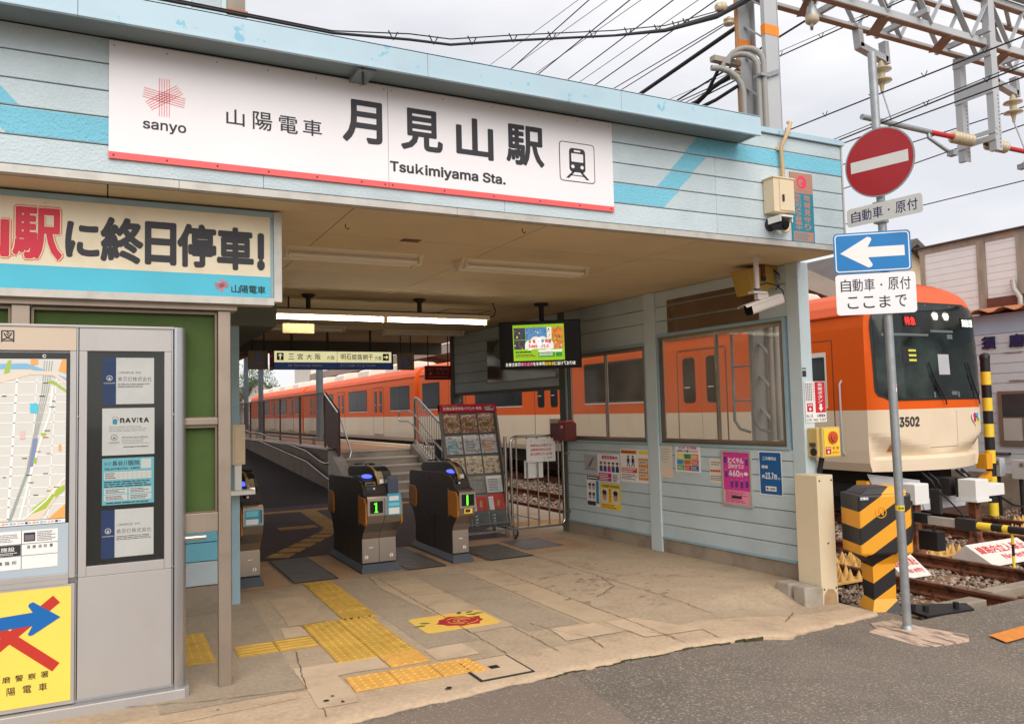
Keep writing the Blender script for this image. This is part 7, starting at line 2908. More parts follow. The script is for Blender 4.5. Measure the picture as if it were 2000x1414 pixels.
    m.add([(TX - 1.3, y0 + .55, .62), (TX - .55, y0 + .15, .50), (TX - .5, y0 + .12, .02), (TX - 1.05, y0 + .45, .02)], [(0, 3, 2, 1)], 'train_grey')
    m.add([(TX + 1.3, y0 + .55, .62), (TX + .55, y0 + .15, .50), (TX + .5, y0 + .12, .02), (TX + 1.05, y0 + .45, .02)], [(0, 1, 2, 3)], 'train_grey')
    m.add([(TX - .52, y0 + .11, .02), (TX + .52, y0 + .11, .02), (TX + .56, y0 + .13, .20), (TX - .56, y0 + .13, .20)], [(0, 1, 2, 3)], 'train_grey')
    m.build('snow_plough', t)
    m = MB()
    m.box((TX - 1.32, y0 + .55, .05), (TX - 1.12, y0 + .75, .5), 'hazard_yellow')
    m.build('marker_block', t)

car(8.62, 29.9, 'orange and cream train car with the driving cab at the level crossing', [13.05, 19.55, 26.05], [(15.0, 17.6), (21.1, 24.5), (27.7, 29.5)], True)
car(30.4, 50.6, 'second orange train car, seen over the stair railing', [35.2, 41.7, 48.2], [(31.0, 33.5), (37.0, 40.2), (43.3, 46.6)], False)
car(51.1, 71.3, 'third orange train car in the far distance behind the fence', [54.5, 61, 67.5], [(52, 53.2), (56, 59.4), (62.6, 66)], False)
# ------------------------------------------------------------------ platform, ramp, stairs
pm('rail_brown', (96, 72, 64), .5, .4, nz=.1, ns=3)
pm('column_blue', (128, 146, 156), .5, nz=.06, ns=2)
pm('stair_face', (168, 156, 142), .9, nz=.1, ns=2, grime=.6, gc=(110, 98, 88), gs=3)
pm('stair_nose', (206, 190, 176), .6, nz=.05)
pm('ramp_wall', (108, 94, 82), .9, nz=.12, ns=1.5, grime=.4, gc=(70, 60, 54), gs=2)
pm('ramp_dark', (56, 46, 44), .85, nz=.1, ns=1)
pm('canopy_brown', (120, 96, 80), .8, nz=.12, ns=2)
pm('canopy_grey', (150, 140, 128), .8, nz=.12, ns=2, stretch=(1, 6, 1))
def platforms():
    m = MB()
    m.box((4.76, 18.50, -.4), (7.22, 110, .945), 'platform_concrete')
    p = struct(m.build('platform'))
    m = MB()
    m.box((4.76, 18.48, .946), (6.45, 110, .965), 'platform_brown')
    m.build('platform_paving', p)
    m = MB()
    m.box((6.455, 18.48, .946), (7.25, 110, .965), 'platform_top')
    m.build('platform_edge', p)
    m = MB()
    for k in range(140):
        m.box((6.62, 18.6 + .302 * k, .966), (6.915, 18.6 + .302 * k + .296, .974), 'tactile_inner')
    o = m.build('tactile_strip', p)
    o['kind'] = 'stuff'
    # stairs
    st = thing('stairs', 'six concrete steps with pale nosings up to the platform', 'stairs', (5.65, 16.3, 0))
    ys = [16.34, 16.80, 17.15, 17.55, 17.93, 18.44]
    for i, y in enumerate(ys):
        z = .16 * (i + 1)
        m = MB()
        y2 = 18.495 
        m.box((4.80, y, z - .16 if i == 0 else z - .16), (6.55, y2, z - .012), 'stair_face')
        s = m.build('step', st)
        m = MB()
        m.box((4.80, y - .012, z - .035), (6.55, y + .07, z), 'stair_nose')
        m.build('nosing', s)
        m = MB()
        m.box((4.80, y + .072, z - .0118), (6.55, y2, z - .004), 'stair_face')
        m.build('tread', s)
    m = MB(frame((6.56, 0, 0), (0, 1, 0), (0, 0, 1)))
    m.prism([(16.2, 0), (18.5, 0), (18.5, 1.05), (18.4, 1.05), (16.2, .16)], 0, .28, 'stair_face')
    m.build('stringer', st)
    m = MB(frame((4.56, 0, 0), (0, 1, 0), (0, 0, 1)))
    m.prism([(16.9, 0), (18.5, 0), (18.5, .98), (18.35, .98), (16.9, .35)], 0, .235, 'stair_face')
    m.build('stringer', st)
    # ramp on the left with retaining wall
    m = MB()
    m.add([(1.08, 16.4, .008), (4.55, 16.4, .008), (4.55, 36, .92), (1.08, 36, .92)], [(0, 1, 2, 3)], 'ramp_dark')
    m.add([(1.08, 36, .92), (4.7, 36, .92), (4.7, 110, .92), (1.08, 110, .92)], [(0, 1, 2, 3)], 'platform_concrete')
    struct(m.build('ramp'))
    t = thing('retaining_wall', 'grey concrete retaining wall along the ramp', 'wall', (4.65, 18.5, 0))
    for k in range(6):
        m = MB()
        y0 = 18.5 + 2.9 * k
        m.box((4.56, y0 + .012, -.1), (4.75, y0 + 2.888, 1.0), 'ramp_wall')
        m.build('wall_panel', t)
    m = MB()
    m.box((4.54, 18.5, 1.002), (4.78, 35.9, 1.04), 'stair_nose')
    m.build('coping', t)
    # fence along the platform edge
    t = thing('platform_fence', 'long brown steel picket fence along the platform above the ramp', 'fence', (4.7, 19.2, 1.04))
    m = MB()
    m.bar((4.66, 19.15, 2.33), (4.66, 36, 2.33), .05, .045, 'rail_brown')
    m.build('top_rail', t)
    m = MB()
    m.bar((4.66, 19.15, 1.19), (4.66, 36, 1.19), .04, .03, 'rail_brown')
    m.build('bottom_rail', t)
    mb = MB()
    mb.box((-.006, -.006, 0), (.006, .006, 1.12), 'rail_brown')
    pk = mb.mesh('picket')
    y = 19.2
    while y < 36:
        inst('picket', pk, t, (4.66, y, 1.2))
        y += .125
    for y in (19.15, 21.9, 24.7, 27.5, 30.3, 33.1):
        m = MB()
        m.box((4.635, y - .025, 1.04), (4.685, y + .025, 2.31), 'rail_brown')
        m.build('fence_post', t)
    # sloping end of the fence beside the stairs
    t = thing('stair_fence', 'sloping brown picket fence panel at the left side of the stairs', 'fence', (4.7, 18.6, .8))
    A, B = Vector((4.66, 19.12, 2.33)), Vector((4.72, 18.10, 1.86))
    m = MB()
    m.bar(A, B, .05, .045, 'chrome')
    m.build('top_rail', t)
    m = MB()
    m.bar(A - Vector((0, 0, 1.14)), B - Vector((0, 0, 1.16)), .04, .03, 'rail_brown')
    m.build('bottom_rail', t)
    for k in range(12):
        p = A + (B - A) * (k + .5) / 12
        m = MB()
        m.box((p.x - .012, p.y - .03, p.z - 1.14), (p.x + .012, p.y + .03, p.z), 'rail_brown')
        m.build('picket', t)
    m = MB()
    m.box((B.x - .025, B.y - .03, .3), (B.x + .025, B.y + .03, B.z), 'rail_brown')
    m.build('fence_post', t)
    # handrails on the ramp wall
    t = thing('ramp_handrail', 'double steel handrail along the ramp wall turning round its end', 'handrail', (4.5, 18.5, .7))
    P = [(34, 1.55), (29.1, 1.28), (27.2, 1.28), (20.2, .92), (18.9, .74)]
    m = MB()
    m.tube([(4.46, y, z) for y, z in P] + [(4.48, 18.5, .70), (4.7, 18.25, .72), (5.0, 18.22, .80), (5.05, 18.3, .95), (5.02, 18.9, 1.55), (5.0, 19.1, 1.75)], .02, 'chrome', 8)
    m.build('upper_rail', t)
    m = MB()
    m.tube([(4.46, y, z - .26) for y, z in P] + [(4.47, 18.2, .38), (4.5, 17.5, .30)], .02, 'chrome', 8)
    m.build('lower_rail', t)
    for y in (19.5, 22, 24.5, 27, 29.5, 32):
        m = MB()
        z = np.interp(y, [18.9, 20.2, 27.2, 29.1, 34], [.74, .92, 1.28, 1.28, 1.55])
        m.bar((4.46, y, z), (4.56, y, z - .05), .02, .02, 'steel')
        m.bar((4.46, y, z - .26), (4.56, y, z - .31), .02, .02, 'steel')
        m.build('wall_bracket', t)
    # right-hand stair rail
    t = thing('stair_railing', 'stainless stair railing with vertical bars at the right of the stairs', 'railing', (6.65, 17.3, 0))
    X = 6.66
    m = MB()
    m.tube([(X, 18.42, 1.0), (X, 18.42, 2.08), (X, 18.36, 2.16), (X, 18.26, 2.15), (X, 16.35, 1.37), (X, 16.25, 1.30), (X, 16.22, 1.2), (X, 16.22, 0)], .032, 'chrome', 10)
    m.build('top_rail', t)
    m = MB()
    m.bar((X, 18.4, 1.14), (X, 16.25, .28), .03, .03, 'steel')
    m.build('bottom_rail', t)
    for k in range(14):
        y = 18.3 - k * .145
        m = MB()
        za = 1.14 - (18.4 - y) * .4
        zb = 2.14 - (18.26 - y) * .41
        m.cyl((X, y, za), (X, y, zb), .011, 'chrome', 6)
        m.build('bar', t)
    for dz in (0, .30):
        m = MB()
        m.tube([(X - .12, 19.1, 1.60 + dz * .85), (X - .12, 18.55, 1.60 + dz * .85), (X - .12, 18.2, 1.50 + dz), (X - .12, 16.3, .62 + dz)], .019, 'chrome', 8)
        m.build('grab_rail', t)
    m = MB()
    m.tube([(X - .12, 19.1, 1.855), (X - .12, 19.22, 1.83), (X - .12, 19.24, 1.72), (X - .12, 19.22, 1.63), (X - .12, 19.1, 1.60)], .019, 'chrome', 8)
    m.build('rail_end', t)
    m = MB()
    m.box((X - .1, 16.75, 0), (X + .02, 16.86, 1.2), 'steel_dark')
    m.build('post', t)
    # columns carrying the platform canopy
    t = thing('platform_canopy', 'platform canopy roof carried by blue grey round columns', 'canopy', (5.5, 30, .96))
    for y in (23.2, 33.1, 36.9):
        m = MB()
        m.cyl((5.5, y, .96), (5.5, y, 5.2), .10, 'column_blue', 16)
        m.build('column', t)
        m = MB()
        m.box((5.32, y - .18, .96), (5.68, y + .18, 1.16), 'platform_concrete')
        m.build('footing', t)
    m = MB()
    m.box((3.9, 19, 5.2), (7.1, 42, 5.32), 'canopy_brown')
    m.build('roof', t)
    t = thing('ramp_canopy', 'dark wooden canopy over the ramp at the left of the hall opening', 'canopy', (2.5, 30, .9))
    m = MB()
    m.box((.6, 16.1, 3.98), (4.3, 62, 4.06), 'canopy_brown')
    m.build('roof', t)
    m = MB()
    m.box((4.26, 16.1, 3.86), (4.32, 62, 3.98), 'canopy_brown')
    m.build('eave_board', t)
    for k in range(16):
        m = MB()
        m.box((.6, 17 + 2.8 * k, 3.86), (4.25, 17.12 + 2.8 * k, 3.979), 'canopy_brown')
        m.build('rafter', t)
    for k in range(5):
        m = MB()
        m.box((1.0, 20 + 9 * k, 0), (1.15, 20.15 + 9 * k, 3.86), 'canopy_brown')
        m.build('post', t)
    # far platform with its canopy
    m = MB()
    m.box((14.05, 12.6, -.4), (18.0, 110, .95), 'platform_concrete')
    struct(m.build('far_platform'))
    t = thing('far_canopy', 'brown ribbed canopy over the far platform behind the train', 'canopy', (15.5, 14, .95))
    S = frame((0, 0, 0), (1, 0, 0), (0, 0, 1))
    m = MB(S)
    m.prism([(14.0, 4.62), (15.6, 4.25), (17.6, 4.7), (17.6, 4.78), (15.6, 4.33), (14.0, 4.70)], -62, -13.2, 'canopy_brown')
    m.build('roof', t)
    m = MB()
    m.prism([(13.94, 13.12), (13.99, 13.12), (13.99, 62), (13.94, 62)], 4.5, 4.95, 'canopy_grey')
    m.build('edge_board', t)
    m = MB(front(13.19))
    m.prism([(14.0, 4.46), (15.6, 4.10), (17.6, 4.5), (17.6, 4.92), (15.6, 4.50), (14.0, 4.93)], 0, .05, 'canopy_grey')
    m.build('end_board', t)
    for y in np.arange(15, 62, 5.5):
        m = MB()
        m.box((15.5, float(y), .95), (15.7, float(y) + .2, 4.3), 'canopy_brown')
        m.build('column', t)
        m = MB()
        m.bar((14.1, float(y) + .1, 4.5), (15.6, float(y) + .1, 4.15), .12, .14, 'canopy_brown')
        m.build('rafter', t)
platforms()

# ------------------------------------------------------------------ buildings on the far side
pm('hut_siding', (210, 216, 218), .6, nz=.05, ns=1, grime=.2, gc=(150, 150, 152), gs=1.2)
pm('tall_siding', (238, 238, 236), .65, nz=.06, ns=1.5, grime=.25, gc=(160, 148, 146), gs=1.5)
pm('old_wood', (158, 148, 136), .85, nz=.2, ns=4, c2=(170, 150, 130), n2=7, stretch=(1, 1, .25))
pm('roof_rust', (180, 112, 76), .75, nz=.15, ns=3)
pm('roof_tile', (96, 88, 84), .8, nz=.1, ns=2)
pm('plaster', (224, 218, 210), .8, nz=.05)
pm('window_dark', (66, 66, 68), .15, nz=.2, ns=2)
pm('blind', (190, 184, 176), .6, nz=.05)
pm('letter_navy', (40, 38, 84), .5, nz=.03)
def far_side():
    # hut with lettering by the crossing
    t = thing('crossing_hut', 'white clapboard hut with dark blue lettering and a rusty corrugated roof edge', 'building', (17, 9, -.3))
    m = MB()
    m.box((16.05, 4.0, -.4), (19.5, 13.0, 3.5), 'hut_siding')
    w = m.build('wall', t)
    S = frame((16.05, 0, 0), (0, -1, 0), (0, 0, 1))
    z = .30
    while z < 3.1:
        m = MB(S)
        m.box((-13.0, z + .006, 0), (-4.0, z + .194, .025), 'hut_siding')
        m.build('siding_board', w)
        z += .2
    m = MB(S)
    m.box((-13.0, 3.105, 0), (-4.0, 3.50, .03), pm('hut_band', (176, 196, 214), .6, nz=.05))
    m.build('eave_board', w)
    m = MB(S)
    m.box((-13.0, -.4, 0), (-4.0, .29, .05), 'concrete_base')
    m.build('foundation', w)
    m = MB()
    n = 90
    P = [(4.0 + 9.0 * i / n, 3.60 + .045 * math.sin(i * 2 * math.pi / 5)) for i in range(n + 1)]
    for dz, d in ((0, 0),):
        vs = [(15.72, y, z - .04) for y, z in P] + [(17.5, y, z + .16) for y, z in P] + [(15.72, y, z - .055) for y, z in P] + [(17.5, y, z + .145) for y, z in P]
        k = n + 1
        fs = [(i, k + i, k + i + 1, i + 1) for i in range(n)] + [(2 * k + i, 2 * k + i + 1, 3 * k + i + 1, 3 * k + i) for i in range(n)] + [(i, i + 1, 2 * k + i + 1, 2 * k + i) for i in range(n)]
        m.add(vs, fs, 'roof_rust')
    m.build('roof', t)
    for c, a, b in (('須', 10.26, 9.97), ('磨', 9.70, 9.40)):
        m = MB(S)
        m.text(c, (-a, 2.80, -b, 3.06), 'letter_navy', .07, .05)
        m.text(c, (-a, 2.80, -b, 3.06), 'letter_navy', .04, .05)
        m.build('wall_letter', t)
    for a, z in ((9.82, 2.70), (9.75, 2.14)):
        m = MB(S)
        m.box((-a, z, .026), (-a + .36, z + .02, .05), 'trim_grey')
        m.build('wire_clip', t)
    m = MB(S)
    m.box((-9.99, .86, .026), (-8.7, 1.94, .07), 'alu')
    wn = m.build('window', t)
    m = MB(S)
    m.box((-9.90, .96, .07), (-8.8, 1.40, .078), 'blind')
    m.build('lower_pane', wn)
    m = MB(S)
    m.box((-9.90, 1.43, .07), (-8.8, 1.88, .078), 'window_dark')
    m.build('upper_pane', wn)
    m = MB(S)
    m.box((-9.52, .96, .078), (-9.49, 1.40, .085), 'alu')
    m.build('mullion', wn)
    # conduit with terminal strip and two boxes
    t = thing('terminal_strip', 'black terminal strip low on the hut wall', 'terminal strip', (15.98, 10, .68))
    m = MB(S)
    m.box((-10.2, .68, .03), (-9.81, .72, .07), 'black')
    m.build('strip', t)
    for k in range(8):
        m = MB(S)
        m.disc(-10.15 + .043 * k, .70, .010, .07, .08, 'trim_grey', 8)
        m.build('terminal', t)
    for y0, y1, z0, z1, lab in ((9.23, 9.06, .39, .72, 'grey relay box on a post beside the striped pole'), (8.86, 8.62, .36, .70, 'grey relay box on a post at the right edge of the photo')):
        t = thing('relay_box', lab, 'relay box', (14.5, y0, -.3), 'grey relay boxes')
        m = MB()
        m.box((14.45, y1, z0), (14.6, y0, z1), 'train_grey')
        m.build('case', t, bev=.01)
        m = MB()
        m.box((14.44, y1 + .02, z1 - .12), (14.449, y1 + .09, z1 - .05), 'print_grey')
        m.build('label_plate', t)
        m = MB()
        m.cyl((14.52, (y0 + y1) / 2, z0), (14.52, (y0 + y1) / 2, -.34), .035, 'black', 8)
        m.build('post', t)
    # tall weathered house behind
    t = thing('weathered_house', 'tall white clapboard house with weathered wooden posts behind the hut', 'building', (20, 9, -.3))
    X = 17.6
    m = MB()
    m.box((X, 3, -.4), (25, 12.62, 5.40), 'tall_siding')
    w = m.build('wall', t)
    S = frame((X, 0, 0), (0, -1, 0), (0, 0, 1))
    bays = [(12.55, 11.26), (11.06, 10.38), (10.16, 8.6)]
    for a, b in bays:
        z = 3.3
        while z < 5.25:
            m = MB(S)
            m.box((-a, z + .004, 0), (-b, z + .156, .02), 'tall_siding')
            m.build('siding_board', w)
            z += .16
    for a, b in ((12.66, 12.55), (11.25, 11.07), (10.37, 10.17)):
        m = MB(S)
        m.box((-a, 3.0, 0), (-b, 5.36, .06), 'old_wood')
        m.build('post', t)
    m = MB(S)
    m.box((-12.70, 5.30, .0), (-3, 5.44, .04), 'old_wood')
    m.build('wall_plate', t)
    m = MB(S)
    m.box((-12.78, 5.445, -7), (-3, 5.475, .12), 'roof_tile')
    m.build('roof', t)
    m = MB(S)
    m.box((-11.05, 3.4, .03), (-10.1, 4.02, .09), pm('shutter_brown', (110, 62, 48), .7, nz=.1, ns=3))
    wn = m.build('window', t)
    m = MB(S)
    m.box((-10.9, 3.45, .09), (-10.25, 3.78, .1), 'train_grey')
    m.build('pane', wn)
    m = MB()
    m.tube([(X - .12, 10.30, 3.3), (X - .12, 10.30, 3.95), (X - .12, 10.42, 4.15), (X - .12, 10.44, 4.35)], .055, 'trim_grey', 10)
    tag(m.build('drain_pipe', loc=(X, 10.3, 3.3)), 'grey bent drain pipe on the weathered house', 'pipe')
    # gabled house further back
    def house(name, lab, x0, x1, y0, y1, ze, zr, wall, roofm, wins=()):
        t = thing(name, lab, 'house', ((x0 + x1) / 2, y0, -.3))
        m = MB(front(y0))
        xm = (x0 + x1) / 2
        m.prism([(x0, -.4), (x1, -.4), (x1, ze), (xm, zr), (x0, ze)], y0 - y1, 0, wall)
        m.build('wall', t)
        for sx, xe in ((-1, x0), (1, x1)):
            m = MB(front(y0))
            k = (zr - ze) / (xm - x0)
            xo = xe + sx * .5
            m.prism([(xo, ze - .5 * k), (xm, zr), (xm, zr + .18), (xo, ze - .5 * k + .18)] if sx < 0 else [(xm, zr), (xo, ze - .5 * k), (xo, ze - .5 * k + .18), (xm, zr + .18)], y0 - y1 - .4, .4, roofm)
            m.build('roof_slope', t)
        for a, b, c, d in wins:
            m = MB(front(y0))
            m.box((a, c, 0), (b, d, .05), 'white_paint')
            w = m.build('window', t)
            m = MB(front(y0))
            m.box((a + .08, c + .08, .05), (b - .08, d - .08, .06), 'window_dark')
            m.build('pane', w)
    house('gabled_house', 'beige gabled house behind the far platform roof', 19.5, 25, 16.5, 24, 4.9, 6.6, pm('beige_wall', (196, 176, 146), .8, nz=.08, ns=3), 'roof_tile', [(21, 22, 2.6, 3.9)])
    house('far_house', 'distant white house with a dark gable above the far platform roof', 19.0, 24.5, 84, 92, 8.6, 11.4, 'plaster', 'roof_tile', [(20.5, 21.6, 6.4, 7.8), (22.2, 23.3, 6.4, 7.8)])
    house('low_house', 'low pale house with a grey roof far down the line', 17.0, 22.0, 118, 128, 4.6, 7.0, 'plaster', 'roof_tile', [(18, 19, 2.5, 3.8)])
    # distant block closing the line
    t = thing('apartment_block', 'pale distant apartment block with rows of windows', 'building', (30, 100, 0))
    m = MB()
    m.box((26, 98, -.4), (34, 110, 12.5), 'plaster')
    m.build('wall', t)
    for i in range(4):
        for j in range(4):
            m = MB(front(98))
            m.box((26.8 + 1.8 * i, 1.6 + 2.8 * j, 0), (27.9 + 1.8 * i, 3.2 + 2.8 * j, .06), 'window_dark')
            m.build('window', t)
    # second storey at the back of the station roof, top left
    t = thing('roof_hut', 'pale clapboard rooftop room with a rusty vent seen over the eave', 'rooftop room', (0, 8, 4.3))
    m = MB()
    m.box((-2.2, 8.03, 4.3), (1.02, 11, 6.6), 'siding')
    w = m.build('wall', t)
    z = 4.35
    while z < 6.4:
        m = MB(front(8.03))
        m.box((-2.2, z + .004, 0), (1.02, z + .17, .02), 'siding')
        m.build('siding_board', w)
        z += .174
    for x in (.66, .98):
        m = MB(front(8.03))
        m.box((x, 4.3, .0), (x + .045, 6.6, .04), 'pillar')
        m.build('corner_strip', t)
    m = MB()
    m.box((1.03, 7.98, 5.78), (1.2, 8.3, 6.4), 'old_wood')
    m.box((1.028, 7.97, 5.745), (1.225, 8.32, 5.779), 'roof_rust')
    m.build('vent_box', t)
far_side()

# striped pole
def striped():
    t = thing('striped_pole', 'black and yellow striped marker pole in front of the hut', 'pole', (14.25, 9.1, -.3))
    z, k = -.3, 0
    while z < 2.5:
        m = MB()
        m.cyl((14.25, 9.1, z), (14.25, 9.1, z + .235), .082, 'sos_yellow' if k % 2 == 0 else 'hazard_black', 18)
        m.build('band', t)
        z += .235
        k += 1
    m = MB()
    m.lathe((14.25, 9.1, z), (0, 0, 1), [(0, .09), (.06, .09), (.10, .06), (.115, .01)], 'hazard_black', 16)
    m.build('cap', t)
    m = MB()
    m.box((13.98, 9.0, .55), (14.14, 9.2, .82), 'hazard_yellow')
    m.bar((13.9, 9.1, .3), (14.2, 9.1, .45), .1, .12, 'hazard_yellow')
    m.build('bracket_block', t)
striped()

# ------------------------------------------------------------------ overhead line gantry
pm('gantry', (184, 186, 188), .55, .15, nz=.06, ns=2)
pm('gantry_brown', (160, 128, 108), .75, nz=.12, ns=3)
pm('porcelain', (196, 180, 148), .3, nz=.06, ns=8, coat=.4)
pm('band_orange', (242, 140, 40), .5, nz=.04)
pm('rod_red', (196, 40, 44), .5, nz=.04)
pm('wire', (44, 42, 46), .6, nz=0)
pm('conduit_grey', (150, 146, 142), .5, nz=.08)
pm('wood_pole', (176, 128, 84), .7, nz=.15, ns=5, stretch=(1, 1, .2))
def gantry():
    t = thing('gantry_pole', 'grey steel lattice pole with an orange band behind the station roof', 'pole', (6.8, 6.8, -.3))
    for y0, y1 in ((6.60, 6.66), (7.02, 7.08)):
        m = MB()
        m.box((6.69, y0, -.3), (6.89, y1, 7.4), 'gantry')
        m.box((6.885, y0 if y0 < 7 else y0 - .06, -.3), (6.90, y1 + (.06 if y0 < 7 else 0), 7.4), 'gantry')
        leg = m.build('leg', t)
        m = MB()
        m.box((6.686, y0 - .004, 6.02), (6.904, y1 + .004, 6.14), 'band_orange')
        m.build('colour_band', leg)
    z = -.1
    k = 0
    while z < 7.2:
        m = MB()
        m.bar((6.80, 6.66, z), (6.80, 7.02, z + .33), .05, .012, 'gantry')
        m.build('lacing', t)
        z += .38
        k += 1
    # ladder fixed to the pole, seen through the window
    l = thing('pole_ladder', 'steel ladder with bent lower ends on the pole, seen through the window', 'ladder', (6.6, 6.8, 1.5))
    for y in (6.95, 7.28):
        m = MB()
        m.tube([(6.62, y, 4.1), (6.62, y, 1.62), (6.66, y - .04, 1.52), (6.72, y - .15, 1.48)], .018, 'galv', 8)
        m.build('rail', l)
    for z in (1.85, 2.25, 2.65, 3.05, 3.45, 3.85):
        m = MB()
        m.cyl((6.62, 6.95, z), (6.62, 7.28, z), .012, 'galv', 6)
        m.build('rung', l)
    # conduits climbing the pole
    c = thing('pole_conduits', 'bundle of grey cable conduits and a wooden strip climbing the lattice pole', 'conduits', (6.65, 6.6, 4.3))
    for k, (x, y, zt, r) in enumerate(((6.645, 6.60, 5.80, .034), (6.60, 6.64, 5.74, .034))):
        m = MB()
        P = [(x, y, 1.4), (x, y, zt - .12)]
        for i in range(1, 9):
            a = rad(22 * i)
            P.append((x - .16 * (1 - math.cos(a)), y + .12 * (1 - math.cos(a)), zt - .12 + .18 * math.sin(a)))
        m.tube(P, r, 'conduit_grey', 10)
        m.build('conduit', c)
    m = MB()
    P = [(6.42, 6.70, 4.2), (6.42, 6.70, 5.32)]
    for i in range(1, 6):
        a = rad(20 * i)
        P.append((6.42 - .3 * (1 - math.cos(a)), 6.7 + .1 * (1 - math.cos(a)), 5.32 + .28 * math.sin(a)))
    m.tube(P, .034, 'conduit_grey', 10)
    m.build('conduit', c)
    m = MB()
    m.tube([(6.66, 7.0, 4.2), (6.65, 7.0, 5.6), (6.64, 7.0, 6.1), (6.64, 7.0, 7.2)], .022, 'wood_pole', 8)
    m.build('wooden_strip', c)
    for z in (5.5, 4.7):
        m = MB()
        m.box((6.56, 6.56, z), (6.70, 6.68, z + .03), 'galv')
        m.build('pipe_clamp', c)
    m = MB()
    m.bar((6.62, 6.58, 5.5), (6.86, 6.585, 5.60), .03, .05, 'galv')
    m.build('brace', c)
    m = MB()
    m.box((6.15, 6.85, 5.72), (6.55, 6.93, 5.78), 'old_wood')
    m.build('crossarm', c)
    for i, (x, y, z, lab) in enumerate(((6.48, 6.95, 6.23, 'upper'), (6.55, 6.95, 5.60, 'lower'))):
        m = MB()
        m.lathe((x, y, z), (0, 0, 1), [(0, .02), (.01, .06), (.03, .065), (.035, .035), (.05, .06), (.07, .065), (.08, .03), (.10, .02)], 'porcelain', 14)
        o = m.build('spool_insulator', loc=(x, y, z))
        tag(o, 'cream porcelain spool insulator on the lattice pole, ' + lab + ' one', 'insulator')
    m = MB()
    m.lathe((6.25, 6.9, 6.38), (.9, 0, .15), [(0, .03), (.02, .05), (.05, .055), (.06, .045), (.08, .06), (.11, .062), (.12, .05), (.15, .03)], 'porcelain', 14)
    tag(m.build('strain_insulator', loc=(6.25, 6.9, 6.38)), 'white strain insulator on the thick cable at the lattice pole top', 'insulator')
    # beam: box truss across the tracks
    g = thing('gantry_beam', 'grey steel truss gantry spanning the tracks overhead', 'gantry', (11, 6.8, 6.6))
    ZB, ZT = 6.66, 7.32
    for y in (6.60, 7.05):
        for z in (ZB, ZT):
            m = MB()
            m.box((6.9, y - .006, z), (17, y + .006, z + .09), 'gantry')
            ch = m.build('chord', g)
            m = MB()
            s = 1 if y < 6.8 else -1
            m.box((6.9, min(y, y + s * .085), z - .010), (17, max(y, y + s * .085), z - .001), 'gantry_brown')
            m.build('chord_flange', ch)
        x = 7.1
        k = 0
        while x < 16.6:
            for a, b in (((x, ZB + .05), (x + .42, ZT + .02)), ((x + .42, ZT + .02), (x + .84, ZB + .05))):
                m = MB()
                yy = y + (.012 if k % 2 else -.012)
                m.bar((a[0], yy, a[1]), (b[0], yy, b[1]), .012, .065, 'gantry', up=(0, 1, 0))
                m.build('diagonal', g)
            x += .84
            k += 1
    x = 7.5
    k = 0
    while x < 16.5:
        m = MB()
        m.bar((x, 6.62, ZB - .016), (x + .28, 7.03, ZB - .016), .16, .008, 'gantry_brown')
        m.build('tie_plate', g)
        m = MB()
        m.box((x + .6, 6.45, ZB + .10), (x + .66, 7.25, ZB + .17), 'gantry')
        m.build('cross_tie', g)
        m = MB()
        m.bar((x, 6.61, ZT + .05), (x + .84, 7.04, ZT + .05), .05, .05, 'gantry')
        m.build('top_brace', g)
        x += 1.26
        k += 1
    m = MB()
    for z, r in ((7.46, .05), (7.52, .035)):
        m.tube([(7, 6.55, z), (10, 6.55, z - .02), (13, 6.55, z), (17, 6.55, z)], r, 'conduit_grey', 8)
    tag(m.build('cable_duct', loc=(11, 6.55, 7.4)), 'grey cable duct lying along the top of the gantry', 'cable duct')
    # drop frame with slotted channels
    f = thing('hanging_portal', 'hanging rectangular steel frame under the gantry with perforated channels', 'steel frame', (10.85, 6.8, 5.2))
    for y in (6.60, 7.05):
        m = MB()
        m.box((10.80, y - .05, 5.15 if y > 7 else 5.18), (10.86, y + .05, 6.66 if y > 7 else 7.4), 'gantry')
        m.box((10.86, y - .05, 5.15 if y > 7 else 5.18), (10.93, y - .038, 6.66 if y > 7 else 7.4), 'gantry')
        v = m.build('channel', f)
        for i in range(14):
            m = MB()
            m.box((10.885, y - .052, 5.22 + .055 * i), (10.905, y - .0495, 5.245 + .055 * i), 'print_grey')
            m.build('slot', v)
    for z, h in ((6.50, .09), (5.98, .20), (5.32, .07), (5.42, .05)):
        m = MB()
        m.box((10.785, 6.55, z), (10.797, 7.10, z + h), 'gantry')
        m.box((10.785, 6.55, z + h), (10.84, 7.10, z + h + .01), 'gantry')
        m.build('rung_plate', f)
    # cantilever pipes with insulators
    def ribs(m, p, d, L, r0=.045, r1=.085, n=6):
        prof = []
        for i in range(n):
            a = L * i / n
            prof += [(a, r0), (a + L / n * .3, r1), (a + L / n * .6, r1), (a + L / n * .95, r0)]
        m.lathe(p, d, prof, 'porcelain', 16)
    for sx, x0, lab in ((-1, 10.75, 'left'), (1, 10.98, 'right')):
        c = thing('cantilever_arm', 'cantilever pipe with red section and ribbed insulator, ' + lab + ' of the drop frame', 'cantilever', (x0, 6.82, 5.36))
        m = MB()
        ribs(m, (x0 + sx * .06, 6.82, 5.37), (sx, 0, 0), .42)
        m.build('insulator', c)
        m = MB()
        m.cyl((x0, 6.82, 5.37), (x0 + sx * .07, 6.82, 5.37), .03, 'rust_rail', 8)
        m.build('end_fitting', c)
        m = MB()
        m.cyl((x0 + sx * .47, 6.82, 5.37), (x0 + sx * .95, 6.82, 5.37), .034, 'rod_red', 12)
        m.build('red_sleeve', c)
        m = MB()
        m.cyl((x0 + sx * .95, 6.82, 5.37), (x0 + sx * 2.25, 6.82, 5.39), .036, 'galv', 12)
        m.build('pipe', c)
        m = MB()
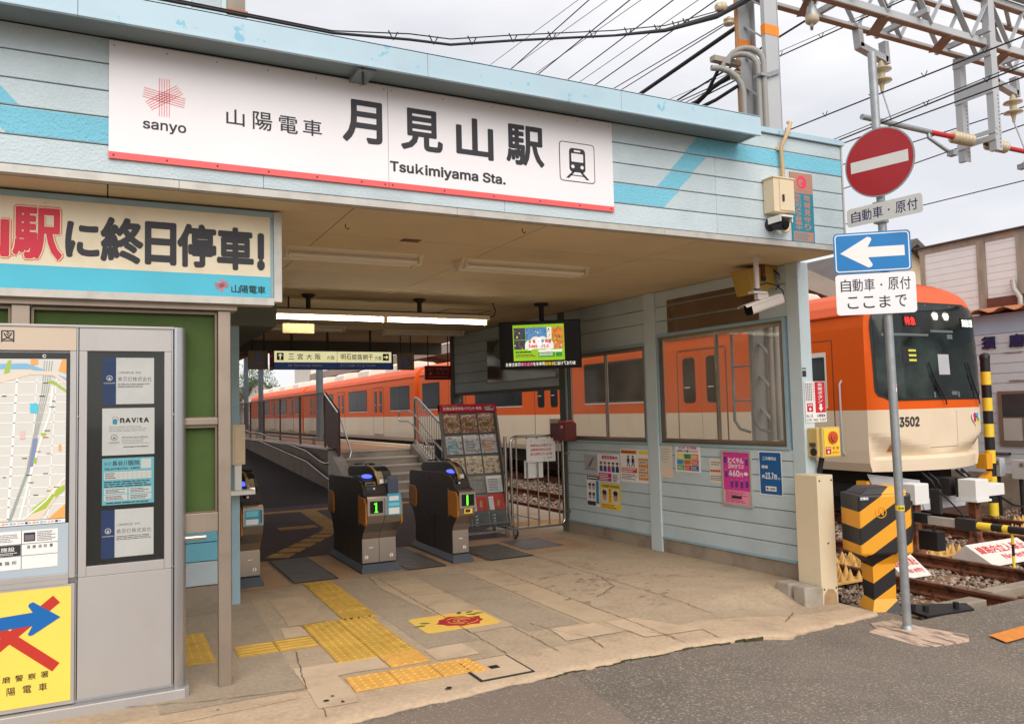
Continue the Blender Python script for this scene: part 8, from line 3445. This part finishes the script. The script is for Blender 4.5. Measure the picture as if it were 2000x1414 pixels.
        m.tube([(x0 + sx * .98, 6.82, 5.35), (x0 + sx * 1.0, 6.8, 5.28), (x0 + sx * .72, 6.75, 5.13), (x0 + sx * .62, 6.7, 5.08)], .026, 'galv', 8)
        m.box((x0 + sx * .66 - .05, 6.66, 5.05), (x0 + sx * .66 + .05, 6.76, 5.12), 'galv')
        m.build('steady_arm', c)
    # drop brackets and disc insulators
    for bx, lab in ((8.74, 'over the near track'), (11.6, 'over the far track')):
        c = thing('drop_bracket', 'stepped hanging bracket with a two disc insulator ' + lab, 'insulator bracket', (bx, 7.02, 6.6), 'insulator brackets under the gantry')
        m = MB()
        for a, b in (((bx, 6.72), (bx + .03, 6.42)), ((bx, 6.44), (bx + .52, 6.33)), ((bx + .50, 6.58), (bx + .52, 6.28))):
            m.bar((a[0], 7.02, a[1]), (b[0], 7.02, b[1]), .08, .10, 'gantry', up=(0, 1, 0))
        m.build('bracket', c)
        ix = bx + .40
        m = MB()
        m.lathe((ix, 7.0, 6.30), (0, 0, -1), [(0, .02), (.04, .04), (.09, .05), (.11, .125), (.13, .13), (.14, .05), (.24, .045), (.26, .125), (.28, .13), (.29, .05), (.34, .03), (.42, .02)], 'porcelain', 18)
        m.build('disc_insulator', c)
        m = MB()
        m.cyl((ix, 7.0, 5.88), (ix - .03, 6.85, 5.40), .010, 'galv', 6)
        m.build('hanger_rod', c)
    c = thing('bell_insulator', 'grey bell shaped insulator hanging from the gantry beside the lattice pole', 'insulator', (7.52, 6.66, 6.3))
    m = MB()
    m.lathe((7.52, 6.66, 6.72), (0, 0, -1), [(0, .012), (.12, .012), (.13, .03), (.17, .03), (.18, .05), (.28, .075), (.30, .08)], 'galv', 14)
    m.build('cap', c)
    m = MB()
    m.lathe((7.52, 6.66, 6.42), (0, 0, -1), [(0, .08), (.06, .082), (.08, .07), (.10, .04)], 'porcelain', 14)
    m.build('bell', c)
    m = MB()
    m.bar((7.52, 6.66, 6.33), (7.46, 6.62, 6.24), .03, .05, 'galv')
    m.build('wire_clamp', c)
gantry()

# ------------------------------------------------------------------ wires
def wires():
    lab1 = 'thin overhead wire slanting across the sky above the station roof'
    g1 = 'overhead wires above the station roof'
    ORD = ['first', 'second', 'third', 'fourth', 'fifth', 'sixth', 'seventh', 'eighth', 'ninth', 'tenth']
    cnt = {}
    def wire(x, p, q, r, label, group, ext0=-.15, ext1=1.2, sag=0, hang=0):
        a, b = Vector((x, p[0], p[1])), Vector((x, q[0], q[1]))
        P = []
        n = 8
        for i in range(n + 1):
            k = ext0 + (ext1 - ext0) * i / n
            P.append(a + (b - a) * k)
        m = MB()
        m.tube(P, r, 'wire', 5)
        o = m.build('overhead_wire', loc=a)
        cnt[group] = cnt.get(group, 0) + 1
        tag(o, label + ', ' + ORD[cnt[group] - 1] + (' from the left' if group == g1 else ' from the top'), 'wire', group)
        return P
    for n_, X, p, q, r in (('A', 8.0, (16.485, 9.901), (12.593, 9.585), .006), ('B', 8.0, (15.423, 9.377), (12.22, 9.405), .011), ('C', 8.0, (14.98, 9.359), (11.62, 9.116), .006), ('D', 8.0, (14.225, 8.777), (10.943, 8.791), .011),
                           ('E', 8.0, (14.356, 8.839), (10.626, 8.638), .006), ('F', 8.0, (13.051, 8.212), (9.789, 8.235), .010), ('G', 8.0, (12.627, 7.998), (9.201, 7.952), .006), ('H', 8.0, (12.105, 7.738), (8.811, 7.764), .010)):
        wire(X, p, q, r, lab1, g1, -14, 3)
    lab2 = 'cable running from the lattice pole down behind the station roof'
    g2 = 'cables at the lattice pole'
    for X, p, q, r in ((6.72, (9.65, 6.544), (7.131, 6.451), .007), (6.72, (9.469, 6.452), (7.133, 6.426), .007), (6.72, (9.003, 6.225), (7.034, 6.318), .028), (6.72, (8.054, 5.749), (7.13, 5.729), .006), (6.72, (7.924, 5.702), (7.133, 5.686), .009)):
        wire(X, p, q, r, lab2, g2, -10, 1.0)
    for k, P in enumerate(([(6.6, 6.95, 5.72), (6.5, 7.3, 5.62), (6.5, 7.7, 5.5), (6.5, 8.3, 5.42), (6.5, 12, 5.3)], [(6.62, 6.95, 5.55), (6.5, 7.25, 5.45), (6.5, 7.6, 5.46), (6.5, 8.3, 5.38), (6.5, 12, 5.25)], [(6.3, 6.88, 5.75), (6.42, 7.3, 5.55), (6.5, 8.0, 5.47), (6.5, 12, 5.35)])):
        m = MB()
        m.tube(P, .022 if k else .03, 'wire', 6)
        tag(m.build('drooping_cable', loc=P[0]), ['thickest', 'middle', 'lowest'][k] + ' drooping black cable left of the lattice pole', 'cable', 'drooping cables at the lattice pole')
    lab3 = 'overhead line wire over the tracks right of the lattice pole'
    g3 = 'overhead line wires over the tracks'
    for X, p, q, r in ((8.8, (8.398, 7.179), (7.324, 7.22), .016), (8.8, (8.411, 6.961), (6.432, 6.791), .005), (8.8, (8.415, 6.893), (6.617, 6.773), .010), (8.8, (8.345, 5.75), (4.971, 5.684), .010), (8.8, (7.557, 5.363), (5.348, 5.397), .006), (8.8, (7.499, 5.324), (5.801, 5.354), .010),
                       (8.8, (7.392, 5.262), (5.942, 5.252), .009), (12.4, (8.882, 6.243), (7.072, 6.201), .010), (12.4, (8.895, 5.87), (7.089, 5.929), .010), (12.4, (8.903, 5.114), (7.142, 5.083), .009)):
        P = wire(X, p, q, r, lab3, g3, -18, 3)
        if X < 9 and r == .010:
            for k in range(5):
                y = 8.4 - k * .75
                z = np.interp(y, [q[0], p[0]], [q[1], p[1]])
                m = MB()
                m.tube([(X, y - .04, z + .05), (X, y, z - .015), (X, y + .04, z + .05)], .006, 'wire', 5)
                tag(m.build('wire_clip', loc=(X, y, z)), 'small bent clip on an overhead line wire', 'wire clip', 'clips on the overhead wires')
    # messenger cable in front of the pole
    base = [(-3.5, 5.5), (-1, 5.22), (1.786, 5.20), (2.51, 5.278), (2.923, 5.307), (3.587, 5.474), (4.821, 5.765), (5.508, 5.957), (6.255, 6.274), (6.656, 6.523), (7.2, 6.9)]
    m = MB()
    m.tube([(x, 6.9, z) for x, z in base], [.013] * 7 + [.022, .034, .036, .036], 'wire', 7)
    tag(m.build('messenger_cable', loc=(3, 6.9, 5.3)), 'thick black cable sagging across the sky to the lattice pole', 'cable')
    m = MB()
    m.tube([(x, 6.9, z + (.055 if x > 1.9 else .02)) for x, z in base[:9]], .006, 'wire', 6)
    tag(m.build('messenger_wire', loc=(3, 6.9, 5.3)), 'thin support wire just above the sagging black cable', 'wire')
    for x in (2.35, 2.75, 3.15, 3.6, 4.05, 4.55, 5.0, 5.4, 5.65, 5.8):
        z = float(np.interp(x, [b[0] for b in base], [b[1] for b in base]))
        m = MB()
        m.tube([(x - .045, 6.9, z + .065), (x, 6.9, z - .018), (x + .045, 6.9, z + .065)], .007, 'wire', 5)
        tag(m.build('cable_hanger', loc=(x, 6.9, z)), 'small v shaped hanger on the sagging black cable', 'cable hanger', 'hangers on the sagging cable')
wires()

# ------------------------------------------------------------------ far mast and tree
def far_bits():
    t = thing('far_mast', 'distant overhead line mast beyond the fence', 'mast', (8.7, 62, 0))
    for x in (6.4, 15.2):
        m = MB()
        m.box((x - .12, 62, -.3), (x + .12, 62.24, 7.4), 'gantry')
        m.build('post', t)
    m = MB()
    m.box((6.4, 62.05, 6.7), (15.2, 62.2, 6.85), 'gantry')
    m.box((6.4, 62.05, 7.2), (15.2, 62.2, 7.3), 'gantry')
    m.build('beam', t)
    for k in range(10):
        m = MB()
        x = 6.5 + .87 * k
        m.bar((x, 62.1, 6.8), (x + .43, 62.1, 7.25), .05, .05, 'gantry')
        m.build('diagonal', t)
    pm('leaf', (74, 96, 44), .7, nz=.35, ns=1.2)
    pm('bark', (92, 76, 60), .9, nz=.15)
    def tree(x, y, h, r, lab, seed):
        q = random.Random(seed)
        t = thing('tree', lab, 'tree', (x, y, -.3))
        m = MB()
        m.tube([(x, y, -.3), (x + .1, y, h * .35), (x, y, h * .6)], [.28, .2, .1], 'bark', 8)
        for k in range(7):
            a = q.uniform(0, 6.28)
            m.tube([(x, y, h * q.uniform(.3, .5)), (x + r * .6 * math.cos(a), y + r * .6 * math.sin(a), h * q.uniform(.6, .8))], [.09, .03], 'bark', 5)
        m.build('trunk', t)
        m = MB()
        cl = [(q.gauss(0, .45) * r, q.gauss(0, .45) * r, h * .68 + q.gauss(0, .16) * h, q.uniform(.25, .5) * r) for k in range(22)]
        vs, fs = [], []
        for cx, cy, cz, cr in cl:
            for k in range(110):
                d = Vector((q.gauss(0, 1), q.gauss(0, 1), q.gauss(0, 1))).normalized() * cr * q.uniform(.6, 1.05)
                p = Vector((x + cx, y + cy, cz)) + d
                a = Vector((q.uniform(-1, 1), q.uniform(-1, 1), q.uniform(-1, 1))).normalized()
                b = a.orthogonal().normalized()
                s = q.uniform(.10, .2)
                i = len(vs)
                vs += [p - a * s, p + b * s * .5, p + a * s, p - b * s * .5]
                fs.append((i, i + 1, i + 2, i + 3))
        m.add(vs, fs, 'leaf')
        m.build('crown', t)
    tree(17.5, 118, 9.5, 3.2, 'round green tree far down the line left of the fence columns', 3)
    tree(20.8, 132, 8.5, 3.2, 'second far green tree beside the distant low house', 5)
far_bits()
